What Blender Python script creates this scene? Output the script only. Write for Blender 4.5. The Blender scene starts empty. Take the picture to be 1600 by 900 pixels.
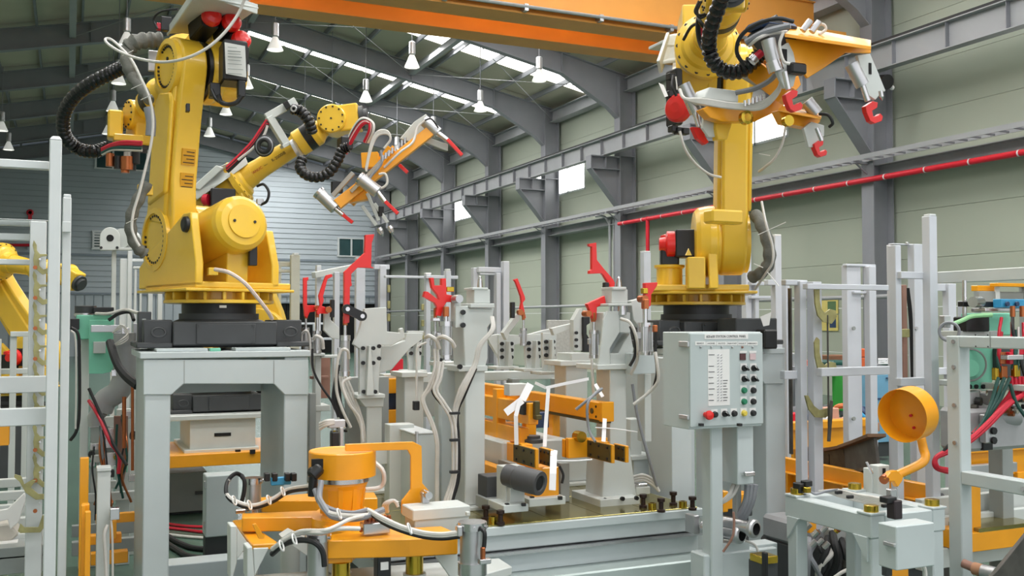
import bpy, math, random
from mathutils import Vector as V, Matrix
PI = math.pi
random.seed(7)
SC = bpy.context.scene
COL = SC.collection
# ---------------------------------------------------------------- camera, sky, lights, exposure
CAMZ = 1.7
YAW, PITCH, FOC = math.radians(24.0), math.radians(1.915), 1555.5
CF = V((math.sin(YAW)*math.cos(PITCH), math.cos(YAW)*math.cos(PITCH), math.sin(PITCH)))
CR = V((math.cos(YAW), -math.sin(YAW), 0))
CU = CR.cross(CF)
CAM = V((0, 0, CAMZ))
cd = bpy.data.cameras.new('camera'); cam = bpy.data.objects.new('camera', cd); COL.objects.link(cam)
cd.sensor_width = 36; cd.lens = 35.0; cd.clip_start = .05; cd.clip_end = 300
cam.matrix_world = Matrix(((CR.x, CU.x, -CF.x, 0), (CR.y, CU.y, -CF.y, 0), (CR.z, CU.z, -CF.z, CAMZ), (0, 0, 0, 1)))
SC.camera = cam
w = bpy.data.worlds.new('sky'); SC.world = w; w.use_nodes = True
bg = w.node_tree.nodes['Background']; bg.inputs[0].default_value = (.95, .975, 1, 1); bg.inputs[1].default_value = 1.2
SC.view_settings.view_transform = 'Standard'; SC.view_settings.look = 'None'
SC.view_settings.gamma = 1; SC.view_settings.use_curve_mapping = False
SC.view_settings.exposure = 0.22
def area(loc, rot, sx, sy, power, col=(1, 1, 1)):
    l = bpy.data.lights.new('skylight_and_fill', 'AREA'); l.shape = 'RECTANGLE'; l.size = sx; l.size_y = sy
    l.energy = power; l.color = col
    o = bpy.data.objects.new('skylight_and_fill', l); COL.objects.link(o); o.location = loc; o.rotation_euler = rot
    return o
# daylight lamps under the roof's translucent strips; left-slope and unseen bays added for light
for yy in (-2.3, 2.95, 8.2, 13.4, 18.65, 23.9, 29.1, 34.3, 39.6, 44.8, 50.0):
    area((10.5, yy, 10.15), (0, math.radians(-12), 0), 9.5, .9, 500, (1, .99, .97))
    if yy < 20: area((-.4, yy, 10.15), (0, math.radians(12), 0), 9.5, .9, 480, (1, .99, .97))  # added fill lamps, the left slope shows no strips

# ---------------------------------------------------------------- helpers
DOFF = 0.0   # extra distance for the gear of the far robot
def at(px, py, X=None, Y=None, Z=None, d=None):
    r = CF + CR*((px-800)/FOC) + CU*((450-py)/FOC)
    if X is not None: t = X/r.x
    elif Y is not None: t = Y/r.y
    elif Z is not None: t = (Z-CAMZ)/r.z
    else: t = d + DOFF
    return CAM + r*t
ORG = {}
class MB:
    def __init__(s, M=None):
        s.v, s.f, s.s, s.M = [], [], [], M
    def add(s, vs, fs, smooth=False):
        n = len(s.v)
        s.v += [(s.M @ V(p)) if s.M else V(p) for p in vs]
        s.f += [tuple(i+n for i in f) for f in fs]
        s.s += [smooth]*len(fs)
        return s
    def bx(s, x0, x1, y0, y1, z0, z1):
        x0, x1 = min(x0, x1), max(x0, x1); y0, y1 = min(y0, y1), max(y0, y1); z0, z1 = min(z0, z1), max(z0, z1)
        return s.add([(x0,y0,z0),(x1,y0,z0),(x1,y1,z0),(x0,y1,z0),(x0,y0,z1),(x1,y0,z1),(x1,y1,z1),(x0,y1,z1)],
              [(0,3,2,1),(4,5,6,7),(0,1,5,4),(1,2,6,5),(2,3,7,6),(3,0,4,7)])
    def cb(s, c, sx, sy, sz, R=None):
        vs = [V((x*sx/2, y*sy/2, z*sz/2)) for z in (-1,1) for x,y in ((-1,-1),(1,-1),(1,1),(-1,1))]
        if R is not None: vs = [R @ v for v in vs]
        c = V(c)
        return s.add([c+v for v in vs], [(0,3,2,1),(4,5,6,7),(0,1,5,4),(1,2,6,5),(2,3,7,6),(3,0,4,7)])
    def bar(s, p0, p1, wid, hgt, up=(0,0,1)):
        # rectangular bar from p0 to p1 (centres of its ends)
        p0, p1 = V(p0), V(p1); t = (p1-p0).normalized(); up = V(up)
        n = t.cross(up)
        if n.length < 1e-4: n = t.cross(V((1,0,0)))
        n.normalize(); u = n.cross(t)
        vs = [p + n*(a*wid/2) + u*(b*hgt/2) for p in (p0,p1) for a,b in ((-1,-1),(1,-1),(1,1),(-1,1))]
        return s.add(vs, [(0,1,2,3),(7,6,5,4),(0,4,5,1),(1,5,6,2),(2,6,7,3),(3,7,4,0)])
    def cyl(s, p0, p1, r0, r1=None, n=16, caps=True):
        r1 = r0 if r1 is None else r1
        return s.lathe([(r0, 0), (r1, (V(p1)-V(p0)).length)], p0, V(p1)-V(p0), n, caps)
    def lathe(s, prof, p, axis, n=20, caps=True):
        p = V(p); a = V(axis).normalized()
        q = a.cross(V((0,0,1)) if abs(a.z) < .9 else V((1,0,0))).normalized(); b = a.cross(q)
        cs = [(math.cos(2*PI*i/n), math.sin(2*PI*i/n)) for i in range(n)]
        for k in range(len(prof)-1):
            (r0,h0),(r1,h1) = prof[k], prof[k+1]
            vs = [p+a*h0+(q*c+b*d)*r0 for c,d in cs] + [p+a*h1+(q*c+b*d)*r1 for c,d in cs]
            s.add(vs, [(i,(i+1)%n,n+(i+1)%n,n+i) for i in range(n)], abs(h1-h0) > 1e-6 or True)
        if caps:
            r0,h0 = prof[0]; r1,h1 = prof[-1]
            if r0 > 1e-6: s.add([p+a*h0+(q*c+b*d)*r0 for c,d in cs], [tuple(range(n-1,-1,-1))])
            if r1 > 1e-6: s.add([p+a*h1+(q*c+b*d)*r1 for c,d in cs], [tuple(range(n))])
        return s
    def tube(s, pts, r, n=8, sub=6, rfun=None):
        P = [V(p) for p in pts]
        if sub > 1 and len(P) > 2:
            Q = []
            E = [P[0]*2-P[1]] + P + [P[-1]*2-P[-2]]
            for i in range(1, len(E)-2):
                a,b,c,d = E[i-1:i+3]
                for k in range(sub):
                    t = k/sub
                    Q.append(.5*((2*b)+(c-a)*t+(2*a-5*b+4*c-d)*t*t+(3*b-a-3*c+d)*t**3))
            Q.append(P[-1]); P = Q
        m = len(P); vs = []; nrm = None
        for i in range(m):
            t = (P[min(i+1,m-1)]-P[max(i-1,0)])
            t = t.normalized() if t.length > 1e-9 else V((0,0,1))
            if nrm is None:
                nrm = t.cross(V((0,0,1)) if abs(t.z) < .9 else V((1,0,0))).normalized()
            else:
                nrm = (nrm - t*nrm.dot(t)).normalized()
            b = t.cross(nrm); rr = rfun(i/(m-1), i) if rfun else r
            vs += [P[i]+(nrm*math.cos(2*PI*k/n)+b*math.sin(2*PI*k/n))*rr for k in range(n)]
        fs = [(i*n+k, i*n+(k+1)%n, (i+1)*n+(k+1)%n, (i+1)*n+k) for i in range(m-1) for k in range(n)]
        s.add(vs, fs, True)
        s.add(vs[:n], [tuple(range(n-1,-1,-1))]); s.add(vs[-n:], [tuple(range(n))])
        return s
    def prism(s, poly, O, U, W, N, smooth=False):
        # polygon (u,w) in the plane O+u*U+w*W, extruded by vector N
        O, U, W, N = V(O), V(U), V(W), V(N); n = len(poly)
        a = [O+U*u+W*w for u,w in poly]; b = [p+N for p in a]
        area2 = sum(poly[i][0]*poly[(i+1)%n][1]-poly[(i+1)%n][0]*poly[i][1] for i in range(n))
        flip = (U.cross(W).dot(N) > 0) == (area2 > 0)
        fs = [tuple(range(n-1,-1,-1)), tuple(range(n,2*n))] + [(i,(i+1)%n,n+(i+1)%n,n+i) for i in range(n)]
        if not flip: fs = [tuple(reversed(f)) for f in fs]
        return s.add(a+b, fs, smooth)
    def px(s, pts, N, **pl):
        # outline given by photo pixels on a real plane (X=, Y= or Z=), extruded by world vector N
        q = [at(x, y, **pl) for x, y in pts]; n = len(q); N = V(N)
        nv = V((0,0,0))
        for i in range(n): nv += q[i].cross(q[(i+1)%n])
        fs = [tuple(range(n-1,-1,-1)), tuple(range(n,2*n))] + [(i,(i+1)%n,n+(i+1)%n,n+i) for i in range(n)]
        if nv.dot(N) < 0: fs = [tuple(reversed(f)) for f in fs]
        return s.add(q+[p+N for p in q], fs)
    def fb(s, x0, x1, y0, y1, Y, dep):
        # box whose front (-Y) face sits on plane Y
        a, b = at(x0, y0, Y=Y), at(x1, y1, Y=Y)
        return s.bx(a.x, b.x, Y, Y+dep, a.z, b.z)
    def sb(s, x0, x1, y0, y1, X, dep):
        # box whose left (-X) face sits on plane X
        a, b = at(x0, y0, X=X), at(x1, y1, X=X)
        return s.bx(X, X+dep, a.y, b.y, a.z, b.z)
    def sphere(s, c, r, n=12, sq=(1,1,1)):
        c = V(c); m = n//2; vs = []; fs = []
        for j in range(m+1):
            for i in range(n):
                t = PI*j/m; f = 2*PI*i/n
                vs.append(c+V((r*sq[0]*math.sin(t)*math.cos(f), r*sq[1]*math.sin(t)*math.sin(f), r*sq[2]*math.cos(t))))
        for j in range(m):
            for i in range(n):
                fs.append((j*n+i, (j+1)*n+i, (j+1)*n+(i+1)%n, j*n+(i+1)%n))
        return s.add(vs, fs, True)
    def build(s, name, m, parent=None, bev=0, seg=1, **props):
        o0 = ORG.get(parent, V((0,0,0))) if parent else V((0,0,0))
        org = o0
        if parent is None and s.v:
            xs = [v.x for v in s.v]; ys = [v.y for v in s.v]; zs = [v.z for v in s.v]
            org = V(((min(xs)+max(xs))/2, (min(ys)+max(ys))/2, min(zs)))
        me = bpy.data.meshes.new(name)
        me.from_pydata([tuple(v-org) for v in s.v], [], s.f)
        me.polygons.foreach_set('use_smooth', s.s)
        me.materials.append(m); me.update()
        o = bpy.data.objects.new(name, me); COL.objects.link(o)
        if parent: o.parent = parent
        else: o.location = org
        ORG[o] = org
        if any(s.s) :
            me.set_sharp_from_angle(angle=math.radians(38))
        if bev:
            b = o.modifiers.new('edge', 'BEVEL'); b.width = bev; b.segments = seg; b.limit_method = 'ANGLE'; b.angle_limit = math.radians(40)
        for k, x in props.items(): o[k] = x
        return o
def thing(name, label, cat, loc, group=None):
    o = bpy.data.objects.new(name, None); o.empty_display_size = .1; COL.objects.link(o); o.location = loc
    o['label'] = label; o['category'] = cat
    if group: o['group'] = group
    ORG[o] = V(loc); return o
def tag(o, label, cat, group=None):
    o['label'] = label; o['category'] = cat
    if group: o['group'] = group
    return o
KIDS = {}
def copy_tree(o, loc=None, rz=None, label=None, parent=None):
    c = o.copy(); COL.objects.link(c)
    if parent: c.parent = parent
    for ch in o.children: copy_tree(ch, parent=c)
    if loc is not None: c.location = loc
    if rz is not None: c.rotation_euler.z = rz
    if label: c['label'] = label
    return c
def text(body, size, M, m, parent, name='lettering', extrude=.0006, align='CENTER'):
    cu = bpy.data.curves.new(name, 'FONT'); cu.body = body; cu.size = size; cu.extrude = extrude; cu.resolution_u = 3
    cu.align_x = align; cu.align_y = 'CENTER'
    f = bpy.data.objects.new(name, cu); COL.objects.link(f); bpy.context.view_layer.update()
    me = bpy.data.meshes.new_from_object(f.evaluated_get(bpy.context.evaluated_depsgraph_get()))
    bpy.data.objects.remove(f); bpy.data.curves.remove(cu); me.materials.clear(); me.materials.append(m); me.name = name
    o = bpy.data.objects.new(name, me); COL.objects.link(o); o['kind'] = 'stuff'
    o.parent = parent
    o.matrix_local = Matrix.Translation(-ORG[parent]) @ M
    return o
def frame(o, x, y):
    # matrix whose local x,y axes are the given world directions
    x = V(x).normalized(); y = V(y); y = (y - x*y.dot(x)).normalized(); z = x.cross(y)
    return Matrix(((x.x,y.x,z.x,o[0]),(x.y,y.y,z.y,o[1]),(x.z,y.z,z.z,o[2]),(0,0,0,1)))

# ---------------------------------------------------------------- materials
def lin(c): return tuple(((x/255)/12.92 if x/255 <= .04045 else ((x/255+.055)/1.055)**2.4) for x in c) + (1,)
MATS = {}
def mat(name, rgb, rough=.5, metal=0., var=.06, scale=6., bump=0., bscale=60., coat=0., spec=.5):
    if name in MATS: return MATS[name]
    m = bpy.data.materials.new(name); m.use_nodes = True; nt = m.node_tree; N = nt.nodes; L = nt.links
    p = N['Principled BSDF']; c = lin(rgb)
    p.inputs['Roughness'].default_value = rough; p.inputs['Metallic'].default_value = metal
    p.inputs['Specular IOR Level'].default_value = spec
    p.inputs['Coat Weight'].default_value = coat
    tc = N.new('ShaderNodeTexCoord'); nz = N.new('ShaderNodeTexNoise'); nz.inputs['Scale'].default_value = scale; nz.inputs['Detail'].default_value = 5
    L.new(tc.outputs['Object'], nz.inputs['Vector'])
    rp = N.new('ShaderNodeValToRGB'); e = rp.color_ramp.elements
    e[0].position = .3; e[1].position = .7
    e[0].color = tuple(x*(1-var) for x in c[:3])+(1,); e[1].color = tuple(min(1, x*(1+var)) for x in c[:3])+(1,)
    L.new(nz.outputs['Fac'], rp.inputs['Fac']); L.new(rp.outputs['Color'], p.inputs['Base Color'])
    if bump:
        n2 = N.new('ShaderNodeTexNoise'); n2.inputs['Scale'].default_value = bscale; n2.inputs['Detail'].default_value = 3
        L.new(tc.outputs['Object'], n2.inputs['Vector'])
        bp = N.new('ShaderNodeBump'); bp.inputs['Strength'].default_value = bump; bp.inputs['Distance'].default_value = .01
        L.new(n2.outputs['Fac'], bp.inputs['Height']); L.new(bp.outputs['Normal'], p.inputs['Normal'])
    MATS[name] = m; return m
def glow(name, rgb, st):
    m = bpy.data.materials.new(name); m.use_nodes = True; p = m.node_tree.nodes['Principled BSDF']
    p.inputs['Base Color'].default_value = lin(rgb); p.inputs['Emission Color'].default_value = lin(rgb); p.inputs['Emission Strength'].default_value = st
    return m
GREY = mat('pale_grey_paint', (198, 202, 199), .42, var=.035, scale=5)
GREY2 = mat('cool_grey_paint', (190, 198, 199), .4, var=.05, scale=3)
WHITE = mat('white_paint', (208, 212, 213), .4, var=.03)
YEL = mat('yellow_robot_paint', (232, 188, 54), .34, var=.03, coat=.25)
ORA = mat('orange_yellow_paint', (236, 158, 20), .36, var=.05, coat=.2)
CRANE = mat('crane_orange_paint', (218, 148, 64), .5, var=.07, scale=1.2)
RED = mat('red_paint', (222, 30, 26), .35, var=.04, coat=.2)
REDP = mat('red_pipe_paint', (205, 22, 44), .4, var=.05)
DARK = mat('dark_grey_cast', (62, 64, 66), .5, var=.1)
BLK = mat('black_plastic', (22, 22, 24), .42, var=.1)
RUB = mat('black_rubber', (30, 30, 32), .6, var=.1)
STEEL = mat('bright_steel', (205, 203, 205), .25, 1., var=.06)
ALU = mat('dull_aluminium', (190, 190, 192), .38, .85, var=.06)
STRUC = mat('steel_structure_paint', (130, 131, 137), .6, var=.07, scale=1.5)
STRUCL = mat('steel_structure_light', (152, 153, 156), .6, var=.06, scale=1.5)
WALLM = mat('wall_panel_green_grey', (166, 172, 157), .65, var=.03, scale=.6)
ROOFM = mat('roof_sheet_olive', (180, 174, 156), .7, var=.08, scale=.6)
SIDING = mat('siding_blue_grey', (172, 181, 188), .55, var=.03, scale=.8)
SIDTRIM = mat('siding_trim', (128, 138, 148), .55)
FLOORM = mat('green_epoxy_floor', (76, 100, 88), .25, var=.16, scale=1.4, bump=.05, bscale=4)
BRASS = mat('brass_bolt', (190, 160, 60), .25, 1., var=.12)
ZINC = mat('yellow_zinc', (160, 154, 106), .45, .3, var=.25, scale=14)
RACK = mat('rack_white_paint', (200, 203, 210), .45, var=.03)
HOSEW = mat('white_hose', (204, 200, 195), .45, var=.05, scale=20)
HOSEG = mat('grey_hose', (136, 138, 144), .5, var=.08)
SLEEVE = mat('grey_fabric_sleeve', (104, 104, 98), .75, var=.14, scale=18, bump=.4)
HOSER = mat('red_hose', (196, 28, 52), .4, var=.05)
HOSEGR = mat('dark_green_hose', (24, 74, 66), .4, var=.05)
MINT = mat('mint_green_paint', (120, 196, 168), .42, var=.05)
PINK = mat('pinkish_primer', (150, 112, 98), .6, var=.1)
COPPER = mat('copper_fitting', (176, 104, 66), .35, .9, var=.1)
GREYD = mat('mid_grey_paint', (150, 154, 152), .5, var=.05)
CAST = mat('cast_grey_arm', (166, 166, 168), .45, .2, var=.08)
RAWST = mat('raw_dark_steel', (92, 88, 84), .45, .6, var=.3, scale=10)
HOSEC = mat('corrugated_black', (20, 20, 22), .25, var=.1)
CARD = mat('cardboard', (176, 130, 100), .8, var=.1)
BLUE = mat('blue_paint', (58, 150, 196), .4, var=.06)
BLUED = mat('dark_blue_paint', (40, 62, 96), .5, var=.1)
GREENB = mat('green_bin', (64, 170, 70), .5)
PAPER = mat('white_paper', (226, 224, 222), .7, var=.02)
TAPE = mat('white_tape', (232, 230, 232), .55, var=.03)
INK = mat('black_ink', (24, 24, 28), .6)
DARKVOID = mat('dark_interior', (14, 15, 16), .8)
GLASSD = mat('dark_window_glass', (58, 84, 86), .08, var=.2, scale=.8)
SKYP = glow('translucent_skylight', (255, 255, 250), 4.0)
LAMPON = glow('lamp_reflector_glow', (240, 240, 236), .3)
# ================================================================ THE HALL
W = 16.0; RX = 5.1; LX = -5.8; YE = 52.6; Y0 = -6.0; SL = .21
COLY = [16.03+5.23*k for k in range(-4, 7)]
def roofz(x): return 9.38 + SL*((W-x) if x >= RX else (x-LX))
def struct(o): o['kind'] = 'structure'; return o
b = MB(); b.bx(LX-1, W+1, Y0, YE+.4, -.2, 0); struct(b.build('floor', FLOORM))
def root(name, loc=(0,0,0)):
    o = bpy.data.objects.new(name, None); COL.objects.link(o); o.location = loc; ORG[o] = V(loc); o['kind'] = 'structure'; return o
# right wall: sandwich panels one metre high, window strips straddling every second column
wr = root('wall_right')
WY = [(21.26-1.9, 21.26+1.9), (31.72-1.9, 31.72+1.9), (42.18-1.9, 42.18+1.9), (10.8-1.9, 10.8+1.9)]
for k in range(10):
    z0, z1 = k*1.0, min(k*1.0+.992, 9.6)
    if k == 6:
        ys = sorted([Y0] + [y for p in WY for y in p] + [YE]); segs = [(ys[i], ys[i+1]) for i in range(0, len(ys), 2)]
        MB().bx(W, W+.12, Y0, YE, 6.0, 6.2).build('wall_panel', WALLM, wr)
        for a, c in segs: MB().bx(W, W+.12, a, c, 6.2, 6.992).build('wall_panel', WALLM, wr)
    elif k == 7:
        for a, c in segs: MB().bx(W, W+.12, a, c, 7.0, 7.3).build('wall_panel', WALLM, wr)
        MB().bx(W, W+.12, Y0, YE, 7.3, 7.992).build('wall_panel', WALLM, wr)
    else:
        MB().bx(W, W+.12, Y0, YE, z0, z1).build('wall_panel', WALLM, wr)
for i, (a, c) in enumerate(WY):
    r = root('window_%d' % (i+1), (W, (a+c)/2, 6.2))
    f = MB()
    for q in range(4):
        y = a+(c-a)*q/3; f.bx(W-.02, W+.1, y-.03, y+.03, 6.2, 7.3)
    f.bx(W-.02, W+.1, a, c, 6.2, 6.26); f.bx(W-.02, W+.1, a, c, 7.24, 7.3); f.build('window_frame', WHITE, r)
    for q in range(3):
        y = a+(c-a)*q/3; MB().bx(W+.03, W+.05, y+.03, y+(c-a)/3-.03, 6.26, 7.24).build('pane', SKYP, r)
# left wall (outside the frame, closes the hall)
wl = root('wall_left')
for k in range(10): MB().bx(LX-.12, LX, Y0, YE, k, min(k+.992, 9.6)).build('wall_panel', WALLM, wl)
# end wall: horizontal siding boards
wb = root('wall_back')
D0, D1 = at(400, 500, Y=YE).x, at(622, 500, Y=YE).x
zs = 3.1; k = 0
while zs < 12:
    z1 = zs+.262
    xa, xb = LX, W
    zt = z1
    if zt > 9.3:
        s = (zt-9.38)/SL; xa = max(LX, LX+s); xb = min(W, W-s)
    if xb-xa < .5: break
    MB().add([(xa,YE,zs),(xb,YE,zs),(xb,YE+.06,zs),(xa,YE+.06,zs),(xa,YE+.028,z1),(xb,YE+.028,z1),(xb,YE+.06,z1),(xa,YE+.06,z1)],
             [(0,3,2,1),(4,5,6,7),(0,1,5,4),(1,2,6,5),(2,3,7,6),(3,0,4,7)]).build('siding_board', SIDING, wb)
    zs += .27
MB().bx(LX, W, YE+.06, YE+.2, 3.1, 9.5).prism([(LX,9.5),(W,9.5),(RX,11.7)], (0,YE+.06,0), (1,0,0), (0,0,1), (0,.14,0)).build('wall_core', SIDTRIM, wb)
MB().bx(LX, W, YE-.06, YE, 3.0, 3.1).build('wall_trim', SIDTRIM, wb)
MB().bx(LX, W, YE-.04, YE, 4.88, 4.98).build('wall_trim', SIDTRIM, wb)
for a, c, z0, z1 in ((LX, D0, 0, 3.0), (D1, W, 0, 3.0), (D0, D1, 2.72, 3.0)):
    n = int((c-a)/.4)
    for i in range(n):
        MB().bx(a+(c-a)*i/n, a+(c-a)*(i+1)/n-.06, YE, YE+.06, z0, z1).build('ribbed_panel', SIDING, wb)
    MB().bx(a, c, YE+.06, YE+.2, z0, z1).build('wall_core', SIDING, wb)
MB().bx(D0-.2, D1+.2, YE+.3, YE+.35, 0, 3).bx(D0-.2, D0, YE+.1, YE+.3, 0, 3).bx(D1, D1+.2, YE+.1, YE+.3, 0, 3).build('door_recess', DARKVOID, wb)
r = root('door_1', (D0, YE, 0)); MB().bx(D0, D0+.08, YE-.05, YE+.1, 0, 2.72).bx(D1-.08, D1, YE-.05, YE+.1, 0, 2.72).bx(D0, D1, YE-.05, YE+.1, 2.64, 2.72).build('door_frame', SIDTRIM, r)
for i in range(5):
    x = D0+.1+(D1-D0-.2)*i/5; MB().bx(x, x+(D1-D0-.2)/5-.03, YE+.08, YE+.12, 0, 2.64).build('dark_doorway_panel', DARKVOID, r)  # near-black panels paint the darkness of the open doorway
def endwin(n, x0, x1, y0, y1, panes, louver=False):
    a, c = at(x0, y0, Y=YE-.06), at(x1, y1, Y=YE-.06)
    r = root('window_%d' % n, ((a.x+c.x)/2, YE-.06, c.z))
    f = MB(); t = .07
    f.bx(a.x-t, c.x+t, YE-.08, YE+.02, c.z-t, c.z).bx(a.x-t, c.x+t, YE-.08, YE+.02, a.z, a.z+t)
    for q in range(panes+1):
        x = a.x+(c.x-a.x)*q/panes; f.bx(x-t/2-.01, x+t/2+.01, YE-.08, YE+.02, c.z, a.z)
    if louver:
        for q in range(6):
            z = c.z+(a.z-c.z)*q/6; f.bx(a.x, c.x, YE-.09, YE, z, z+.06)
    f.build('window_frame', WHITE, r)
    for q in range(panes):
        x = a.x+(c.x-a.x)*q/panes; MB().bx(x+t/2, x+(c.x-a.x)/panes-t/2, YE-.04, YE-.01, c.z, a.z).build('pane', GLASSD, r)
endwin(5, 150, 230, 232, 266, 3); endwin(6, 372, 410, 246, 278, 1); endwin(7, 529, 569, 373, 400, 2); endwin(8, 146, 162, 362, 388, 1, True)
# columns, brackets, rafters
def hcol(y):
    b = MB()
    b.bx(15.33, 15.36, y-.17, y+.17, 0, 9.2).bx(15.86, 15.89, y-.17, y+.17, 0, 9.2).bx(15.36, 15.86, y-.012, y+.012, 0, 9.2)
    for z in (6.75, 7.35): b.bx(15.36, 15.86, y-.165, y+.165, z, z+.02)
    b.bx(15.2, 16, y-.25, y+.25, 0, .03)
    return struct(b.build('steel_column', STRUC))
def bracket(y):
    b = MB()
    b.bx(14.35, 15.33, y-.16, y+.16, 6.7, 6.73).bx(14.35, 15.33, y-.16, y+.16, 6.32, 6.35)
    b.bx(14.35, 15.33, y-.012, y+.012, 6.32, 6.7).bx(14.33, 14.36, y-.16, y+.16, 6.32, 6.72).bx(14.85, 14.87, y-.16, y+.16, 6.32, 6.7)
    b.prism([(14.35,6.33),(15.33,6.33),(15.33,5.2)], (0,y-.012,0), (1,0,0), (0,0,1), (0,.024,0))
    b.add([(14.35,y-.16,6.32),(14.35,y+.16,6.32),(15.33,y+.16,5.19),(15.33,y-.16,5.19),(14.36,y-.16,6.35),(14.36,y+.16,6.35),(15.33,y+.16,5.22),(15.33,y-.16,5.22)],
          [(0,3,2,1),(4,5,6,7),(0,1,5,4),(1,2,6,5),(2,3,7,6),(3,0,4,7)])
    return struct(b.build('column_bracket', STRUC))
def rafter(y):
    b = MB(); zt = roofz(W)-.17; zr = roofz(RX)-.17
    dp = .62
    poly = [(15.9,zt),(RX,zr),(LX,roofz(LX)-.17),(LX,roofz(LX)-.17-1.0),(LX+2.2,roofz(LX+2.2)-.17-dp),(RX,zr-dp),(13.4,roofz(13.4)-.17-dp),(15.0,roofz(15)-1.35),(15.33,7.95),(15.9,7.95)]
    b.prism(poly, (0,y-.01,0), (1,0,0), (0,0,1), (0,.02,0))
    def fl(a, c, w=.15):
        b.bar((a[0],y,a[1]), (c[0],y,c[1]), .24, .025, (0,0,1))
    for i in (0,1,3,4,5,6,7): fl(poly[i], poly[i+1])
    for x in (RX, 10.4, 13.4, 0.5):
        z = roofz(x)-.17; b.bx(x-.01, x+.01, y-.12, y+.12, z-dp, z)
    return struct(b.build('rafter', STRUC))
for y in COLY:
    hcol(y); bracket(y)
    rafter(y)
struct(MB().bx(15.2, 15.9, YE-.5, YE-.1, 0, 9.2).build('corner_column', STRUC))
struct(rafter(YE-.25))
# crane runway beam with stiffeners, rail
rb = root('runway_beam', (14.85, 20, 6.74))
b = MB(); zt = 7.26
b.bx(14.72, 14.98, Y0, YE-.6, zt-.02, zt).bx(14.74, 14.96, Y0, YE-.6, zt-.52, zt-.5).bx(14.843, 14.857, Y0, YE-.6, zt-.5, zt-.02)
b.build('beam', STRUCL, rb)
s = MB()
for i in range(-4, 39):
    y = 10.8+i*1.3075-5.23
    if y < YE-1: s.bx(14.745, 14.955, y-.006, y+.006, zt-.5, zt-.02)
s.build('stiffener', STRUC, rb)
MB().bx(14.82, 14.88, Y0, YE-.6, zt, zt+.09).build('rail', RUB, rb)
# eave struts, girts and roof struts
g = MB(); g.bx(15.55, 15.9, Y0, YE, 8.78, 8.8).bx(15.55, 15.9, Y0, YE, 9.18, 9.2).bx(15.7, 15.72, Y0, YE, 8.8, 9.18); struct(g.build('eave_beam', STRUCL))
g = MB(); g.bx(15.5, 15.86, Y0, YE, 4.72, 4.74).bx(15.5, 15.86, Y0, YE, 4.98, 5.0).bx(15.66, 15.68, Y0, YE, 4.74, 4.98); struct(g.build('wall_girt', STRUCL))
for x in (10.4, RX, .0):
    z = roofz(x)-.5; struct(MB().bx(x-.09, x+.09, Y0, YE, z-.1, z+.1).build('roof_strut', STRUCL))
# ceiling: sheets between purlins, translucent strips in mid-bay
ce = root('ceiling')
BAYS = [(COLY[i], COLY[i+1]) for i in range(len(COLY)-1)] + [(COLY[-1], YE)]
BAYS = [(Y0, COLY[0])] + BAYS if COLY[0] > Y0 + .5 else BAYS
shared = {}
def sheet(key, x0, x1, y0, y1, m, name):
    # one sheet on the roof slope, with a lapped rib on its edges
    z0, z1 = roofz(x0), roofz(x1)
    if key not in shared:
        b = MB(); L = y1-y0; dx = x1-x0; dz = z1-z0
        def slab(a, c, ya, yb, h):
            fa, fc = a/dx, c/dx
            vs = [(a,ya,fa*dz-h),(c,ya,fc*dz-h),(c,yb,fc*dz-h),(a,yb,fa*dz-h),(a,ya,fa*dz+.05),(c,ya,fc*dz+.05),(c,yb,fc*dz+.05),(a,yb,fa*dz+.05)]
            b.add(vs, [(0,3,2,1),(4,5,6,7),(0,1,5,4),(1,2,6,5),(2,3,7,6),(3,0,4,7)])
        slab(.01, dx-.01, .01, L-.01, 0)
        me = bpy.data.meshes.new(name); me.from_pydata([tuple(v) for v in b.v], [], b.f); me.materials.append(m); me.update()
        shared[key] = me
    o = bpy.data.objects.new(name, shared[key]); COL.objects.link(o); o.parent = ce; o.location = (x0, y0, z0)
NP = 9; PR = [RX+(W-RX)*i/NP for i in range(NP+1)]; PL = [LX+(RX-LX)*i/NP for i in range(NP+1)]
for bi, (ya, yb) in enumerate(BAYS):
    L = round(yb-ya, 3); m = (ya+yb)/2
    sky = True  # strips continued into the hidden back bays to brighten the far end
    for i in range(NP):
        if sky:
            sheet(('r', L, 0), PR[i], PR[i+1], ya, m-.45, ROOFM, 'roof_sheet'); sheet(('r', L, 1), PR[i], PR[i+1], m+.45, yb, ROOFM, 'roof_sheet')
            sheet(('s',), PR[i], PR[i+1], m-.45, m+.45, SKYP, 'skylight_and_fill_pane')
        else: sheet(('r', L, 2), PR[i], PR[i+1], ya, yb, ROOFM, 'roof_sheet')
        if yb < 20 and ya > -4: 
            sheet(('l', L, 0), PL[i], PL[i+1], ya, m-.45, ROOFM, 'roof_sheet'); sheet(('l', L, 1), PL[i], PL[i+1], m+.45, yb, ROOFM, 'roof_sheet')
            sheet(('sl',), PL[i], PL[i+1], m-.45, m+.45, SKYP, 'skylight_and_fill_pane')  # unseen left-slope panes, added for more light over the cell
        else: sheet(('l', L, 2), PL[i], PL[i+1], ya, yb, ROOFM, 'roof_sheet')
for x in PR+PL[1:-1]:
    z = roofz(x); MB().bx(x-.03, x+.03, Y0, YE, z-.17, z-.005).build('purlin', STRUC, ce)
# wind bracing rods
for (ya, yb) in ((31.72, 36.95), (26.49, 31.72), (36.95, 42.18)):
    for (xa, xb) in ((10.4, 15.7), (RX, 10.4), (0, RX)):
        b = MB(); za, zb = roofz(xa)-.55, roofz(xb)-.55
        b.cyl((xa,ya,za), (xb,yb,zb), .012, n=6).cyl((xa,yb,za), (xb,ya,zb), .012, n=6); struct(b.build('bracing_rod', STRUCL))
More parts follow.
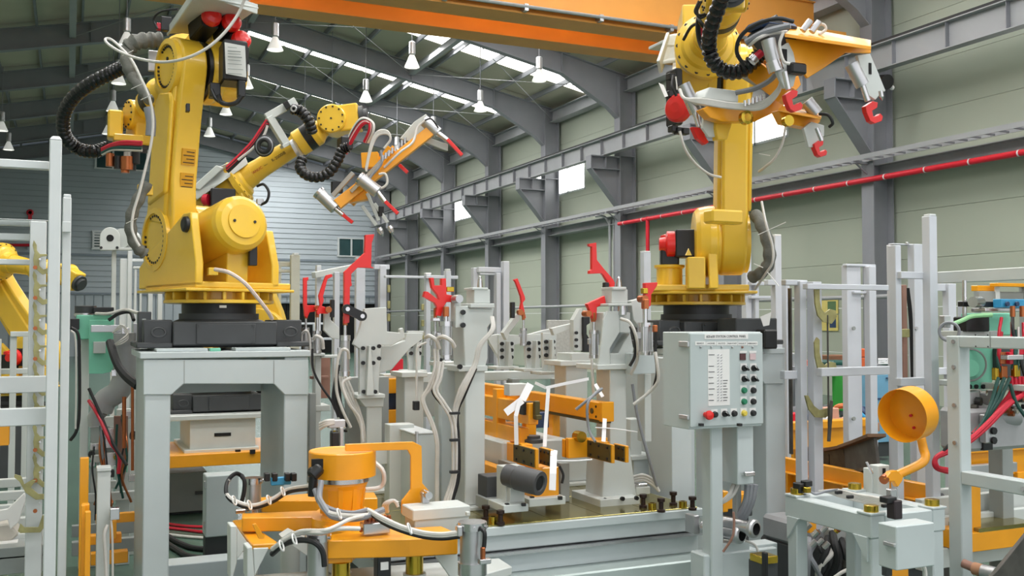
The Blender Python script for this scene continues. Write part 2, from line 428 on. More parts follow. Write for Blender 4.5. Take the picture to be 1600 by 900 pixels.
# ---- overhead crane bridge
T = thing('overhead_crane', 'big orange overhead crane bridge spanning the hall under the roof', 'crane', (9, 17.6, 7.5))
for k, y in enumerate((16.9, 18.35)):
    g = MB(); g.bx(-4, 14.7, y, y+.5, 7.52, 8.6).bx(-4, 14.7, y-.06, y+.56, 7.48, 7.52).bx(-4, 14.7, y-.06, y+.56, 8.6, 8.63).build('girder', CRANE, T)
g = MB(); g.bx(-4, 14.7, 16.76, 16.9, 7.6, 7.63).build('ledge', CRANE, T)
g = MB(); g.cyl((-4,16.72,7.58), (14.6,16.72,7.58), .035, n=8)
for i in range(12): g.bx(-3.5+i*1.6, -3.42+i*1.6, 16.7, 16.9, 7.5, 7.63)
g.build('conduit', ALU, T)
g = MB(); g.bx(14.5, 15.05, 16.3, 19.4, 7.47, 7.85)
for y in (16.6, 19.1): g.cyl((14.78,y,7.46), (14.92,y,7.46), .1)
g.build('end_truck', CRANE, T)
# ---- high-bay lamps
def lamp(x, y, label, first=[None]):
    z = 8.0; loc = (x, y, z)
    if first[0] is None:
        T = thing('high_bay_lamp', label, 'lamp', loc, 'high-bay lamps hanging in rows from the roof')
        MB().lathe([(.19,0),(.185,.01),(.075,.27),(.06,.3)], loc, (0,0,1), 20, False).build('reflector', LAMPON, T)
        MB().lathe([(.06,.3),(.085,.33),(.085,.62),(.06,.64)], loc, (0,0,1), 16).build('ballast_housing', ALU, T)
        MB().sphere((x,y,z+.16), .05, 10, (1,1,1.6)).build('bulb', SKYP, T)
        first[0] = T
    else: T = copy_tree(first[0], loc, 0, label); bpy.data.objects.remove([c for c in T.children if c.name.startswith('rod')][0]); ORG[T] = V(loc)
    MB().cyl((x,y,z+.64), (x,y,roofz(x)-.02), .012, n=6).build('rod', STRUC, T)
    l = bpy.data.lights.new('lamp_light', 'SPOT'); l.energy = 230; l.spot_size = 2.4; l.spot_blend = .6; l.shadow_soft_size = .18; l.color = (1,.98,.93)
    lo = bpy.data.objects.new('lamp_light', l); COL.objects.link(lo); lo.location = (x, y, z-.02)
    return T
ROWS = [(-2.1, 'row over the far left', [(36.8,'nearer'),(40.8,'farther')]),
        (1.13, 'row left of the left robot', [(24.2,'nearest'),(28.2,'second'),(32.0,'third'),(36.0,'fourth')]),
        (4.3, 'row behind the left robot', [(23.2,'nearest'),(27.3,'second'),(31.1,'third'),(35.0,'fourth')]),
        (7.7, 'row in mid-hall', [(23.4,'nearest'),(27.6,'second'),(31.6,'third'),(35.7,'fourth')]),
        (11.2, 'row closest to the window wall', [(23.4,'nearest'),(27.5,'second'),(31.7,'third'),(35.8,'fourth')])]
for x, rn, ls in ROWS:
    for y, nn in ls: lamp(x, y, 'silver cone high-bay lamp, %s lamp of the %s' % (nn, rn))
# ---- cable tray, fire pipe, conduit, floodlight
T = thing('cable_tray', 'long grey ladder cable tray running along the window wall above the red pipe', 'cable tray', (15.1, 22, 5.08))
MB().bx(14.95, 14.97, Y0, YE-.7, 5.05, 5.15).build('side_rail', STRUCL, T); MB().bx(15.26, 15.28, Y0, YE-.7, 5.05, 5.15).build('side_rail', STRUCL, T)
b = MB()
for i in range(190): b.bx(14.97, 15.26, Y0+.2+i*.3, Y0+.23+i*.3, 5.06, 5.09)
b.build('rungs', STRUC, T, kind='stuff')
for y in COLY:
    b = MB(); b.bx(14.92, 15.33, y-.03, y+.03, 5.0, 5.05); b.bar((15.0,y,5.02),(15.33,y,4.8),.03,.03); b.build('support_arm', STRUC, T)
T = thing('fire_pipe', 'red fire pipe with white bands along the window wall', 'pipe', (15.3, 24.7, 4.66))
yq = at(967, 349, X=15.25).y; yd = at(1012, 380, X=15.25).y
MB().cyl((15.25,Y0,4.66), (15.25,yq,4.66), .06, n=12).build('pipe_run', REDP, T)
b = MB(); b.cyl((15.25,yd,1.2), (15.25,yd,4.66), .055, n=12); b.sphere((15.25,yd,4.66),.075).build('drop_pipe', REDP, T)
y = yq-.3
while y > 3: MB().cyl((15.25,y,4.66),(15.25,y-.03,4.66),.064,n=12).build('white_band', WHITE, T); y -= 1.05
b = MB(); x = 15.55; p = at(953, 345, X=x); b.cyl((x,p.y,4.9),(x,p.y,1),.05).cyl((x,p.y-.25,4.9),(x,p.y-.25,1),.04).tube([(15.2,p.y+.3,5.02),(15.4,p.y+.1,5.0),(x,p.y,4.75)],.04)
tag(b.build('conduit_pair', STRUCL), 'grey conduit pair dropping from the cable tray beside the end of the red pipe', 'conduit')
T = thing('floodlight', 'black floodlight on the column bracket at the far right', 'lamp', at(1390,128,X=14.9))
p = at(1383, 128, X=14.9); b = MB(); b.lathe([(.1,0),(.14,.1),(.15,.3)], p+V((0,.2,.05)), (-.1,-1,-.25), 14).build('housing', BLK, T)
MB().bar(p+V((.1,.1,-.05)), V((15.34,16.0,p.z-.05)), .06, .05).build('mount', BLK, T); MB().sphere(p+V((.18,0,-.1)), .05).build('lens', PAPER, T)

T = thing('hand_rail', 'thin grey pipe rail running low along the window wall', 'rail', (15.0, 25, 2.1))
MB().cyl((15.0, 14, 2.2), (15.0, 50, 2.2), .045, n=8).build('pipe', STRUCL, T)
for y in COLY:
    if 14 < y < 50: MB().bar((15.0,y,2.2), (15.34,y,2.2), .04, .04).build('bracket', STRUC, T)

T = thing('fire_pipe', 'short red pipe under a red bell on the end wall at far left', 'pipe', at(20, 383, Y=YE-.12))
p, q = at(-40, 383, Y=YE-.12), at(46, 383, Y=YE-.12); MB().cyl(p, q, .07, n=10).build('pipe_run', REDP, T)
for x in (5, 42): u = at(x, 383, Y=YE-.12); MB().bx(u.x-.04, u.x+.04, YE-.12, YE, u.z-.2, u.z).build('bracket', STRUC, T)
u = at(47, 332, Y=YE-.1); MB().lathe([(.16,0),(.16,.06),(.08,.1)], u+V((0,.1,0)), (0,-1,0), 16).build('bell', REDP, T); MB().bx(u.x-.08, u.x+.08, YE-.1, YE, u.z-.4, u.z+.1).build('bell_base', REDP, T)
# ================================================================ ROBOTS
def Rx(a): return Matrix.Rotation(a, 4, 'X')
def Ry(a): return Matrix.Rotation(a, 4, 'Y')
def Rz(a): return Matrix.Rotation(a, 4, 'Z')
def Tr(x, y, z): return Matrix.Translation((x, y, z))
def circle_pts(c, r, a0, a1, n): return [(c[0]+r*math.cos(a0+(a1-a0)*i/n), c[1]+r*math.sin(a0+(a1-a0)*i/n)) for i in range(n+1)]
def corr(T, name, pts, r, m=None, rings=None, bands=True):
    # corrugated hose with bright clip bands
    P = [V(p) for p in pts]; L = sum((P[i+1]-P[i]).length for i in range(len(P)-1))
    sub = max(6, int(L*90/(len(P)-1)))
    o = MB().tube(P, r, 10, sub, lambda t, i: r*(1.04 if i % 3 else .84)).build(name, m or HOSEC, T)
    return o
def bolts(b, c, ax, r, n, br, a0=0, a1=2*PI, h=.008, M=None):
    c, ax = V(c), V(ax).normalized(); q = ax.cross(V((0,0,1)) if abs(ax.z) < .9 else V((1,0,0))).normalized(); s = ax.cross(q)
    for i in range(n):
        a = a0+(a1-a0)*i/n
        p = c+(q*math.cos(a)+s*math.sin(a))*r
        b.cyl(p-ax*.002, p+ax*h, br, n=6)
def robot(name, label, base, hbase, j1, tilt, down, wroll=0, wbend=0, balancer=True, FL=1.12, ws=1.0, ZO=.225):
    T = thing(name, label, 'robot', base)
    B0 = Tr(*base) @ Rz(hbase); B = B0 @ Matrix.Diagonal((1,1,.7,1))
    # --- fixed cast base
    b = MB(B)
    b.bx(-.30,.30,-.24,.24,0,.2)
    for sx in (-1,1):
        b.prism([(-.26,0),(.26,0),(.26,.1),(.12,.16),(.12,.235),(-.26,.235)], (sx*.3,0,0), (0,1,0), (0,0,1), (sx*.16,0,0))
        b.bx(sx*.3, sx*.5, -.3, .3, 0, .045)
    b.prism([(-.3,-.24),(.3,-.24),(.3,-.31),(-.3,-.31)], (0,0,.02), (1,0,0), (0,1,0), (0,0,.2))
    b.prism([(-.3,.24),(.3,.24),(.3,.31),(-.3,.31)], (0,0,.02), (1,0,0), (0,1,0), (0,0,.2))
    b.lathe([(.30,.2),(.26,.23),(.24,.24),(.24,.29)], (0,0,0), (0,0,1), 32)
    cb_ = b.build('base_casting', DARK, T, .006)
    b = MB(B); 
    for sx in (-1,1):
        for sy in (-1,1): b.add(*torus((sx*.38, sy*.315, .13), .038, .008, (0,1,0)), smooth=True)
    b.build('lifting_eye', DARK, T, kind='stuff')
    b = MB(B); b.bx(-.17,.17,-.322,-.31,.03,.2)
    for x in (-.155,.155):
        for z in (.04,.19): b.cyl((x,-.322,z),(x,-.33,z),.008,n=8)
    b.build('cover_plate', DARK, T, .002)
    MB(B).lathe([(.222,.25),(.222,.375)], (0,0,0), (0,0,1), 36).build('bearing_ring', BLK, T)
    # --- turntable
    J = B0 @ Rz(j1); Jt = B @ Rz(j1)
    b = MB(Jt)
    b.lathe([(.31,.375),(.33,.38),(.33,.405),(.30,.41)], (0,0,0), (0,0,1), 36)
    b.prism([(-.33,-.34),(.40,-.34),(.46,-.2),(.46,.34),(.2,.36),(-.33,.36)], (0,0,.475), (1,0,0), (0,1,0), (0,0,.025))
    b.lathe([(.24,.405),(.24,.48)], (0,0,0), (0,0,1), 24)
    for i in range(18):
        a = 2*PI*i/18; c, s = math.cos(a), math.sin(a)
        b.bar((.2*c,.2*s,.44),(.325*c,.325*s,.44),.02,.07)
    b.build('turntable', YEL, T, .004)
    # J2 housing: side cheek with bearing, brackets
    Jh = J @ Tr(0,-.09,0); b = MB(Jh); zc = .67; xc = .312
    pk = [(.60,.36),(-.26,.36),(-.28,.66),(-.22,.80),(-.10,.80),(.05,.68)] + circle_pts((xc,zc),.235,PI*.75,-PI*.12,10)
    if balancer: b.prism(pk, (0,.03,0), (1,0,0), (0,0,1), (0,.14,0))
    else:
        b.prism(pk, (0,.11,0), (1,0,0), (0,0,1), (0,.06,0)); b.lathe([(.17,-.03),(.2,-.025),(.225,.0),(.238,.06),(.238,.1),(.22,.115)], (xc,.07,zc), (0,1,0), 36)
        b.bx(xc+.1,xc+.27,-.02,.09,.36,.56)
    b.cyl((xc,.09,zc),(xc,.2,zc),.215,n=32)
    b.lathe([(.225,0),(.225,.05),(.2,.06)], (xc,.14,zc), (0,1,0), 32)
    if balancer: b.prism([(.42,.36),(-.30,.36),(-.30,.5),(-.22,.72),(-.12,.72),(-.02,.52),(.42,.46)], (0,-.16,0), (1,0,0), (0,0,1), (0,.05,0))
    if balancer: b.prism([(.56,.36),(-.30,.36),(-.30,.5),(-.22,.8),(-.12,.8),(.06,.72),(.34,.62),(.56,.5)], (0,.33,0), (1,0,0), (0,0,1), (0,.05,0))
    b.bx(-.3,.45,-.24,.38,.35,.39)
    b.build('shoulder_housing', YEL, T, .008, 2)
    MB(Jh).lathe([(.05,0),(.046,.02),(.03,.028)], (-.17,.378,.73), (0,1,0), 18).build('trunnion_cap', BLK, T)
    # shoulder motor on the right side
    b = MB(J); b.bx(xc-.085,xc+.085,-.17,.01,zc-.1,zc+.08); b.build('shoulder_motor', BLK, T, .01, 2)
    b = MB(J); b.lathe([(.085,0),(.085,.05),(.05,.06),(.04,.1),(.0,.1)], (xc,-.17,zc-.01), (0,-1,0), 20); b.build('motor_cap', RED, T)
    b = MB(J); b.bx(.2,.33,-.26,-.14,.52,.69); b.build('base_motor', BLK, T, .01, 2)
    b = MB(J); b.lathe([(.095,.36),(.085,.38),(.085,.5),(.1,.51),(.1,.525)], (.265,-.2,0), (0,0,1), 20); b.build('motor_pot', YEL, T)
    b = MB(J); b.lathe([(.06,0),(.06,.03),(.03,.04)], (.265,-.2,.69), (0,0,1), 16); b.build('motor_cap', RED, T)
    if balancer:
        b = MB(J)
        ax = V((-.62,0,.10)).normalized()
        b.lathe([(.10,-.06),(.165,.02),(.172,.1),(.172,.48),(.165,.52),(.14,.545),(.105,.55)], V((.16,.03,.66)), ax, 32, True)
        b.lathe([(.1,.55),(.1,.56)], V((.16,.03,.66)), ax, 28)
        b.bar(V((.16,.03,.66))-ax*.05, V((.35,.03,.6)), .07, .09)
        b.build('balancer_cylinder', YEL, T)
        b = MB(J); c = V((.16,.03,.66))+ax*.56
        for dy in (-.065,.065): b.cyl(c+V((0,dy,0)), c+V((0,dy,0))+ax*.006, .009, n=8)
        b.build('balancer_screw', BLK, T, kind='stuff')
    # --- lower arm
    A = J @ Tr(xc,-.09,zc) @ Ry(tilt)
    b = MB(A); H = 1.075
    side = circle_pts((0,0),.215,PI*1.15,PI*1.95,12) + [(.215,.16),(.19,.38),(.18,.62),(.18,.85)] + circle_pts((0,H),.19,-.1,PI+.1,14) + [(-.17,.85),(-.15,.62),(-.155,.38),(-.2,.16)]
    b.prism(side, (0,.2,0), (1,0,0), (0,0,1), (0,.16,0))
    inner = [(.12,.1),(.115,.4),(.115,.7),(.13,.98),(-.13,.98),(-.115,.7),(-.115,.4),(-.12,.1)]
    b.prism(inner, (0,.18,0), (1,0,0), (0,0,1), (0,.2,0))
    b.prism([(.13,.2),(.13,.86),(.06,.92),(-.1,.92),(-.13,.86),(-.13,.3)], (0,.36,0), (1,0,0), (0,0,1), (0,.035,0))
    b.lathe([(.2,.36),(.2,.385),(.165,.39),(.165,.375),(.13,.375)], (0,0,0), (0,1,0), 32)
    b.lathe([(.175,.36),(.175,.39),(.14,.395),(.14,.38),(.11,.38)], (0,0,H), (0,1,0), 32)
    b.build('lower_arm', YEL, T, .016, 2)
    b = MB(A); bolts(b, (0,.376,0), (0,1,0), .148, 26, .009, 0, PI*1.75); bolts(b, (0,.381,H), (0,1,0), .125, 28, .008, 0, PI*1.8)
    b.cyl((0.0,.38,H+.05),(0.0,.386,H+.05),.012,n=10)
    b.build('arm_bolts', BLK, T, kind='stuff')
    for z in (.53, .38): MB(A).bx(-.162,-.15,.225,.31,z-.045,z+.055).build('warning_label', mat('label_amber', (206,150,20), .5), T)
    b = MB(A)
    for z in (.53,.38):
        for k in range(4): b.bx(-.1635,-.162,.232,.303-.02*(k%2),z-.033+k*.022,z-.028+k*.022)
    b.build('label_print', INK, T, kind='stuff')
    # --- upper arm
    F = A @ Tr(0,.09,H) @ Ry(-tilt+down)
    MB(F).lathe([(.19,0),(.19,.035)], (0,.06,0), (0,1,0), 36).build('elbow_ring', BLK, T)
    b = MB(F)
    b.lathe([(.2,.0),(.2,.05),(.175,.1),(.165,.2),(.14,.25)], (0,.07,0), (0,-1,0), 36)
    b.prism([(-.17,-.13),(.1,-.17),(.26,-.02),(.29,.12),(.29,.36),(-.02,.37),(-.17,.3)], (0,.05,0), (1,0,0), (0,0,1), (0,-.2,0))
    b.lathe([(.2,-.03),(.2,.02),(.165,.035),(.15,.06),(.115,.08),(.105,.16)], (.28,0,ZO), (1,0,0), 28)
    b.build('elbow_casing', YEL, T, .012, 2)
    b = MB(F); bolts(b, (.285,0,ZO), (1,0,0), .182, 16, .0125, 0, 2*PI, .022); bolts(b, (0,-.15,.1), (0,-1,0), .1, 8, .01); b.build('casing_bolts', BLK, T, kind='stuff')
    b = MB(F); b.lathe([(.1,.0),(.092,.1),(.085,FL-.86),(.1,FL-.82),(.12,FL-.8),(.12,FL-.72)], (.42,0,ZO), (1,0,0), 28); b.build('forearm_tube', YEL, T)
    MB(F).lathe([(.122,0),(.122,.07)], (FL-.3,0,ZO), (1,0,0), 28).build('wrist_ring', BLK, T)
    b = MB(F); b.lathe([(.12,0),(.12,.05),(.085,.1),(.075,.17)], (FL-.23,0,ZO), (1,0,0), 28)
    b.build('wrist_roll_housing', YEL, T)
    # wrist: roll about forearm axis, then bend
    Wm = F @ Tr(FL,0,ZO) @ Rx(wroll) @ Matrix.Diagonal((ws,ws,ws,1))
    b = MB(Wm); b.lathe([(.1,-.11),(.108,-.1),(.108,.1),(.1,.11)], (0,0,0), (0,1,0), 32); b.build('wrist_housing', YEL, T)
    b = MB(Wm); bolts(b, (0,-.11,0), (0,-1,0), .088, 11, .007); bolts(b, (0,.11,0), (0,1,0), .088, 11, .007); b.cyl((0,-.11,0),(0,-.115,0),.007,n=8); b.build('wrist_bolts', BLK, T, kind='stuff')
    E = Wm @ Ry(wbend)
    b = MB(E); b.prism([(.03,-.1),(.2,-.1),(.2,.1),(.03,.1)], (0,-.075,0), (1,0,0), (0,0,1), (0,.15,0)); b.build('wrist_bend_housing', YEL, T, .015, 2)
    b = MB(E); b.lathe([(.085,.2),(.085,.23),(.06,.23),(.06,.26)], (0,0,0), (1,0,0), 24); b.build('tool_flange', DARK, T)
    # wrist motors at the back of the elbow
    MP = ((.12,.21),(-.01,.2),(-.06,.085))
    b = MB(F)
    for y, z in MP: b.bx(-.3,-.1,y-.055,y+.055,z-.055,z+.055)
    b.build('wrist_motor', BLK, T, .008)
    for y, z in MP:
        MB(F).lathe([(.058,0),(.062,.02),(.055,.05),(.03,.065),(0,.068)], (-.3,y,z), (-1,0,0), 18).build('motor_cap', RED, T)
    return T, B, J, A, F, Wm, E
def torus(c, R, r, ax, n=16, m=6):
    c, ax = V(c), V(ax).normalized(); q = ax.cross(V((0,0,1)) if abs(ax.z) < .9 else V((1,0,0))).normalized(); s = ax.cross(q); vs = []; fs = []
    for i in range(n):
        e = q*math.cos(2*PI*i/n)+s*math.sin(2*PI*i/n)
        for j in range(m): vs.append(c+e*(R+r*math.cos(2*PI*j/m))+ax*r*math.sin(2*PI*j/m))
    for i in range(n):
        for j in range(m): fs.append((i*m+j, i*m+(j+1)%m, ((i+1)%n)*m+(j+1)%m, ((i+1)%n)*m+j))
    return vs, fs
def hdg(r, f): 
    w = CR*r + V((CF.x,CF.y,0)).normalized()*f
    return math.atan2(w.y, w.x)
# positions: robots 1 and 3 stand at about 6.3 m, robot 2 at about 8 m
P1 = at(342, 541, d=6.2)
P3 = at(1088, 541, d=6.8)
P2 = at(350, 640, d=8.9)
ZP = P1.z
R1 = robot('welding_robot', 'yellow six-axis robot with upright arm on the tall pedestal beside the white post frame', V((P1.x, P1.y, ZP)), 0, hdg(-.664,.747), math.radians(-9), math.radians(16), 0, math.radians(60))
R3 = robot('welding_robot', 'yellow handling robot behind the control panel with red capped motor at its shoulder', V((P3.x, P3.y, ZP)), 0, hdg(-.08,-1), math.radians(9), math.radians(-4), 0, math.radians(20), False, 1.12, 1.0, .09)
R2 = robot('welding_robot', 'yellow robot on the low box pedestal stretching its forearm up towards the windows', V((P2.x, P2.y, P2.z)), 0, hdg(1,0), math.radians(-17), math.radians(-33), 0, math.radians(25), True, 1.3, 1.2)
# ================================================================ EQUIPMENT HELPERS
def Yd(px, d): return at(px, 502, d=d).y
def Xd(px, d): return at(px, 502, d=d).x
def F(T, name, m, x0, x1, y0, y1, d, dep, bev=.003, **k):
    # aligned box: front face seen at these photo pixels, d metres away
    return MB().fb(x0, x1, y0, y1, Yd((x0+x1)/2, d), dep).build(name, m, T, bev, **k)
def post(T, name, m, x0, x1, y0, d, dep, z0=0, bev=.003):
    Y = Yd((x0+x1)/2, d); a = at(x0, y0, Y=Y); c = at(x1, y0, Y=Y)
    return MB().bx(a.x, c.x, Y, Y+dep, z0, a.z).build(name, m, T, bev)
def hose(T, name, m, r, pts, n=8, sub=7, **k):
    if m in (HOSEW, RUB) and r < .017: r *= .74
    return MB().tube([at(x, y, d=d) for x, y, d in pts], r, n, sub).build(name, m, T, **k)
def flat(T, name, m, pts, d, dep, bev=.002, pxm=None):
    # plate facing -Y whose outline is given in photo pixels
    Y = Yd(pxm if pxm is not None else sum(p[0] for p in pts)/len(pts), d)
    return MB().px(pts, (0, dep, 0), Y=Y).build(name, m, T, bev)
def base(px, d, z=0): 
    p = at(px, 502, d=d); return V((p.x, p.y, z))
def boltrow(T, pts, d, r, m=BLK, axis=(0,-1,0), name='bolt'):
    for x, y in pts:
        p = at(x, y, Y=Yd(x, d)); MB().cyl(p+V(axis)*-.004, p+V(axis)*.012, r, n=8).build(name, m, T)
# ================================================================ PEDESTALS
T = thing('robot_pedestal', 'tall pale grey welded portal pedestal carrying the upright yellow robot', 'pedestal', base(350, 6.1))
Yp = Yd(350, 5.75); a = at(222, 500, Y=Yp); c = at(482, 500, Y=Yp); XL, XRr = a.x, c.x
MB().bx(XL-.01, XRr+.01, Yp-.02, Yp+.82, ZP-.055, ZP-.018).build('top_plate', GREY2, T, .004)
for u0, u1 in ((XL+.08, XL+.36), (XRr-.42, XRr-.1)): MB().bx(u0, u1, Yp+.02, Yp+.75, ZP-.018, ZP).build('mounting_pad', GREY2, T, .003)
for x0, x1 in ((227, 268), (445, 482)):
    p, q = at(x0, 500, Y=Yp), at(x1, 500, Y=Yp)
    MB().bx(p.x, q.x, Yp, Yp+.78, .02, ZP-.055).build('leg', GREY2, T, .006)
    MB().bx(p.x-.05, q.x+.05, Yp-.05, Yp+.83, 0, .02).build('foot_plate', GREY2, T, .003)
MB().px([(224,562),(482,562),(482,617),(445,617),(428,600),(287,600),(268,617),(224,617)], (0,.04,0), Y=Yp-.012).build('fascia', GREY2, T, .004)
MB().bx(XL+.17, XRr-.15, Yp+.7, Yp+.78, ZP-.3, ZP-.055).build('rear_beam', GREY2, T, .004)
for x in (288, 428): MB().px([(x-.6,563),(x+.6,563),(x+.6,600),(x-.6,600)], (0,.01,0), Y=Yp-.014).build('weld_seam', GREYD, T)
p = at(310, 545, Y=Yp+.1)
T = thing('robot_pedestal', 'low box pedestal with a slot seen through the tall portal pedestal', 'pedestal', base(348, 8.9))
zt = P2.z; Y2 = Yd(348, 8.45)
a, c = at(285, 640, Y=Y2), at(402, 640, Y=Y2)
MB().bx(a.x-.1, c.x+.1, Y2, Y2+.9, zt-.04, zt).build('top_plate', GREY, T, .004)
F(T, 'box_body', GREY, 297, 399, 650, 704, 8.5, .8)
F(T, 'slot', DARKVOID, 335, 361, 677, 681, 8.495, .02, 0)
F(T, 'base_flange', GREY, 288, 405, 704, 711, 8.45, .9)
for x in (295, 321, 372, 395): F(T, 'flange_bolt', BLK, x-4, x+4, 703, 709, 8.43, .03, 0)
a = at(270, 712, Y=Y2-.1); c = at(404, 724, Y=Y2-.1)
MB().bx(a.x-.3, c.x+.3, Y2-.1, Y2+.9, c.z, a.z).build('orange_base_beam', ORA, T, .004)
for x in (a.x-.25, c.x+.15): MB().bx(x, x+.1, Y2+.3, Y2+.4, 0, c.z).build('support_leg', GREYD, T, .003)
# things behind / under the portal
T = thing('control_cabinet', 'low grey cabinet with slot handle in the shade under the orange beam', 'cabinet', base(297, 8.8))
F(T, 'cabinet_body', GREYD, 262, 323, 740, 797, 8.8, .5); F(T, 'handle', DARK, 305, 321, 768, 772, 8.78, .02, 0); post(T, 'plinth', DARK, 264, 321, 797, 8.85, .45)
T = thing('junction_box', 'grey wall mounted electrical box with two hinges behind the pedestal opening', 'electrical box', base(343, 7.2))
F(T, 'box_body', GREY2, 322, 372, 744, 836, 7.2, .18, .006); 
for y in (752, 815): F(T, 'hinge', ALU, 319, 324, y, y+12, 7.18, .03)
MB().bx(at(322,800,Y=Yd(347,7.2)).x, at(372,800,Y=Yd(347,7.2)).x, Yd(347,7.2)+.03, Yd(347,7.2)+.15, 0, at(345,836,Y=Yd(347,7.2)).z).build('stand', DARK, T)
T = thing('floor_cables', 'bundle of black and white cables lying on the green floor under the pedestal', 'cable', base(335, 7.3))
def floorline(T, name, m, r, pts): return MB().tube([V((at(x,y,Z=r).x, at(x,y,Z=r).y, r)) for x, y in pts], r, 8, 8).build(name, m, T)
floorline(T, 'black_cable', RUB, .02, [(235,830),(275,858),(300,870),(350,872),(420,868),(470,880)])
floorline(T, 'black_cable', RUB, .02, [(240,822),(280,848),(320,858),(400,856)])
floorline(T, 'white_cable', HOSEW, .012, [(240,832),(285,838),(330,842),(360,850),(420,858)])
floorline(T, 'red_cable', HOSER, .012, [(240,815),(290,822),(330,823),(400,820)])
floorline(T, 'red_cable', HOSER, .012, [(240,822),(290,828),(325,832),(380,834)])
tag(MB().fb(262, 700, 884, 905, Yd(420, 6.6), .2).build('base_rail', GREY2, None, .004), 'long grey floor rail running behind the portal pedestal legs', 'rail')
# ================================================================ LEFT FOREGROUND
T = thing('post_frame', 'white square tube frame at the left edge, tall capped post in front', 'frame', base(87, 4.9))
post(T, 'post', WHITE, 77.5, 97, 217, 4.9, .07, 0, .005)
Y = Yd(87, 4.9); p = at(77.5, 217, Y=Y); q = at(97, 217, Y=Y)
MB().add([(p.x,Y,p.z),(q.x,Y,p.z),(q.x,Y+.07,p.z),(p.x,Y+.07,p.z)]+[(p.x+.012,Y+.012,p.z+.018),(q.x-.012,Y+.012,p.z+.018),(q.x-.012,Y+.058,p.z+.018),(p.x+.012,Y+.058,p.z+.018)],
    [(0,1,5,4),(1,2,6,5),(2,3,7,6),(3,0,4,7),(4,5,6,7)]).build('post_cap', WHITE, T, .003)
F(T, 'crossbar', WHITE, -60, 77, 244, 265, 4.92, .05, .004)
F(T, 'crossbar', WHITE, -60, 77, 641, 664, 4.92, .05, .004)
F(T, 'crossbar', WHITE, -60, 77, 590, 613, 5.25, .05, .004)
post(T, 'post', WHITE, 98, 112, 308, 5.15, .06, 0, .004); F(T, 'post_cap', WHITE, 99, 111, 303, 309, 5.16, .05, .004)
F(T, 'splice_plate', WHITE, 97, 111, 346, 363, 5.12, .02)
T = thing('hook_rack', 'white upright with a ladder of yellow zinc hooks behind the tall white post', 'rack', base(60, 5.5))
post(T, 'post', WHITE, 47, 73, 345, 5.5, .08, 0, .004)
for y0, y1 in ((339,353),(362,376),(403,414)): F(T, 'crossbar', WHITE, -60, 47, y0, y1, 5.52, .05, .004)
F(T, 'top_bar', WHITE, -60, 76, 339, 345, 5.48, .06, .003)
hk = [(4,0),(9,8),(9,16),(14,22),(26,22),(26,25),(15,26),(13,34),(13,40),(20,46),(27,44),(27,52),(18,54),(8,46),(4,40),(3,30),(5,20),(2,8)]
for i in range(9):
    y = 375 + i*47.5 if i < 8 else 375+8*47.5
    if i < 8: flat(T, 'zinc_hook', ZINC, [(49+u*.95, y+v) for u, v in hk], 5.47, .012, .001, 60)
    p = at(55, y+43, Y=Yd(60,5.465)); MB().cyl(p, p+V((0,-.012,0)), .011, n=10).build('pivot_pin', COPPER, T)
    p = at(62.5, y+30, Y=Yd(60,5.465)); MB().cyl(p, p+V((0,-.01,0)), .006, n=8).build('rivet', STEEL, T)
flat(T, 'zinc_hook', ZINC, [(23,741),(33,744),(38,757),(50,750),(57,750),(48,762),(60,772),(73,772),(73,780),(56,781),(40,770),(30,752),(22,746)], 5.45, .012, .001, 60)
flat(T, 'zinc_hook', ZINC, [(28,830),(32,818),(38,824),(60,824),(66,806),(73,803),(72,820),(63,832),(32,833)], 5.45, .012, .001, 60)
# parts trolley at the lower left edge
T = thing('parts_trolley', 'grey slatted steel trolley with pressed white parts at the lower left corner', 'trolley', base(20, 5.9))
for y0, y1, d in ((752,760,6.6),(772,780,6.4),(793,801,6.2),(815,824,6.0),(840,850,5.8)): F(T, 'slat', GREY, -40, 48, y0, y1, d, .06, .003)
F(T, 'front_rail', GREYD, -60, 76, 876, 892, 5.6, .08); F(T, 'shelf', GREYD, -60, 76, 862, 868, 5.6, 1.0)
for x in (-30, 70): post(T, 'leg', GREYD, x-3, x+4, 868, 5.7, .05)
T = thing('pressed_panel', 'white pressed sheet metal part lying on the trolley at the lower left', 'panel', base(15, 5.7, .6))
MB().px([(-20,800),(12,795),(38,770),(42,778),(36,795),(30,815),(16,828),(12,812),(-20,820)], (0,.02,0), Y=Yd(15,5.75)).build('sheet', PAPER, T, .004)
MB().px([(-20,822),(14,818),(30,835),(10,852),(-20,862)], (0,.18,.02), Y=Yd(15,5.8)).build('formed_flange', mat('dusty_white', (196,190,180), .6), T, .01)
F(T, 'lower_flange', PAPER, -20, 28, 852, 862, 5.7, .2)
tag(MB().fb(-30, 14, 665, 696, Yd(0,6.2), .1).build('switch_box', ORA, None, .004), 'small orange switch box at the left edge beside the hook rack', 'box')
T = thing('tube_rack', 'grey low tube frame in front of the distant yellow robot at the left edge', 'frame', base(25, 8))
post(T, 'post', GREY, 16, 26, 518, 8.0, .08); post(T, 'post', GREY, 36, 44, 520, 8.4, .08); F(T, 'crossbar', GREY, 16, 46, 518, 526, 8.0, .06); F(T, 'crossbar', GREY, -30, 44, 577, 584, 8.1, .06)
post(T, 'post', GREY, -8, 2, 530, 7.9, .06)
p = at(6, 655, d=10.5)
R4 = robot('welding_robot', 'distant yellow robot with cables on top at the far left edge', V((p.x, p.y, p.z)), 0, hdg(.9,-.3), math.radians(-40), math.radians(10), 0, .3, False)
tag(MB().fb(-30, 50, 656, 760, Yd(6,10.2), .9).build('robot_stand', DARK, None, .004), 'dark block stand under the distant robot at the left edge', 'stand')
bpy.context.view_layer.update()
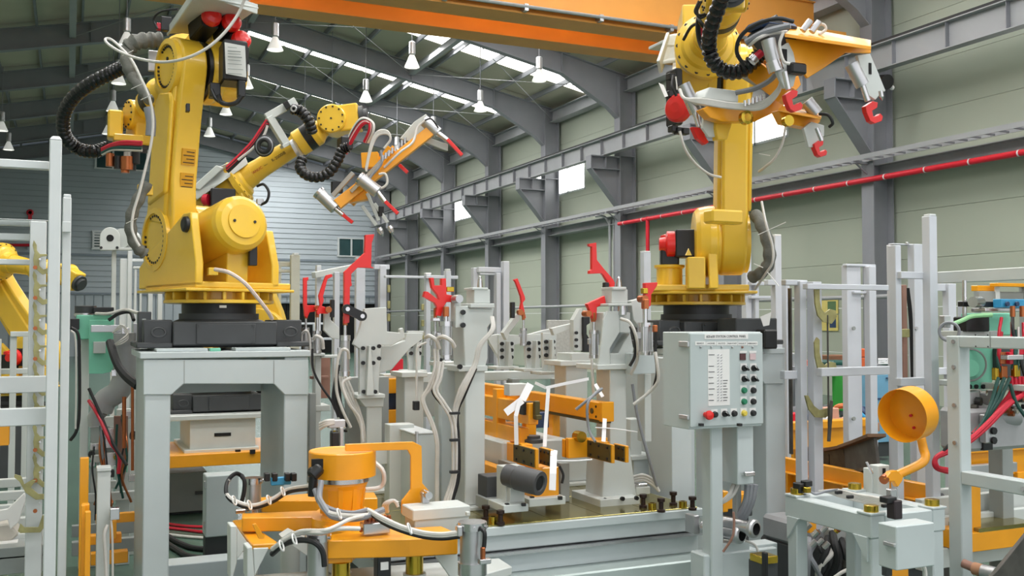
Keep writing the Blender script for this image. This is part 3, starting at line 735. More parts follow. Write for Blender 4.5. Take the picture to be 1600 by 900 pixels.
# orange upright pair and white post between frame and portal
T = thing('guide_rail', 'orange steel guide upright in two lengths just right of the white post frame', 'guide', base(133, 5.4))
post(T, 'rear_upright', ORA, 125, 139, 716, 5.5, .05); post(T, 'front_upright', ORA, 133, 142, 800, 5.1, .04); F(T, 'side_strip', ORA, 127, 132, 790, 900, 5.15, .05); F(T, 'top_block', ORA, 128, 140, 789, 801, 5.2, .06)
T = thing('valve_post', 'short pale grey post with white hoses clipped to its front', 'post', base(162, 5.5))
post(T, 'post', GREY, 152, 173, 735, 5.5, .09); F(T, 'end_cap', GREY, 151, 174, 731, 736, 5.49, .1)
hose(T, 'white_hose', HOSEW, .012, [(168,820,5.42),(163,835,5.4),(164,860,5.4),(166,900,5.4)])
hose(T, 'white_hose', HOSEW, .008, [(172,800,5.42),(175,830,5.42),(176,870,5.42),(176,905,5.42)])
F(T, 'valve', STEEL, 172, 187, 795, 812, 5.45, .06)
# green welding gun on the left
T = thing('spot_welding_gun', 'mint green spot welding gun with grey curved arm left of the portal pedestal', 'welding gun', base(160, 6.7))
F(T, 'transformer_body', MINT, 119, 178, 492, 530, 6.8, .25, .006)
flat(T, 'side_cheek', MINT, [(139,500),(176,500),(178,580),(160,584),(139,584)], 6.7, .04)
F(T, 'bracket', GREY, 146, 165, 534, 552, 6.65, .06); F(T, 'guide_bar', ALU, 142, 196, 508, 519, 6.6, .04)
MB().cyl(at(134,492,d=6.85), at(134,478,d=6.85), .07, n=20).build('servo_motor', DARK, T)
MB().cyl(at(134,494,d=6.85), at(134,489,d=6.85), .075, n=20).build('motor_ring', STEEL, T)
F(T, 'connector_block', BLK, 110, 124, 498, 515, 6.7, .1); F(T, 'cable_tray_top', BLK, 146, 178, 480, 490, 6.8, .1)
MB().tube([at(x,y,d=6.6) for x,y in ((196,520),(196,560),(194,590),(184,612),(166,624),(158,640))], .075, 12, 6).build('gun_arm', CAST, T)
MB().tube([at(x,y,d=6.62) for x,y in ((160,640),(150,650),(150,665))], .05, 10, 4).build('lower_arm', CAST, T)
MB().cyl(at(194,620,d=6.5), at(194,700,d=6.5), .013).cyl(at(207,600,d=6.5), at(207,735,d=6.5), .01).build('copper_rods', COPPER, T)
flat(T, 'fixture_plate', PINK, [(178,650),(200,650),(200,720),(192,760),(186,760),(186,715),(178,690)], 6.75, .03)
hose(T, 'black_hose', RUB, .028, [(172,535,6.5),(177,552,6.4),(185,572,6.35),(197,588,6.3),(215,603,6.25)])
hose(T, 'white_hose', HOSEW, .014, [(150,490,6.7),(170,490,6.6),(195,484,6.6),(212,488,6.5),(226,492,6.4)])
hose(T, 'black_hose', RUB, .016, [(170,500,6.6),(186,490,6.6),(203,488,6.6),(209,500,6.5)])
hose(T, 'red_hose', HOSER, .012, [(139,626,6.5),(155,652,6.4),(172,690,6.35),(186,712,6.4),(185,740,6.4)])
hose(T, 'black_hose', RUB, .014, [(139,607,6.45),(158,650,6.4),(175,690,6.35),(198,727,6.3)])
hose(T, 'black_hose', RUB, .014, [(111,512,6.3),(122,522,6.3),(124,560,6.3),(124,640,6.3),(120,672,6.3),(110,688,6.3)])
hose(T, 'white_hose', HOSEW, .008, [(111,516,6.25),(118,530,6.25),(119,600,6.25),(118,670,6.25)])
for k in range(3): hose(T, 'clip_hose', HOSEW, .007, [(176,520,6.5),(190,508+k*3,6.45),(200,520+k*4,6.45),(188,532+k*3,6.4),(176,540,6.5)])
F(T, 'air_fitting', STEEL, 190, 202, 512, 522, 6.45, .05); F(T, 'air_fitting', STEEL, 174, 182, 578, 588, 6.45, .05); F(T, 'fitting_block', ALU, 208, 226, 505, 540, 6.6, .08)
post(T, 'stand_post', GREY, 127, 140, 522, 6.9, .1); post(T, 'stand_post', GREY, 183, 205, 640, 7.0, .08)
F(T, 'manifold', STEEL, 155, 180, 670, 700, 6.9, .1); F(T, 'manifold', STEEL, 160, 182, 708, 728, 6.85, .1); F(T, 'orange_cross_arm', ORA, 150, 212, 805, 815, 6.2, .05); F(T, 'orange_slide', ORA, 140, 190, 838, 848, 6.2, .08); F(T, 'orange_slide', ORA, 142, 200, 866, 879, 6.1, .08); F(T, 'orange_foot', ORA, 162, 182, 815, 842, 6.15, .06)
post(T, 'stand_post', GREY, 142, 156, 663, 6.95, .08)
F(T, 'cross_rail', GREYD, 112, 222, 848, 860, 6.6, .06); post(T, 'stand_post', GREY, 204, 214, 560, 7.3, .06)
# flange on pole, white uprights beyond the gun
T = thing('pipe_flange_stand', 'round grey flange plate with a bolt hole, standing on a thin pole', 'stand', base(178, 9))
Y = Yd(172, 9.0)
ring = circle_pts((172,371), 16, PI, 2*PI, 14) + [(188,391),(156,391)]
MB().px(ring, (0,.05,0), Y=Y).build('flange_plate', GREY, T, .004)
p = at(172, 372, Y=Y); MB().cyl(p+V((0,-.004,0)), p+V((0,.03,0)), .032, n=16).build('bore', DARKVOID, T)
for x in (158, 183): p = at(x, 387, Y=Y); MB().cyl(p+V((0,-.01,0)), p, .013, n=8).build('bolt', BLK, T)
MB().cyl(at(190,372,d=9.1), at(206,375,d=9.3), .09, n=18).build('drum', GREY, T); F(T, 'base_bracket', GREY, 176, 206, 386, 391, 9.05, .1)
post(T, 'pole', GREY, 175, 182, 391, 9.1, .04)
T = thing('cage_frame', 'white cage uprights behind the flange stand and the robot', 'frame', base(208, 10))
for x0, x1, y in ((188,200,404),(200,207,392),(210,214,420),(219,222,416),(232,239,440),(247,254,440)): post(T, 'post', WHITE, x0, x1, y, 10.0, .08)
F(T, 'crossbar', WHITE, 190, 224, 404, 409, 10.05, .06); F(T, 'crossbar', WHITE, 208, 222, 416, 420, 10.0, .06)
# ================================================================ BASE TABLE AND FIXTURES
ZB = .69
p = at(950, 806, Z=ZB); YB = p.y
pr = at(1094, 795, Y=YB); BXR = pr.x + .02
BXL = at(600, 806, Y=YB).x
T = thing('base_table', 'long grey machine base with brass coloured top plate carrying the fixture posts', 'machine base', V(((BXL+BXR)/2, YB+.9, 0)))
MB().bx(BXL, BXR, YB, YB+2.4, ZB-.05, ZB-.006).build('table_slab', GREY2, T, .004)
m = mat('brass_plate', (150, 140, 84), .16, .75, var=.22, scale=2.2)
nx = 6
for i in range(nx):
    x0 = BXL+.02+(BXR-BXL-.04)*i/nx; x1 = BXL+.02+(BXR-BXL-.04)*(i+1)/nx
    for y0, y1 in ((YB+.02, YB+.58), (YB+.59, YB+1.3), (YB+1.31, YB+2.38)):
        MB().bx(x0, x1-.004, y0, y1, ZB-.006, ZB).build('top_plate', m, T, .001)
MB().bx(BXL, BXR, YB+.03, YB+2.37, ZB-.13, ZB-.05).build('upper_rail', GREY2, T, .006)
MB().bx(BXL, BXR, YB+.0, YB+2.4, ZB-.15, ZB-.135).build('flange_strip', STEEL, T)
MB().bx(BXL, BXR, YB+.05, YB+2.35, ZB-.25, ZB-.15).build('web', GREY2, T, .004)
b = MB(); b.bx(BXL, BXR, YB-.1, YB+.06, ZB-.40, ZB-.25); b.build('lower_rail', mat('rail_grey', (176,188,186), .3, .2), T, .008)
MB().bx(BXL, BXR, YB-.02, YB+2.3, 0, ZB-.40).build('plinth', GREYD, T, .004)
MB().bx(BXL, BXR, YB-.14, YB+.0, ZB-.47, ZB-.43).build('skirting_rail', GREY, T, .004)
F(T, 'end_valve', ALU, 1084, 1093, 806, 834, 5.1, .08)
# locating pins and bushes on the plate
def pin(px, py, kind):
    p = at(px, py, Z=ZB)
    if kind == 'pin':
        o = MB().lathe([(.022,0),(.022,.012),(.013,.016),(.013,.05),(.021,.056),(.021,.072)], (p.x,p.y,ZB), (0,0,1), 14).build('locating_pin', mat('dark_brown_steel',(58,44,40),.4,.6))
        return tag(o, '', 'pin')
    o = MB().lathe([(.022,0),(.022,.035),(.014,.035),(.014,.02)], (p.x,p.y,ZB), (0,0,1), 14).build('locating_bush', BRASS)
    return tag(o, '', 'bush')
PN = [(1005,793,'pin','dark flanged pin nearest the D-shaped post foot, left one of four near the panel'),(1033,800,'pin','dark flanged pin closest to the front edge of the brass plate'),
      (1052,789,'pin','dark flanged pin farthest back on the brass plate near the panel post'),(1082,797,'pin','dark flanged pin right beside the control panel post'),
      (1019,796,'bush','small brass bush between the two left pins'),(1067,793,'bush','small brass bush between the two right pins'),
      (759,812,'pin','dark flanged pin in front of the big column, beside the terminal box'),(782,820,'pin','dark flanged pin in front of the grey motor bracket'),(770,818,'bush','brass bush between the two pins by the terminal box')]
for x, y, k, l in PN: pin(x, y, k)['label'] = l
BACK = 5.6
def zcol(T, x0, x1, ytop, d, dep, name='column', m=GREY, spread=0):
    Y = Yd((x0+x1)/2, d); a = at(x0, ytop, Y=Y); c = at(x1, ytop, Y=Y)
    MB().bx(a.x, c.x, Y, Y+dep, ZB+.02, a.z).build(name, m, T, .005)
    MB().bx(a.x-.06-spread, c.x+.06+spread, Y-.06, Y+dep+.06, ZB, ZB+.02).build('foot_plate', m, T, .003)
    return Y, a, c
def cylinder(T, px, ytop, ybot, d, wpx, rod_to=None, m=ALU):
    # air cylinder: barrel with end caps, rod and clevis above it
    Y = Yd(px, d); t = at(px, ytop, Y=Y); u = at(px, ybot, Y=Y); r = (at(px+wpx/2, ytop, Y=Y)-t).length; Y += r
    L = t.z-u.z; c = V((t.x, Y, 0))
    MB().cyl(c+V((0,0,u.z+L*.1)), c+V((0,0,t.z-L*.12)), r, n=20).build('barrel', m, T)
    b = MB(); b.cyl(c+V((0,0,t.z-L*.13)), c+V((0,0,t.z)), r*1.12, n=20).cyl(c+V((0,0,u.z)), c+V((0,0,u.z+L*.12)), r*1.12, n=20); b.build('end_cap', STEEL, T, kind='stuff')
    b = MB()
    for k in range(4):
        a = PI/4+k*PI/2; b.cyl(c+V((r*1.02*math.cos(a), r*1.02*math.sin(a), u.z+L*.06)), c+V((r*1.02*math.cos(a), r*1.02*math.sin(a), t.z-L*.04)), r*.1, n=6)
    b.build('tie_rods', STEEL, T, kind='stuff')
    MB().bx(c.x-r*1.5, c.x-r*.9, c.y-r*.4, c.y+r*.4, t.z-L*.5, t.z-L*.3).build('sensor', ALU, T, .002)
    if rod_to is not None:
        z1 = at(px, rod_to, Y=Y-r).z
        MB().cyl(c+V((0,0,t.z)), c+V((0,0,z1)), r*.36, n=12).build('rod', STEEL, T)
        b = MB(); b.bx(c.x-r*.45, c.x+r*.45, c.y-r*.4, c.y+r*.4, z1-.01, z1+.045); b.build('clevis', COPPER, T, .004)
    return c, r
# --- post with pin block (right one, with C-shaped body)
T = thing('fixture_post', 'grey fixture post with C-shaped cut-out and pin block, left of the control panel', 'fixture post', base(962, 5.6, ZB))
d = 5.6; Y = Yd(962, d)
MB().px([(943,488),(985,488),(985,520),(968,520),(968,492),(953,492),(953,520),(943,540)], (0,.16,0), Y=Y).build('upper_head', GREY, T, .003)
MB().px([(935,570),(953,570),(953,545),(968,520),(968,486),(949,486),(943,500),(939,540)], (0,.02,0), Y=Y-.01).build('left_cheek', GREY, T, .003)
MB().px([(953,570),(984,570),(990,545),(985,520),(975,535),(966,552),(953,552)], (0,.18,0), Y=Y+.02).build('right_cheek', GREY, T, .003)
F(T, 'back_plate', GREY2, 945, 985, 488, 570, d+.12, .03)
F(T, 'head_plate', GREY, 950, 988, 474, 478, d-.02, .2); F(T, 'pin_block', GREY, 956, 981, 452, 474, d+.02, .12); F(T, 'block_top', GREY, 958, 979, 448, 453, d+.0, .14)
p = at(967, 448, Y=Yd(967,d+.08)); MB().lathe([(.016,0),(.014,.025),(.008,.05),(0,.06)], p, (0,0,1), 12).build('locating_pin', STEEL, T)
p = at(972, 492, Y=Y-.01); MB().cyl(p, at(972,478,Y=Y-.01), .025, n=14).build('spring_housing', STEEL, T)
F(T, 'flange', GREY, 934, 986, 570, 577, d-.03, .26)
b = MB()
Yf = Y; 
def cornerbox(b, t0, t1, yt, b0, b1, yb, Y, dep):
    q = [at(t0,yt,Y=Y), at(t1,yt,Y=Y), at(b1,yb,Y=Y), at(b0,yb,Y=Y)]
    vs = [q[3],q[2],q[1],q[0]] + [v+V((0,dep,0)) for v in (q[3],q[2],q[1],q[0])]
    b.add(vs, [(0,1,2,3),(7,6,5,4),(0,4,5,1),(1,5,6,2),(2,6,7,3),(3,7,4,0)])
    return b
cornerbox(b, 953, 979, 577, 953, 979, 705, Y, .16).build('column', GREY, T, .004)
cornerbox(MB(), 944, 984, 700, 941, 996, 783, Y-.02, .2).build('flared_foot', GREY, T, .004)
F(T, 'foot_plate', GREY, 938, 1000, 781, 788, d-.1, .34)
boltrow(T, [(945,781),(972,779),(994,778)], d-.1, .012)
hose(T, 'white_hose', HOSEW, .012, [(970,498,5.5),(985,505,5.45),(995,530,5.45),(996,560,5.5),(986,585,5.55)]); hose(T, 'black_hose', RUB, .012, [(985,510,5.52),(992,530,5.5),(992,555,5.5),(984,572,5.5)])
# --- big tall column (centre) with pin block
T = thing('fixture_post', 'tallest grey fixture column in the middle with hose bundles down its side', 'fixture post', base(735, 5.4, ZB))
d = 5.4; Y, a, c = zcol(T, 727, 758, 575, d, .2)
MB().px([(722,482),(772,482),(770,500),(762,512),(762,560),(758,574),(727,574)], (0,.18,0), Y=Y+.0).build('upper_body', GREY, T, .004)
F(T, 'head_plate', GREY, 735, 773, 474, 481, d-.01, .2); F(T, 'pin_block', GREY, 741, 766, 452, 474, d+.03, .12); F(T, 'block_top', GREY, 738, 763, 449, 453, d+.02, .13)
p = at(750, 449, Y=Yd(750,d+.08)); MB().lathe([(.016,0),(.012,.04),(.006,.06),(0,.065)], p, (0,0,1), 12).build('locating_pin', STEEL, T)
F(T, 'flange', GREY, 717, 762, 572, 580, d-.02, .24); F(T, 'clamp_plate', GREY, 712, 732, 478, 512, d-.03, .04)
boltrow(T, [(723,488),(723,508),(718,573)], d-.04, .014)
F(T, 'side_panel', GREY2, 690, 727, 575, 800, d+.12, .05)
for k, o in enumerate((0, 4, 8)):
    hose(T, 'white_hose', HOSEW, .011, [(770-o*.3,495,5.35),(771-o*.4,515,5.3),(752-o*.5,540,5.28),(744-o*.5,570,5.28),(728-o,605,5.26),(714-o*.6,640,5.28),(711-o*.5,680,5.28),(712-o*.6,740,5.28),(702-o,785,5.25)])
hose(T, 'black_hose', RUB, .016, [(743,575,5.3),(726,615,5.3),(714,645,5.32),(716,690,5.3),(716,745,5.3),(706,783,5.28)])
for y in (646, 688, 738): F(T, 'cable_clip', BLK, 705, 719, y-1.5, y+1.5, 5.22, .03, 0)
# --- post with the long red arm
T = thing('fixture_post', 'grey post with wide bolted face plate, carrying the tallest red arm', 'fixture post', base(585, 5.9, ZB))
d = 5.9; Y, a, c = zcol(T, 573, 597, 634, d, .14)
MB().px([(552,538),(562,515),(570,482),(604,480),(605,518),(625,520),(625,514),(630,512),(633,528),(612,540),(596,540),(592,600),(592,620),(562,620),(562,545)], (0,.04,0), Y=Y-.03).build('face_plate', GREY, T, .003)
MB().px([(573,540),(576,540),(581,617),(569,617)], (0,-.05,0), Y=Y-.03).build('stiffener', GREY, T, .002)
F(T, 'flange', GREY, 558, 602, 617, 622, d-.05, .24); cornerbox(MB(), 560, 600, 622, 571, 599, 636, Y-.01, .17).build('taper_neck', GREY, T, .003)
boltrow(T, [(567,544),(567,567),(583,544),(583,567),(592,541),(592,560),(568,612),(586,612)], d-.07, .012)
MB().px([(592,540),(612,540),(633,532),(636,520),(660,520),(660,530),(640,545),(612,578),(592,583)], (0,.05,0), Y=Y+.06).build('side_bracket', GREY, T, .003)
F(T, 'rear_column', GREYD, 545, 607, 590, 800, d+.25, .1)
T = thing('clamp_arm_unit', 'tallest red clamp arm with black toggle link on its air cylinder', 'clamp', base(545, 5.75, 1.2))
flat(T, 'arm', RED, [(571,367),(585,366),(584,371),(581,380),(580,417),(584,418),(584,419),(559,418),(549,428),(549,440),(550,446),(547,448),(546,504),(538,506),(538,425),(570,395)], 5.78, .03, .002)
b = MB(); p, q = at(541,483,Y=Yd(550,5.75)), at(564,494,Y=Yd(550,5.75)); b.cyl(p,p+V((0,-.03,0)),.028,n=16).cyl(q,q+V((0,-.03,0)),.028,n=16).bar(p+V((0,-.015,0)),q+V((0,-.015,0)),.028,.05,(0,0,1)); b.build('toggle_link', BLK, T)
for u in (p, q): MB().cyl(u+V((0,-.03,0)),u+V((0,-.036,0)),.013,n=10).build('link_pin', STEEL, T)
cylinder(T, 541, 524, 588, 5.75, 15, 506)
hose(T, 'white_hose', HOSEW, .012, [(545,560,5.66),(543,548,5.62),(533,548,5.62),(526,575,5.62),(526,610,5.65),(535,640,5.65),(548,668,5.68)])
hose(T, 'white_hose', HOSEW, .012, [(548,590,5.68),(535,600,5.65),(545,630,5.65),(562,655,5.7),(567,690,5.7)])
hose(T, 'black_hose', RUB, .01, [(530,570,5.68),(526,600,5.68),(530,640,5.68),(538,650,5.68)])
# --- two shorter red arms at left
T = thing('clamp_arm_unit', 'leftmost red clamp arm with L-shaped foot, right beside the robot pedestal', 'clamp', base(478, 6.4, 1.2))
flat(T, 'arm', RED, [(474,434),(482,433),(482,437),(480,439),(480,477),(496,477),(496,486),(484,488),(480,497),(476,494),(474,476)], 6.4, .025)
cylinder(T, 479, 512, 552, 6.4, 10, 496); hose(T, 'white_hose', HOSEW, .012, [(472,540,6.3),(470,525,6.3),(479,517,6.28),(484,530,6.3),(486,560,6.3),(490,585,6.3)])
p = at(495,481,Y=Yd(495,6.4)); MB().cyl(p+V((0,-.02,0)),p+V((0,.04,0)),.016,n=12).build('pivot_pin', COPPER, T)
T = thing('clamp_arm_unit', 'bent red clamp arm second from the robot pedestal, leaning over a bolted plate', 'clamp', base(498, 6.3, 1.2))
flat(T, 'arm', RED, [(510,430),(518,428),(520,432),(512,436),(505,463),(506,470),(503,478),(514,482),(513,490),(500,490),(497,493),(495,488),(500,476),(498,462),(507,436)], 6.3, .025)
cylinder(T, 497, 517, 552, 6.3, 12, 494)
MB().px([(507,490),(516,478),(517,500),(530,512),(530,530),(518,528),(506,516)], (0,.03,0), Y=Yd(515,6.35)).build('side_plate', GREY, T, .002)
F(T, 'stop_bar', BLK, 517, 523, 468, 496, 6.3, .03); p = at(512,484,Y=Yd(512,6.28)); MB().cyl(p+V((0,-.03,0)),p,.02,n=12).build('pivot_pin', COPPER, T)
hose(T, 'white_hose', HOSEW, .014, [(490,530,6.2),(494,525,6.18),(503,530,6.18),(505,545,6.2)]); hose(T, 'black_hose', RUB, .01, [(488,545,6.2),(489,575,6.2),(500,600,6.2),(517,625,6.2),(524,640,6.2)])
post(T, 'support_post', GREY, 493, 502, 552, 6.35, .08); F(T, 'support_shelf', GREY, 485, 508, 552, 556, 6.3, .1); F(T, 'cross_bracket', GREY, 502, 530, 555, 559, 6.35, .08)
F(T, 'fixture_plate', PINK, 501, 516, 557, 622, 6.5, .02)
# --- triple claw clamp
T = thing('clamp_arm_unit', 'red three-fingered claw clamp on two air cylinders left of the tall column', 'clamp', base(690, 5.4, 1.1))
flat(T, 'arm', RED, [(672,434),(678,434),(679,446),(690,446),(690,435),(697,435),(698,460),(716,463),(716,472),(698,472),(692,482),(690,494),(681,493),(683,480),(679,473),(662,464),(664,455),(669,456),(682,466),(686,468),(683,460),(675,450)], 5.4, .03)
p = at(715,467,Y=Yd(715,5.38)); MB().cyl(p+V((0,-.03,0)),p+V((0,.05,0)),.022,n=14).build('pivot_pin', ALU, T)
cylinder(T, 700, 502, 562, 5.35, 19, 492); cylinder(T, 682, 518, 562, 5.4, 11, 494)
F(T, 'bracket', GREY, 710, 720, 470, 500, 5.42, .06); F(T, 'bronze_stop', BRASS, 698, 710, 448, 456, 5.45, .04)
hose(T, 'white_hose', HOSEW, .015, [(665,527,5.3),(672,525,5.26),(682,532,5.26),(686,545,5.28)]); hose(T, 'white_hose', HOSEW, .015, [(682,530,5.28),(692,526,5.22),(704,532,5.22),(710,542,5.25)])
for o in (0, 5): hose(T, 'white_hose', HOSEW, .011, [(684-o,545,5.3),(684-o,575,5.28),(674-o,605,5.28),(662-o*.5,625,5.28),(676-o*.6,660,5.28),(684-o*.5,690,5.28),(684-o*.5,740,5.3),(684-o*.5,785,5.3)])
for o in (0, 5): hose(T, 'white_hose', HOSEW, .011, [(688+o,565,5.28),(684+o,590,5.26),(678+o,610,5.25),(690+o,630,5.25),(704+o,655,5.25),(708+o,690,5.25),(708+o,740,5.25)])
hose(T, 'black_hose', RUB, .01, [(690,560,5.3),(680,590,5.3),(676,612,5.3),(690,632,5.3)])
hose(T, 'white_cord', HOSEW, .008, [(666,535,5.35),(652,545,5.35),(651,580,5.35),(651,625,5.35)]); F(T, 'plug', BLK, 647, 656, 627, 641, 5.33, .03)
F(T, 'valve_head', STEEL, 676, 688, 497, 502, 5.38, .04)
# --- right hand red arms
T = thing('clamp_arm_unit', 'tall hooked red clamp arm with black stop bar beside the right pin block', 'clamp', base(945, 5.7, 1.1))
flat(T, 'arm', RED, [(920,381),(932,379),(933,406),(944,420),(958,436),(961,442),(957,470),(951,470),(953,446),(943,430),(940,427),(921,428),(921,423),(925,421),(925,386),(921,385)], 5.7, .025)
F(T, 'stop_bar', BLK, 945, 952, 441, 476, 5.68, .03)
flat(T, 'lower_arm', RED, [(917,475),(945,462),(947,474),(933,480),(932,500),(928,504),(924,490)], 5.62, .03)
cylinder(T, 931, 516, 560, 5.6, 12, 500); p = at(918,490,Y=Yd(918,5.6)); MB().cyl(p+V((0,-.02,0)),p+V((0,.04,0)),.018,n=12).build('pivot_pin', COPPER, T)
hose(T, 'white_hose', HOSEW, .012, [(925,560,5.58),(926,590,5.58),(928,620,5.6)])
T = thing('clamp_arm_unit', 'short red clamp arm with silver cylinder directly left of the right robot', 'clamp', base(1014, 5.5, 1.1))
flat(T, 'arm', RED, [(1008,442),(1028,441),(1027,446),(1018,460),(1017,478),(1012,480),(1009,476)], 5.5, .03)
cylinder(T, 1014, 504, 555, 5.45, 19, 480); p = at(1004,467,Y=Yd(1004,5.5)); MB().cyl(p+V((0,-.03,0)),p+V((0,.03,0)),.02,n=12).build('pivot_pin', COPPER, T); F(T, 'bronze_stop', BRASS, 1005, 1013, 450, 459, 5.48, .03)
MB().px([(986,470),(1006,465),(1010,478),(1010,510),(1000,512),(990,500)], (0,.05,0), Y=Yd(998,5.65)).build('mount_plate', GREY, T, .003)
hose(T, 'white_hose', HOSEW, .012, [(1024,550,5.4),(1027,570,5.38),(1028,595,5.38),(1015,612,5.4),(990,632,5.4)]); hose(T, 'black_hose', RUB, .012, [(1025,520,5.42),(1024,550,5.42),(1027,580,5.4),(1022,605,5.42)]); F(T, 'fitting', COPPER, 1022, 1028, 508, 519, 5.42, .02)
F(T, 'bracket', GREY2, 985, 1024, 552, 584, 5.6, .06); F(T, 'post', GREY, 1007, 1018, 584, 690, 5.7, .08)
T = thing('clamp_arm_unit', 'small bent red clamp arm standing alone in front of the window wall', 'clamp', base(818, 6.6, 1.1))
flat(T, 'arm', RED, [(803,437),(809,435),(820,463),(821,468),(817,473),(821,492),(822,497),(818,497),(813,482),(815,472),(814,463),(806,441)], 6.6, .025)
cylinder(T, 820, 513, 540, 6.55, 9, 498); F(T, 'stop_bar', BLK, 799, 805, 472, 497, 6.55, .03); p = at(811,488,Y=Yd(811,6.58)); MB().cyl(p+V((0,-.03,0)),p,.02,n=12).build('pivot_pin', COPPER, T)
MB().px([(786,520),(808,490),(812,490),(812,500),(796,520),(792,532)], (0,.05,0), Y=Yd(800,6.65)).build('arm_bracket', GREY, T, .002)
# --- bolted plates and columns behind (mid ground)
T = thing('bracket_row', 'row of grey bolted bracket plates on a rail behind the fixtures', 'bracket', base(760, 6.8, ZB))
def vplate(x, y0, y1, d, w=26):
    MB().px([(x,y0),(x+w,y0),(x+w-2,y0+30),(x+w-4,y1-3),(x+2,y1-3),(x,y0+30)], (0,.03,0), Y=Yd(x+w/2,d)).build('bracket_plate', GREY, T, .002)
    MB().px([(x+w/2-2,y0+10),(x+w/2,y0+10),(x+w/2+4,y1-3),(x+w/2-4,y1-3)], (0,-.06,0), Y=Yd(x+w/2,d)).build('stiffener', GREY, T, .002)
    F(T, 'plate_foot', GREY, x-3, x+w+6, y1-4, y1, d-.08, .16)
    boltrow(T, [(x+5,y0+14),(x+5,y0+24),(x+5,y0+35),(x+w-6,y0+14),(x+w-6,y0+24),(x+w-6,y0+35)], d-.02, .013)
vplate(637, 517, 583, 6.6, 24); vplate(779, 523, 577, 6.8, 26); vplate(821, 522, 580, 6.6, 26); vplate(848, 520, 585, 6.5, 22)
MB().px([(606,522),(640,520),(640,517),(662,517),(662,524),(640,528),(620,545),(606,558)], (0,.04,0), Y=Yd(630,6.7)).build('gusset', GREY, T, .002)
MB().px([(760,525),(780,522),(821,524),(850,516),(866,513),(866,524),(845,530),(800,540),(786,560),(780,560),(765,535)], (0,.04,0), Y=Yd(810,6.85)).build('gusset', GREY, T, .002)
F(T, 'rail', GREY, 600, 880, 585, 592, 6.9, .12); F(T, 'rail', GREYD, 600, 690, 590, 650, 7.3, .1)
for x in (615, 700, 800, 870): post(T, 'rail_leg', GREYD, x, x+12, 592, 6.95, .1, ZB)
T = thing('fixture_post', 'grey fixture column with black curved guide, right of the bracket row', 'fixture post', base(905, 6.2, ZB))
d = 6.2; Y, a, c = zcol(T, 884, 918, 565, d, .16)
MB().px([(896,500),(906,482),(910,482),(910,548),(896,548)], (0,.05,0), Y=Y).build('side_plate', GREY, T, .002)
MB().px([(911,495),(922,495),(922,505),(917,508),(917,522),(924,534),(923,550),(912,550),(912,530),(911,522)], (0,.04,0), Y=Y-.02).build('guide', BLK, T, .003)
F(T, 'upper_block', GREY, 893, 925, 552, 566, d-.02, .2); F(T, 'flange', GREY, 876, 926, 564, 571, d-.04, .24)
boltrow(T, [(900,520),(900,531),(900,541)], d-.02, .01)
MB().px([(862,513),(895,505),(905,490),(908,494),(896,512),(866,524)], (0,.04,0), Y=Y+.05).build('reach_arm', GREY, T, .002)
tag(F(None, 'wire_mesh_panel', mat('mesh_grey', (186,186,182), .6, var=.12, scale=60), 856, 897, 500, 580, 7.4, .03), 'pale perforated guard panel behind the bracket plates', 'panel')
T = thing('fixture_post', 'stout grey column with flared cap between the claw clamp and the red arm post', 'fixture post', base(620, 6.3, ZB))
zcol(T, 632, 662, 588, 6.3, .18); F(T, 'flange', GREY, 628, 668, 582, 589, 6.27, .24)
T = thing('fixture_post', 'plain grey column left of the tall column, behind the claw clamp', 'fixture post', base(700, 6.0, ZB))
zcol(T, 692, 718, 570, 5.95, .15); F(T, 'bolted_plate', GREY, 711, 720, 510, 550, 5.9, .03); F(T, 'flange', GREY, 688, 722, 566, 572, 5.93, .2)
boltrow(T, [(718,520),(718,532),(718,544)], 5.9, .01)
T = thing('fixture_post', 'pale grey square pillar just left of the control panel', 'fixture post', base(1030, 5.9))
post(T, 'pillar', GREY2, 1049, 1080, 560, 5.9, .26)
T = thing('robot_pedestal', 'grey pedestal under the right robot, half hidden by the control panel', 'pedestal', base(1120, 6.7))
Y = Yd(1150, 6.35); a = at(1060, 545, Y=Y); c = at(1224, 545, Y=Y)
MB().bx(a.x, c.x, Y-.02, Y+.85, ZP-.055, ZP-.018).build('top_plate', GREY2, T, .004)
MB().bx(a.x+.1, c.x-.1, Y+.05, Y+.8, ZP-.018, ZP).build('mounting_pad', GREY2, T, .003)
for x0, x1 in ((1060,1085),(1196,1226)):
    p, q = at(x0,500,Y=Y), at(x1,500,Y=Y); MB().bx(p.x, q.x, Y, Y+.8, .02, ZP-.055).build('leg', GREY2, T, .006)
MB().px([(1060,551),(1224,551),(1224,600),(1195,600),(1188,590),(1095,590),(1085,600),(1060,600)], (0,.04,0), Y=Y-.012).build('fascia', GREY2, T, .004)
MB().bx(a.x-.05, c.x+.05, Y-.05, Y+.85, 0, .02).build('foot_plate', GREY2, T, .003)
# ================================================================ MIDDLE: ORANGE TRANSFER, BLOCKS, TAPES
def S(T, name, m, x0, x1, y0, y1, X, dep, bev=.003):
    return MB().sb(x0, x1, y0, y1, X, dep).build(name, m, T, bev)
def ybeam(T, name, m, px_near, py_near, d, L, h, w, bev=.004):
    # beam along the hall whose near, left, upper corner is seen at this pixel
    p = at(px_near, py_near, d=d); return MB().bx(p.x, p.x+w, p.y, p.y+L, p.z-h, p.z).build(name, m, T, bev)
BRN = mat('brown_wear_plate', (92, 84, 50), .5, .5, var=.15)
T = thing('transfer_rail', 'orange box beam with bolted end cap pointing at the viewer above the brass plate', 'beam', base(900, 5.6, ZB))
ybeam(T, 'beam', ORA, 937, 629, 5.45, .98, .1, .07)
p = at(937, 629, d=5.45); MB().bx(p.x-.004, p.x+.074, p.y-.03, p.y, p.z-.104, p.z+.004).build('end_cap', ORA, T, .003)
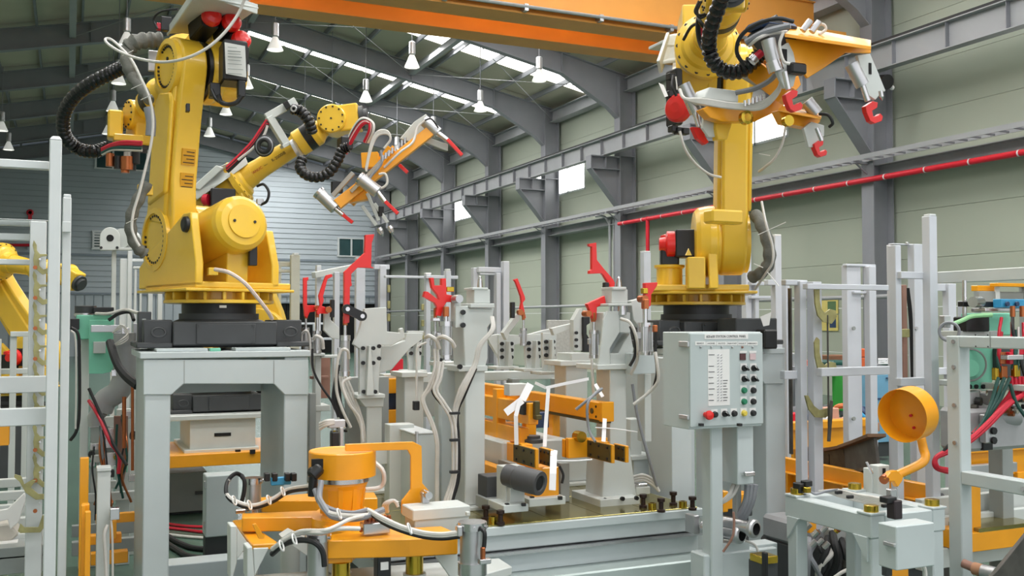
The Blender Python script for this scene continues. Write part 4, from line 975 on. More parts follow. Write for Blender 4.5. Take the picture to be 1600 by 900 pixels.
MB().bx(p.x, p.x+.07, p.y-.002, p.y+.98, p.z-.115, p.z-.1).build('bottom_plate', BRN, T)
for dz in (.03, .07):
    MB().cyl((p.x+.085,p.y+.03,p.z-dz),(p.x+.07,p.y+.03,p.z-dz),.014,n=10).build('bolt', BLK, T)
for dy, dz in ((.04,.025),(.04,.08),(.13,.03),(.13,.075)): MB().cyl((p.x-.004,p.y+dy,p.z-dz),(p.x+.002,p.y+dy,p.z-dz),.007,n=8).build('screw', BLK, T)
MB().cyl((p.x-.006,p.y+.085,p.z-.052),(p.x+.002,p.y+.085,p.z-.052),.016,n=12).build('bore_ring', BRN, T)
MB().bx(p.x+.01, p.x+.06, p.y+.6, p.y+.7, ZB, p.z-.11).build('support_post', ORA, T, .003)
F(T, 'hanger_plate', BRN, 836, 844, 627, 655, 5.5, .03); F(T, 'spring_pack', BLK, 818, 835, 628, 648, 5.55, .06); F(T, 'hanger_plate', BRN, 838, 847, 649, 656, 5.48, .04)
T = thing('transfer_rail', 'stack of orange beams directly right of the tall fixture column', 'beam', base(800, 5.8, ZB))
ybeam(T, 'beam', ORA, 812, 608, 5.75, .8, .09, .06); ybeam(T, 'beam', ORA, 826, 630, 5.5, .9, .12, .06); ybeam(T, 'beam', ORA, 812, 669, 5.6, .9, .09, .06); ybeam(T, 'beam', ORA, 828, 701, 5.42, .85, .13, .05); ybeam(T, 'beam', ORA, 803, 740, 5.3, .8, .15, .06)
for x, y in ((776,608),(790,660)): 
    q = at(x, y, d=5.9); MB().bx(q.x, q.x+.06, q.y, q.y+.06, ZB, q.z).build('upright', ORA, T, .003)
F(T, 'grey_saddle', GREY, 796, 824, 600, 618, 5.7, .08); F(T, 'blue_box', BLUED, 838, 858, 645, 668, 5.9, .06); F(T, 'orange_stub', ORA, 822, 838, 655, 680, 5.8, .06)
T = thing('transfer_rail', 'orange beam end seen in the gap left of the stout grey column', 'beam', base(620, 6.6, ZB))
F(T, 'beam', ORA, 604, 632, 592, 614, 6.6, .1); F(T, 'lower_beam', ORA, 606, 633, 641, 660, 6.6, .1); F(T, 'motor', BLUED, 607, 627, 613, 639, 6.65, .1); F(T, 'upright', ORA, 626, 633, 612, 642, 6.6, .06); F(T, 'red_cover', REDP, 613, 630, 561, 592, 6.9, .05); post(T, 'leg', ORA, 610, 628, 660, 6.65, .08, ZB)
T = thing('gearbox', 'flat grey gear housing with bolts at its right side under the orange beam', 'gearbox', base(840, 5.7, ZB))
Yg = Yd(836, 5.8); a = at(785, 690, Y=Yg); c = at(886, 724, Y=Yg)
MB().bx(a.x, c.x, Yg, Yg+.45, c.z, a.z).build('housing', GREY, T, .012)
for y in (688, 697, 707): q = at(888, y, Y=Yg+.05); MB().cyl(q, q+V((.02,-.01,0)), .013, n=10).build('bolt', BLK, T)
q = at(832, 676, d=5.65); MB().lathe([(.06,0),(.06,.02),(.045,.025),(.045,.04)], (q.x,q.y,a.z), (0,0,1), 20).build('coupling', DARK, T)
post(T, 'stand', GREYD, 876, 890, 724, 5.6, .2, ZB); post(T, 'stand', GREYD, 800, 815, 724, 5.6, .2, ZB)
T = thing('gripper_block', 'pair of orange edged wear plates on the flared grey foot, right of the gear housing', 'block', base(945, 5.4, ZB+.3))
def jaw(T, px, y0, y1, d, L, t):
    p = at(px, y0, d=d); q = at(px, y1, d=d)
    MB().bx(p.x, p.x+t, p.y, p.y+L, q.z, p.z).build('jaw', ORA, T, .002)
    MB().bx(p.x-.006, p.x, p.y+.012, p.y+L, q.z+.004, p.z-.004).build('wear_plate', BRN, T)
    for u in (.15, .5, .85):
        for w_ in (.2, .8): MB().cyl((p.x-.012,p.y+L*u,q.z+(p.z-q.z)*w_),(p.x-.005,p.y+L*u,q.z+(p.z-q.z)*w_),.007,n=8).build('screw', BLK, T)
    return p, q
p, q = jaw(T, 956, 695, 724, 5.2, .26, .018); p2, q2 = jaw(T, 978, 697, 723, 5.2, .13, .018)
MB().bx(p.x, p2.x, p.y+.14, p.y+.26, q.z+.003, p.z-.003).build('spacer', ORA, T, .002)
MB().bx(p.x-.12, p.x+.0, p.y+.26, p.y+.3, q.z, p.z+.01).build('carrier', ORA, T, .002); MB().bx(p.x-.12, p.x+.14, p.y+.29, p.y+.34, q.z, p.z).build('carrier_plate', ORA, T, .002)
MB().cyl((p.x-.06,p.y+.22,p.z+.02),(p.x-.06,p.y+.28,p.z+.02),.03,n=14).build('roller', BRASS, T)
T = thing('gripper_block', 'pair of orange edged wear plates above the black roller', 'block', base(840, 5.2, ZB+.3))
p, q = jaw(T, 837, 702, 732, 5.15, .27, .018); p2, q2 = jaw(T, 861, 703, 730, 5.12, .13, .018)
MB().bx(p.x, p2.x+.018, p.y+.2, p.y+.28, q.z, p.z).build('spacer', ORA, T, .002)
F(T, 'orange_body', ORA, 830, 874, 732, 780, 5.25, .14, .006); F(T, 'foot_plate', GREY, 827, 884, 780, 788, 5.2, .26)
for x in (832, 876): F(T, 'bolt', BLK, x-2, x+3, 776, 781, 5.19, .02, 0)
hose(T, 'side_ring', RUB, .01, [(874,728,5.25),(880,742,5.25),(878,755,5.25)])
T = thing('roller_motor', 'black hollow roller on a small grey bracket at the front of the brass plate', 'motor', base(820, 5.0, ZB))
p = at(842, 755, d=4.95); ax = V((-.5,.85,.12)).normalized()
MB().lathe([(.035,.0),(.04,-.01),(.06,-.01),(.062,0),(.062,.13),(.055,.14),(.055,.2)], p, ax, 24, True).build('roller', mat('roller_rubber',(70,70,72),.55), T)
MB().cyl(p+ax*.002, p+ax*-.004, .034, n=18).build('bore', DARKVOID, T)
F(T, 'bracket', GREY, 792, 822, 731, 737, 5.1, .12); F(T, 'bracket_leg', GREY, 790, 797, 731, 790, 5.1, .12); F(T, 'bracket_leg', GREY, 797, 820, 762, 792, 5.08, .12); F(T, 'motor_body', DARK, 760, 790, 745, 778, 5.25, .12); F(T, 'foot_plate', GREY, 787, 826, 790, 799, 5.0, .2); F(T, 'motor_foot', GREYD, 761, 788, 780, 796, 5.2, .16)
for x in (793, 819): F(T, 'bolt', BLK, x-2, x+3, 787, 791, 4.99, .02, 0)
# white tapes tied round the beams
def ribbon(T, pts, wd, name='strip'):
    b = MB(); Q = [at(x,y,d=d) for x,y,d in pts]; n = len(Q)
    for i in range(n-1):
        s = (Q[i+1]-Q[i]).normalized(); o = s.cross(CF).normalized()*wd/2
        vs = [Q[i]-o, Q[i]+o, Q[i+1]+o, Q[i+1]-o]; b.add(vs+[v+CF*.003 for v in vs], [(0,1,2,3),(7,6,5,4),(0,4,5,1),(1,5,6,2),(2,6,7,3),(3,7,4,0)])
    return b.build(name, TAPE, T)
T = thing('white_tape', 'wide white tape tied to the grey saddle, its end sticking out to the left', 'tape', base(810, 5.3, 1.1))
ribbon(T, [(829,600,5.4),(816,625,5.35),(790,645,5.3)], .04); ribbon(T, [(812,626,5.33),(806,650,5.3),(807,695,5.3)], .022)
T = thing('white_tape', 'long white tape strung from the beam to the right fixture post and hanging down', 'tape', base(860, 5.3, 1.0))
ribbon(T, [(836,598,5.45),(853,606,5.35),(880,600,5.4),(920,592,5.5)], .016); ribbon(T, [(857,606,5.35),(853,660,5.3),(851,698,5.25)], .02); ribbon(T, [(930,600,5.5),(942,620,5.4)], .018)
T = thing('white_tape', 'flat white tape end hanging over the orange block beside the roller', 'tape', base(864, 5.05, .9))
ribbon(T, [(866,703,5.13),(865,712,5.09),(864,740,5.03),(863,766,5.0)], .034)
T = thing('white_tape', 'thin white string stretched between the two pairs of wear plates', 'tape', base(900, 5.15, .95))
hose(T, 'string', TAPE, .004, [(865,720,5.1),(900,720,5.12),(925,718,5.15)]); hose(T, 'string', TAPE, .003, [(930,668,5.3),(960,670,5.3),(996,675,5.3)]); ribbon(T, [(945,654,5.35),(943,690,5.25)], .022)
T = thing('grey_cable', 'thin grey cable hanging from the orange beam end to the wear plates', 'cable', base(925, 5.35, 1))
hose(T, 'cable', HOSEG, .008, [(900,640,5.35),(918,625,5.35),(940,608,5.4),(930,615,5.35),(918,632,5.3),(920,670,5.3),(930,690,5.25)])
tag(MB().fb(985, 1003, 655, 716, Yd(995,6.22), .1).build('valve_box', GREY, None, .004), 'small grey valve box standing right of the flared fixture foot', 'box')
T = thing('valve_terminal', 'silver valve terminal with white hoses right of the flared fixture foot', 'valve', base(1005, 5.7, ZB))
F(T, 'manifold', STEEL, 990, 1012, 757, 764, 5.7, .08); F(T, 'block', GREY, 994, 1016, 762, 772, 5.7, .1)
for k in range(3): hose(T, 'white_hose', HOSEW, .011, [(990,745+k*4,5.7),(1005,742+k*4,5.65),(1020,750+k*4,5.65),(1030,768,5.65)])
hose(T, 'grey_cable', HOSEG, .009, [(988,600,5.6),(996,650,5.6),(1012,710,5.6),(1026,760,5.65)])
T = thing('orange_guard', 'orange ribbed guard wall glimpsed between the fixture post and the panel', 'guard', base(1015, 7.5))
F(T, 'wall', ORA, 1000, 1052, 690, 740, 7.4, .05); F(T, 'top_rail', ORA, 1000, 1052, 680, 690, 7.35, .1)
for x in (1012, 1030, 1046): F(T, 'rib', ORA, x, x+4, 690, 740, 7.36, .05)
post(T, 'leg', ORA, 1002, 1010, 740, 7.4, .05)
T = thing('grey_step_box', 'grey sheet metal step box behind the flared fixture foot', 'box', base(1010, 6.3, ZB))
F(T, 'body', GREY2, 990, 1025, 716, 760, 6.2, .2); F(T, 'lid', GREY, 987, 1027, 713, 717, 6.18, .24)
# grey cabinet and back boxes
T = thing('valve_cabinet', 'grey steel cabinet with a door handle in front of the stout column', 'cabinet', base(645, 5.55, 0))
Yc = Yd(660, 5.4); a = at(648, 676, Y=Yc); c = at(679, 800, Y=Yc)
MB().bx(a.x-.0, c.x, Yc, Yc+.35, .3, a.z-.01).build('cabinet_body', GREY2, T, .005); MB().bx(a.x-.002, c.x, Yc-.01, Yc, .32, a.z-.012).build('door', GREY2, T, .004); MB().bx(a.x-.01, c.x+.005, Yc-.012, Yc+.355, a.z-.01, a.z).build('roof_sheet', WHITE, T, .003)
F(T, 'door_handle', ALU, 650, 654, 674, 695, 5.36, .02); F(T, 'side_panel', GREY, 609, 647, 664, 800, 5.6, .1); F(T, 'hinge_bracket', GREY, 586, 606, 695, 725, 5.6, .05)
MB().bx(a.x, c.x, Yc+.02, Yc+.33, 0, .3).build('plinth', GREYD, T, .004)
# ================================================================ LOCATOR FIXTURE (front centre)
ZO = .80
T = thing('locator_fixture', 'orange three-armed locating fixture with a round bowl, front centre', 'fixture', base(545, 4.6))
def zb(T, name, m, pts, z0, z1, bev=.004):
    # plate whose top outline is given in photo pixels at height z1
    q = [at(x, y, Z=z1) for x, y in pts]
    return MB().prism([(p.x, p.y) for p in q], (0,0,z0), (1,0,0), (0,1,0), (0,0,z1-z0)).build(name, m, T, bev)
zb(T, 'front_arm', ORA, [(512,845),(512,836),(560,828),(690,822),(715,833),(715,838),(640,842)], ZO-.075, ZO)
zb(T, 'left_arm', ORA, [(378,809),(378,802),(540,796),(600,800),(600,808),(527,807)], ZO-.065, ZO)
zb(T, 'rear_arm', ORA, [(407,782),(407,777),(480,771),(585,769),(590,778),(495,782)], ZO-.06, ZO)
zb(T, 'hub_plate', ORA, [(482,806),(505,790),(565,790),(600,800),(630,826),(560,832),(515,828)], ZO-.08, ZO-.005)
zb(T, 'left_foot_plate', ORA, [(363,813),(380,811),(433,846),(432,849),(394,851)], ZO-.1, ZO-.075)
MB().px([(395,820),(400,818),(413,838),(413,842),(404,842)], (0,.015,0), Y=Yd(403,4.35)).build('gusset', ORA, T, .002)
zb(T, 'front_pad_plate', ORA, [(512,866),(545,862),(556,864),(550,870),(512,872)], ZO-.1, ZO-.075); zb(T, 'front_pad_plate', ORA, [(640,853),(680,850),(715,853),(714,857),(660,861)], ZO-.1, ZO-.075)
bc = at(535, 703, d=4.55); R = 52/1555.5*4.55
b = MB(); b.lathe([(R*.97,0),(R,-.005),(R,-.115),(R*.8,-.118)], bc, (0,0,1), 40, False); b.lathe([(R*.9,-.004),(R*.97,0)], bc, (0,0,1), 40, False); b.lathe([(R*.9,-.004),(0,-.004)], bc, (0,0,1), 40, False); b.build('bowl', ORA, T)
MB().lathe([(R*.8,-.115),(R*.8,-.14)], bc, (0,0,1), 40).build('steel_ring', STEEL, T)
b = MB(); b.lathe([(R*.74,-.14),(R*.76,-.15),(R*.7,-.17),(R*.58,-.29),(R*.62,-.3)], bc, (0,0,1), 32)
b.build('cone', ORA, T)
for k in range(10):
    a = 2*PI*k/10; c, s = math.cos(a), math.sin(a)
    MB().bar(bc+V((R*.62*c,R*.62*s,-.15)), bc+V((R*.55*c,R*.55*s,-.28)), .02, .03, (c,s,0)).build('rib', ORA, T)
MB().lathe([(R*.9,-.3),(R*.9,-.33)], bc, (0,0,1), 32).build('base_flange', ORA, T); MB().cyl(bc+V((0,0,-.33)), V((bc.x,bc.y,ZO-.02)), R*.8, n=24).build('hub', ORA, T)
Yn = at(500, 740, d=4.55-R*.85).y
F(T, 'notch', DARKVOID, 488, 505, 718, 738, 4.55-R*.86, .02, 0)
cn = MB(); cn.lathe([(.02,0),(.027,.01),(.027,.05),(.02,.055)], at(501,730,d=4.38), at(489,742,d=4.36)-at(501,730,d=4.38), 12); cn.cyl(at(490,738,d=4.37), at(488,775,d=4.37), .02, n=12); cn.sphere(at(489,738,d=4.37), .026); cn.build('elbow_connector', BLK, T)
MB().px([(540,694),(645,690),(659,697),(660,755),(673,770),(673,776),(660,785),(641,789),(641,803),(628,803),(628,783),(642,765),(642,712),(637,703),(556,705),(540,705)], (0,.014,0), Y=Yd(600,4.55)).build('outrigger', ORA, T, .002)
p = at(667, 773, Y=Yd(667,4.55)); MB().cyl(p+V((0,-.03,0)), p+V((0,.05,0)), .018, n=12).build('adjuster', STEEL, T); F(T, 'adjuster_post', ALU, 660, 671, 770, 790, 4.55, .03)
F(T, 'silver_block', STEEL, 568, 610, 819, 833, 4.2, .06)
for k in range(7): q = at(572+k*6, 812, d=4.22); MB().lathe([(.006,.02),(.009,.015),(.009,0),(.007,-.015)], q, (0,0,1), 8).build('fitting', COPPER, T)
for x, y in ((562,828),(612,824),(622,826)): q = at(x, y, d=4.18); MB().cyl(q, q+V((.02,-.01,0)), .009, n=8).build('side_fitting', COPPER, T)
zc = ZO-.1
for x, y in ((535,872),(650,860),(455,806)):
    q = at(x, y, Z=zc+.02); MB().cyl((q.x,q.y+.02,zc-.08),(q.x,q.y+.02,zc), .038, n=18).build('brass_pad', BRASS, T); MB().cyl((q.x,q.y+.02,0),(q.x,q.y+.02,zc-.08), .05, n=12).build('pad_post', GREY, T)
F(T, 'sensor_body', BLK, 590, 611, 868, 905, 4.15, .06); F(T, 'sensor_label', PAPER, 595, 607, 879, 890, 4.145, .01, 0)
zb(T, 'stand_frame', GREY, [(370,900),(780,872),(800,885),(640,930),(400,930)], .52, .56)
b = MB()
for x, y in ((420,905),(740,885)): q = at(x, y, Z=.56); b.bx(q.x-.04,q.x+.04,q.y-.04,q.y+.04,0,.52)
b.build('stand_legs', GREY, T, .004, kind='stuff')
for x0, y0, pts in ((0,0,[(360,822),(370,822),(370,880),(363,905),(360,905)]),(0,0,[(386,856),(394,854),(398,905),(386,905)])):
    flat(T, 'angle_bracket', GREY, pts, 4.4 if pts[0][0] == 360 else 4.2, .1, .003)
flat(T, 'bracket_gusset', GREY, [(370,824),(388,850),(370,875)], 4.42, .012); flat(T, 'bracket_gusset', GREY, [(396,857),(420,856),(398,900)], 4.22, .012)
flat(T, 'tilted_beam', GREY, [(455,830),(520,860),(560,905),(530,905),(440,840)], 4.5, .08); flat(T, 'arm_bracket', GREY, [(675,862),(715,862),(716,905),(706,905)], 4.3, .02)
def bigcyl(T, px, y0, y1, d, w, cap=True):
    t = at(px, y0, d=d); r = w/2/1555.5*d; u = at(px, y1, d=d).z
    MB().cyl((t.x,t.y,u),(t.x,t.y,t.z-.02), r*.92, n=22).build('cylinder_barrel', ALU, T)
    MB().cyl((t.x,t.y,t.z-.03),(t.x,t.y,t.z), r*1.08, n=22).build('cylinder_cap', STEEL, T)
    MB().cyl((t.x,t.y,u-.03),(t.x,t.y,u+.02), r*1.08, n=22).build('cylinder_cap', STEEL, T)
    for k in range(6):
        a = k*PI/3+.3; q = V((t.x+r*1.05*math.cos(a), t.y+r*1.05*math.sin(a), t.z-.016)); MB().cyl(q, q+V((math.cos(a),math.sin(a),0))*.01, .006, n=6).build('cap_screw', STEEL, T)
    MB().cyl((t.x,t.y,0),(t.x,t.y,u-.02), r*.6, n=12).build('cylinder_stand', GREY, T)
    return t, r
bigcyl(T, 738, 815, 885, 4.05, 42); bigcyl(T, 497, 833, 915, 4.1, 36); bigcyl(T, 396, 746, 800, 4.9, 26)
hose(T, 'black_hose', RUB, .012, [(752,826,4.0),(757,832,3.98),(757,846,3.98),(756,856,3.98)]); F(T, 'cylinder_fitting', STEEL, 750, 768, 875, 881, 3.98, .03); F(T, 'cylinder_fitting', COPPER, 753, 759, 856, 874, 3.99, .02); F(T, 'cylinder_lug', ALU, 715, 723, 823, 838, 4.02, .03); F(T, 'cylinder_fitting', STEEL, 368, 384, 797, 802, 4.85, .03)
F(T, 'terminal_box', GREY, 648, 733, 806, 831, 4.45, .14, .004); F(T, 'terminal_box_lid', GREY, 645, 735, 797, 807, 4.44, .16, .004)
for x in (648, 733): F(T, 'box_lug', GREY, x-4, x+2, 800, 806, 4.43, .02)
F(T, 'blue_sensor', BLUE, 424, 455, 747, 757, 4.9, .03)
for x in (418, 430, 450, 460): F(T, 'sensor_switch', BLK, x-4, x+4, 740, 752, 4.88, .04)
F(T, 'valve_switch', BLK, 519, 530, 676, 700, 5.0, .05); F(T, 'switch_bracket', ALU, 514, 540, 657, 668, 5.05, .05); F(T, 'switch_post', ALU, 531, 537, 668, 720, 5.05, .04)
for k in range(3): hose(T, 'white_hose', HOSEW, .012, [(500,670-k*4,5.0),(510,664-k*3,4.98),(522,661-k*2,5.0)])
# cables of the fixture
for k, m in enumerate((HOSEW, HOSEW, HOSEG)):
    hose(T, 'cable', m, .013, [(502,752,4.35),(499,775,4.3),(503,792-k*3,4.25),(520,803+k*2,4.2),(560,806+k*2,4.15),(600,800-k*2,4.2)])
hose(T, 'cable', HOSEG, .012, [(492,765,4.35),(500,785,4.3),(520,797,4.25),(550,802,4.2),(575,797,4.2)])
for k, m in enumerate((HOSEW, HOSEW, RUB)):
    hose(T, 'cable', m, .014, [(575,797,4.2),(595,808+k*3,4.12),(625,822+k*3,4.08),(660,832+k*3,4.05),(690,835+k*3,4.02),(718,832+k*3,4.0)])
for k, m in enumerate((HOSEW, RUB)):
    hose(T, 'cable', m, .014, [(379,744,4.85),(368,740,4.8),(356,752,4.75),(354,772,4.7),(368,783+k*3,4.7),(395,790+k*3,4.7),(425,780+k*4,4.7),(450,765+k*4,4.7),(478,760+k*4,4.6),(505,758+k*4,4.5)])
hose(T, 'cable', RUB, .014, [(376,742,4.83),(382,752,4.83),(381,770,4.83),(377,785,4.83)])
hose(T, 'cable', RUB, .016, [(425,866,4.15),(445,850,4.1),(470,844,4.05),(492,848,4.0),(504,862,4.0),(507,885,4.0)])
hose(T, 'cable', HOSEW, .013, [(425,858,4.12),(450,840,4.08),(475,832,4.05),(500,832,4.0),(530,826,4.05),(562,826,4.1)])
hose(T, 'cable', HOSEW, .011, [(440,845,4.1),(470,830,4.05),(510,828,4.0),(545,812,4.1),(568,806,4.15)])
for x, y, d in ((366,782,4.66),(390,789,4.66),(420,781,4.66),(442,768,4.66),(530,803,4.15),(640,826,4.03),(440,853,4.05),(460,843,4.02)):
    q = at(x, y, d=d); MB().add(*torus(q, .022, .004, (CR*.8+CU*.3)), smooth=True).build('cable_tie', PAPER, T)
hose(T, 'side_cable', HOSEW, .014, [(585,722,4.8),(598,735,4.75),(600,752,4.75),(592,762,4.75),(570,765,4.7)])
for k in range(3): hose(T, 'side_cable', HOSEW, .01, [(600+k*3,800,4.5),(600+k*3,788,4.45),(612+k*2,782,4.45),(622,786+k*3,4.45)])
# ================================================================ CONTROL PANEL
T = thing('operator_station', 'grey station control panel box on a square post with buttons and switches', 'control panel', base(1110, 4.75))
Yp = Yd(1078, 4.75); a = at(1078, 521, Y=Yp); c = at(1193, 662, Y=Yp)
MB().bx(a.x, c.x, Yp+.012, Yp+.24, c.z-.012, a.z+.006).build('enclosure', GREY2, T, .004)
MB().bx(a.x, c.x, Yp, Yp+.012, c.z, a.z).build('door', mat('panel_door_grey', (180,189,189), .4, var=.02), T, .003)
for y0, y1 in ((533,542),(647,656)):
    MB().sb(1060, 1074, y0, y1, a.x-.012, .012).build('latch', ALU, T, .002)
for x in (1095, 1155): F(T, 'lock', BLK, x, x+5, 662, 666, 4.74, .02, 0)
FM = lambda x, y, off=-.002: frame(at(x, y, Y=Yp+off), (1,0,0), (0,0,1))
def plate(name, m, x0, x1, y0, y1, th=.002): 
    return MB().fb(x0, x1, y0, y1, Yp-th, th).build(name, m, T)
pl = plate('title_plate', PAPER, 1101, 1169, 522, 529.5)
SX = (at(1169,526,Y=Yp).x-at(1101,526,Y=Yp).x)
def fit(body, x, y, w_px, m, hgt=None, parent=None, off=-.0025):
    wd = at(x+w_px/2, y, Y=Yp).x-at(x-w_px/2, y, Y=Yp).x
    o = text(body, .02, FM(x, y, off), m, parent or T)
    bpy.context.view_layer.update(); s = wd/max(o.dimensions.x, 1e-4)
    sy = (hgt/max(o.dimensions.y, 1e-4)) if hgt else s
    o.matrix_local = o.matrix_local @ Matrix.Diagonal((s, sy, s, 1)); return o
fit('#20-#30 STATION CONTROL PANEL', 1135, 525.8, 62, INK, .013, pl)
names = ['READY','HOME','AUTO','MAIN START','FAULT','EMERGENCY']
xs = [1086,1103,1119.5,1136,1152.5,1167.5,1184]
lx = [1094.4,1111,1127.3,1143.8,1159.6,1175.6]
for i in range(6):
    p = plate('name_strip', PAPER, xs[i]+.3, xs[i+1]-.3, 533.8, 539.5)
    fit(names[i], (xs[i]+xs[i+1])/2, 536.6, 11 if i not in (3,5) else 14, INK, .006, p)
    q = at(lx[i], 542.5, Y=Yp); MB().lathe([(.006,0),(.005,.006),(.002,.009)], q, (0,-1,0), 12).build('pilot_lamp', PINK if i == 4 else ALU, T)
sh = plate('switch_sheet', PAPER, 1106, 1140.5, 546, 633)
for k in range(17):
    y = 554.5+k*4.45
    for x in (1121.3, 1126.3):
        q = at(x, y, Y=Yp); MB().lathe([(.0045,0),(.0045,.003),(.0016,.004),(.002,.012)], q, (0,-1,.25), 8).build('toggle_switch', ALU, T)
b = MB()
for k in range(17):
    y = 554.5+k*4.45
    if k in (0,4,6,8,10,12,14,16): b.fb(1107.5, 1116.5-(k%3), y-.5, y+.3, Yp-.003, .001)
    if k > 8: b.fb(1130, 1137-(k%3), y-.5, y+.3, Yp-.003, .001)
b.build('sheet_print', INK, sh, kind='stuff')
GBTN = mat('green_button', (20,120,84), .35); YBTN = mat('yellow_button', (214,190,70), .35)
def button(x, y, m, r=.0135, h=.014):
    q = at(x, y, Y=Yp); pl_ = plate('legend_plate', PAPER, x-5, x+5, y-7.5, y+4, .0015)
    o = MB().lathe([(r*1.15,0),(r*1.15,.004),(r,.005),(r,h),(r*.8,h+.003),(0,h+.003)], q, (0,-1,0), 18).build('push_button', m, T)
def knob(x, y):
    q = at(x, y, Y=Yp); plate('legend_plate', PAPER, x-5, x+5, y-7.5, y+4, .0015)
    MB().lathe([(.015,0),(.015,.008),(.012,.02),(0,.02)], q, (0,-1,0), 18).build('selector_knob', BLK, T)
    MB().bar(q+V((-.01,-.024,.01)), q+V((.012,-.024,-.009)), .007, .012, (0,-1,0)).build('knob_grip', BLK, T); MB().bar(q+V((-.002,-.031,.004)), q+V((-.012,-.031,.012)), .003, .002, (0,-1,0)).build('knob_mark', PAPER, T)
for x in (1161.5, 1176.3):
    pl_ = plate('name_strip', PAPER, x-5.5, x+5.5, 548.5, 551.5)
plate('display_window', mat('dark_red_display', (70,12,16), .2), 1156.8, 1165.5, 552.5, 562.5, .006); plate('display_window', mat('pink_display', (206,180,182), .3), 1172, 1181, 552.5, 562, .006)
for y in (575.3, 592): knob(1162, y); knob(1177, y)
for y in (609.8, 627.3): button(1161.8, y, GBTN); button(1176.2, y, BLK)
button(1176, 645.3, BLK); button(1161.8, 645.5, YBTN); button(1146.5, 646, BLK); knob(1131.5, 646.3); button(1116.3, 647.5, BLK)
q = at(1102, 648, Y=Yp); MB().lathe([(.013,0),(.013,.02),(.021,.024),(.023,.032),(.02,.042),(0,.046)], q, (0,-1,0), 22).build('emergency_button', RED, T)
b = MB(); Yo = Yp+.09; u, v = at(1113, 668, Y=Yo), at(1127, 668, Y=Yo); b.bx(u.x-.01, v.x+.01, Yo, Yo+.08, .02, c.z).build('post', GREY2, T, .006)
MB().bx(u.x-.08, v.x+.08, Yo-.08, Yo+.16, 0, .02).build('foot_plate', GREY2, T, .003)
T = thing('junction_box', 'narrow grey junction box below the control panel with cables at its bottom', 'electrical box', base(1160, 5.0))
Yj = Yd(1160, 4.95); u, v = at(1152, 664, Y=Yj), at(1178, 756, Y=Yj)
MB().bx(u.x, v.x, Yj, Yj+.14, v.z, u.z+.01).build('box_body', GREY2, T, .004); F(T, 'latch', STEEL, 1164, 1180, 738, 744, 4.93, .02); F(T, 'lock', BLK, 1144, 1149, 750, 755, 5.0, .02, 0)
MB().bx(v.x-.03, v.x+.0, Yj+.1, Yj+.14, 0, v.z).build('stand', GREYD, T, .003)
for k in range(3): hose(T, 'grey_hose', HOSEG, .016, [(1168+k*6,757,5.0),(1166+k*5,780,5.0),(1158+k*5,800,5.02),(1150+k*4,815,5.05)])
for k in range(2): hose(T, 'white_hose', HOSEW, .013, [(1146+k*7,757,5.0),(1140+k*6,772,4.98),(1130+k*4,782,4.98),(1120,788,5.0)])
hose(T, 'thin_cable', PINK, .006, [(1146,800,4.8),(1147,820,4.8),(1144,840,4.8),(1130,862,4.82)]); hose(T, 'white_hose', HOSEW, .008, [(1165,845,4.9),(1180,852,4.9),(1186,868,4.9)])
for i, (x, y) in enumerate(((1160,836),(1182,827))):
    p = at(x, y, d=4.9-.05*i); ax = V((-.28,.95,.0)).normalized()
    T = thing('conduit_pipe', ['shiny steel conduit pipe with threaded collar, nearer of two behind the panel post','shiny steel conduit pipe with threaded collar, right hand one of two behind the panel post'][i], 'pipe', (p.x,p.y,p.z))
    MB().lathe([(.036,.03),(.036,.24)], p, ax, 20).build('pipe', STEEL, T); MB().lathe([(.03,0),(.04,.004),(.046,.012),(.046,.03),(.04,.035)], p, ax, 20, False).build('collar', ALU, T); MB().lathe([(.03,.0),(.03,.04),(0,.04)], p, ax, 16, False).build('bore', DARKVOID, T)
T = thing('pipe_rest', 'low grey rail block carrying the two conduit pipes on the floor', 'rail', base(1160, 5.1))
F(T, 'rail', GREY2, 1100, 1215, 868, 905, 5.0, .12, .006); F(T, 'rest', GREY2, 1125, 1172, 850, 869, 5.0, .1, .004); F(T, 'wedge', GREY2, 1180, 1215, 852, 869, 5.1, .1)
# ================================================================ TEST STAND (front right)
ZT = .85
T = thing('fixture_stand', 'pale grey four-legged stand with brass pads and junction box, front right', 'stand', base(1340, 4.5))
B_, A_, C_ = at(1365, 806, Z=ZT), at(1222, 774, Z=ZT), at(1445, 789, Z=ZT)
x0, x1, y0, y1 = (B_.x+A_.x)/2, C_.x+.02, B_.y, A_.y
t = .08
MB().bx(x0, x0+t, y0, y1, ZT-.1, ZT).build('left_rail', GREY2, T, .005); MB().bx(x1-t, x1, y0, y1, ZT-.1, ZT).build('right_rail', GREY2, T, .005)
MB().bx(x0+t, x1-t, y0, y0+t, ZT-.1, ZT).build('front_rail', GREY2, T, .005); MB().bx(x0+t, x1-t, y1-t, y1, ZT-.1, ZT).build('rear_rail', GREY2, T, .005)
for x in (x0+.005, x1-t+.005):
    for y in (y0+.005, y1-t-.0):
        MB().bx(x, x+t-.012, y, y+t-.012, .015, ZT-.1).build('leg', GREY2, T, .005); MB().bx(x-.03, x+t+.02, y-.03, y+t+.02, 0, .015).build('foot_plate', GREY2, T)
        MB().bx(x-.008, x+t+.0, y-.008, y+t+.0, ZT, ZT+.01).build('pad_seat', GREY2, T, .002)
        MB().lathe([(.032,0),(.032,.028),(.024,.03)], (x+.035,y+.035,ZT+.01), (0,0,1), 20).build('brass_pad', BRASS, T)
for y, s in ((y0+t, 1), (y1-t, -1)):
    MB().prism([(0,0),(s*.09,0),(s*.07,-.02),(s*.02,-.09),(0,-.11)], (x0-.006,y-s*.06,ZT-.095), (0,1,0), (0,0,1), (.02,0,0)).build('corner_gusset', GREY2, T, .002)
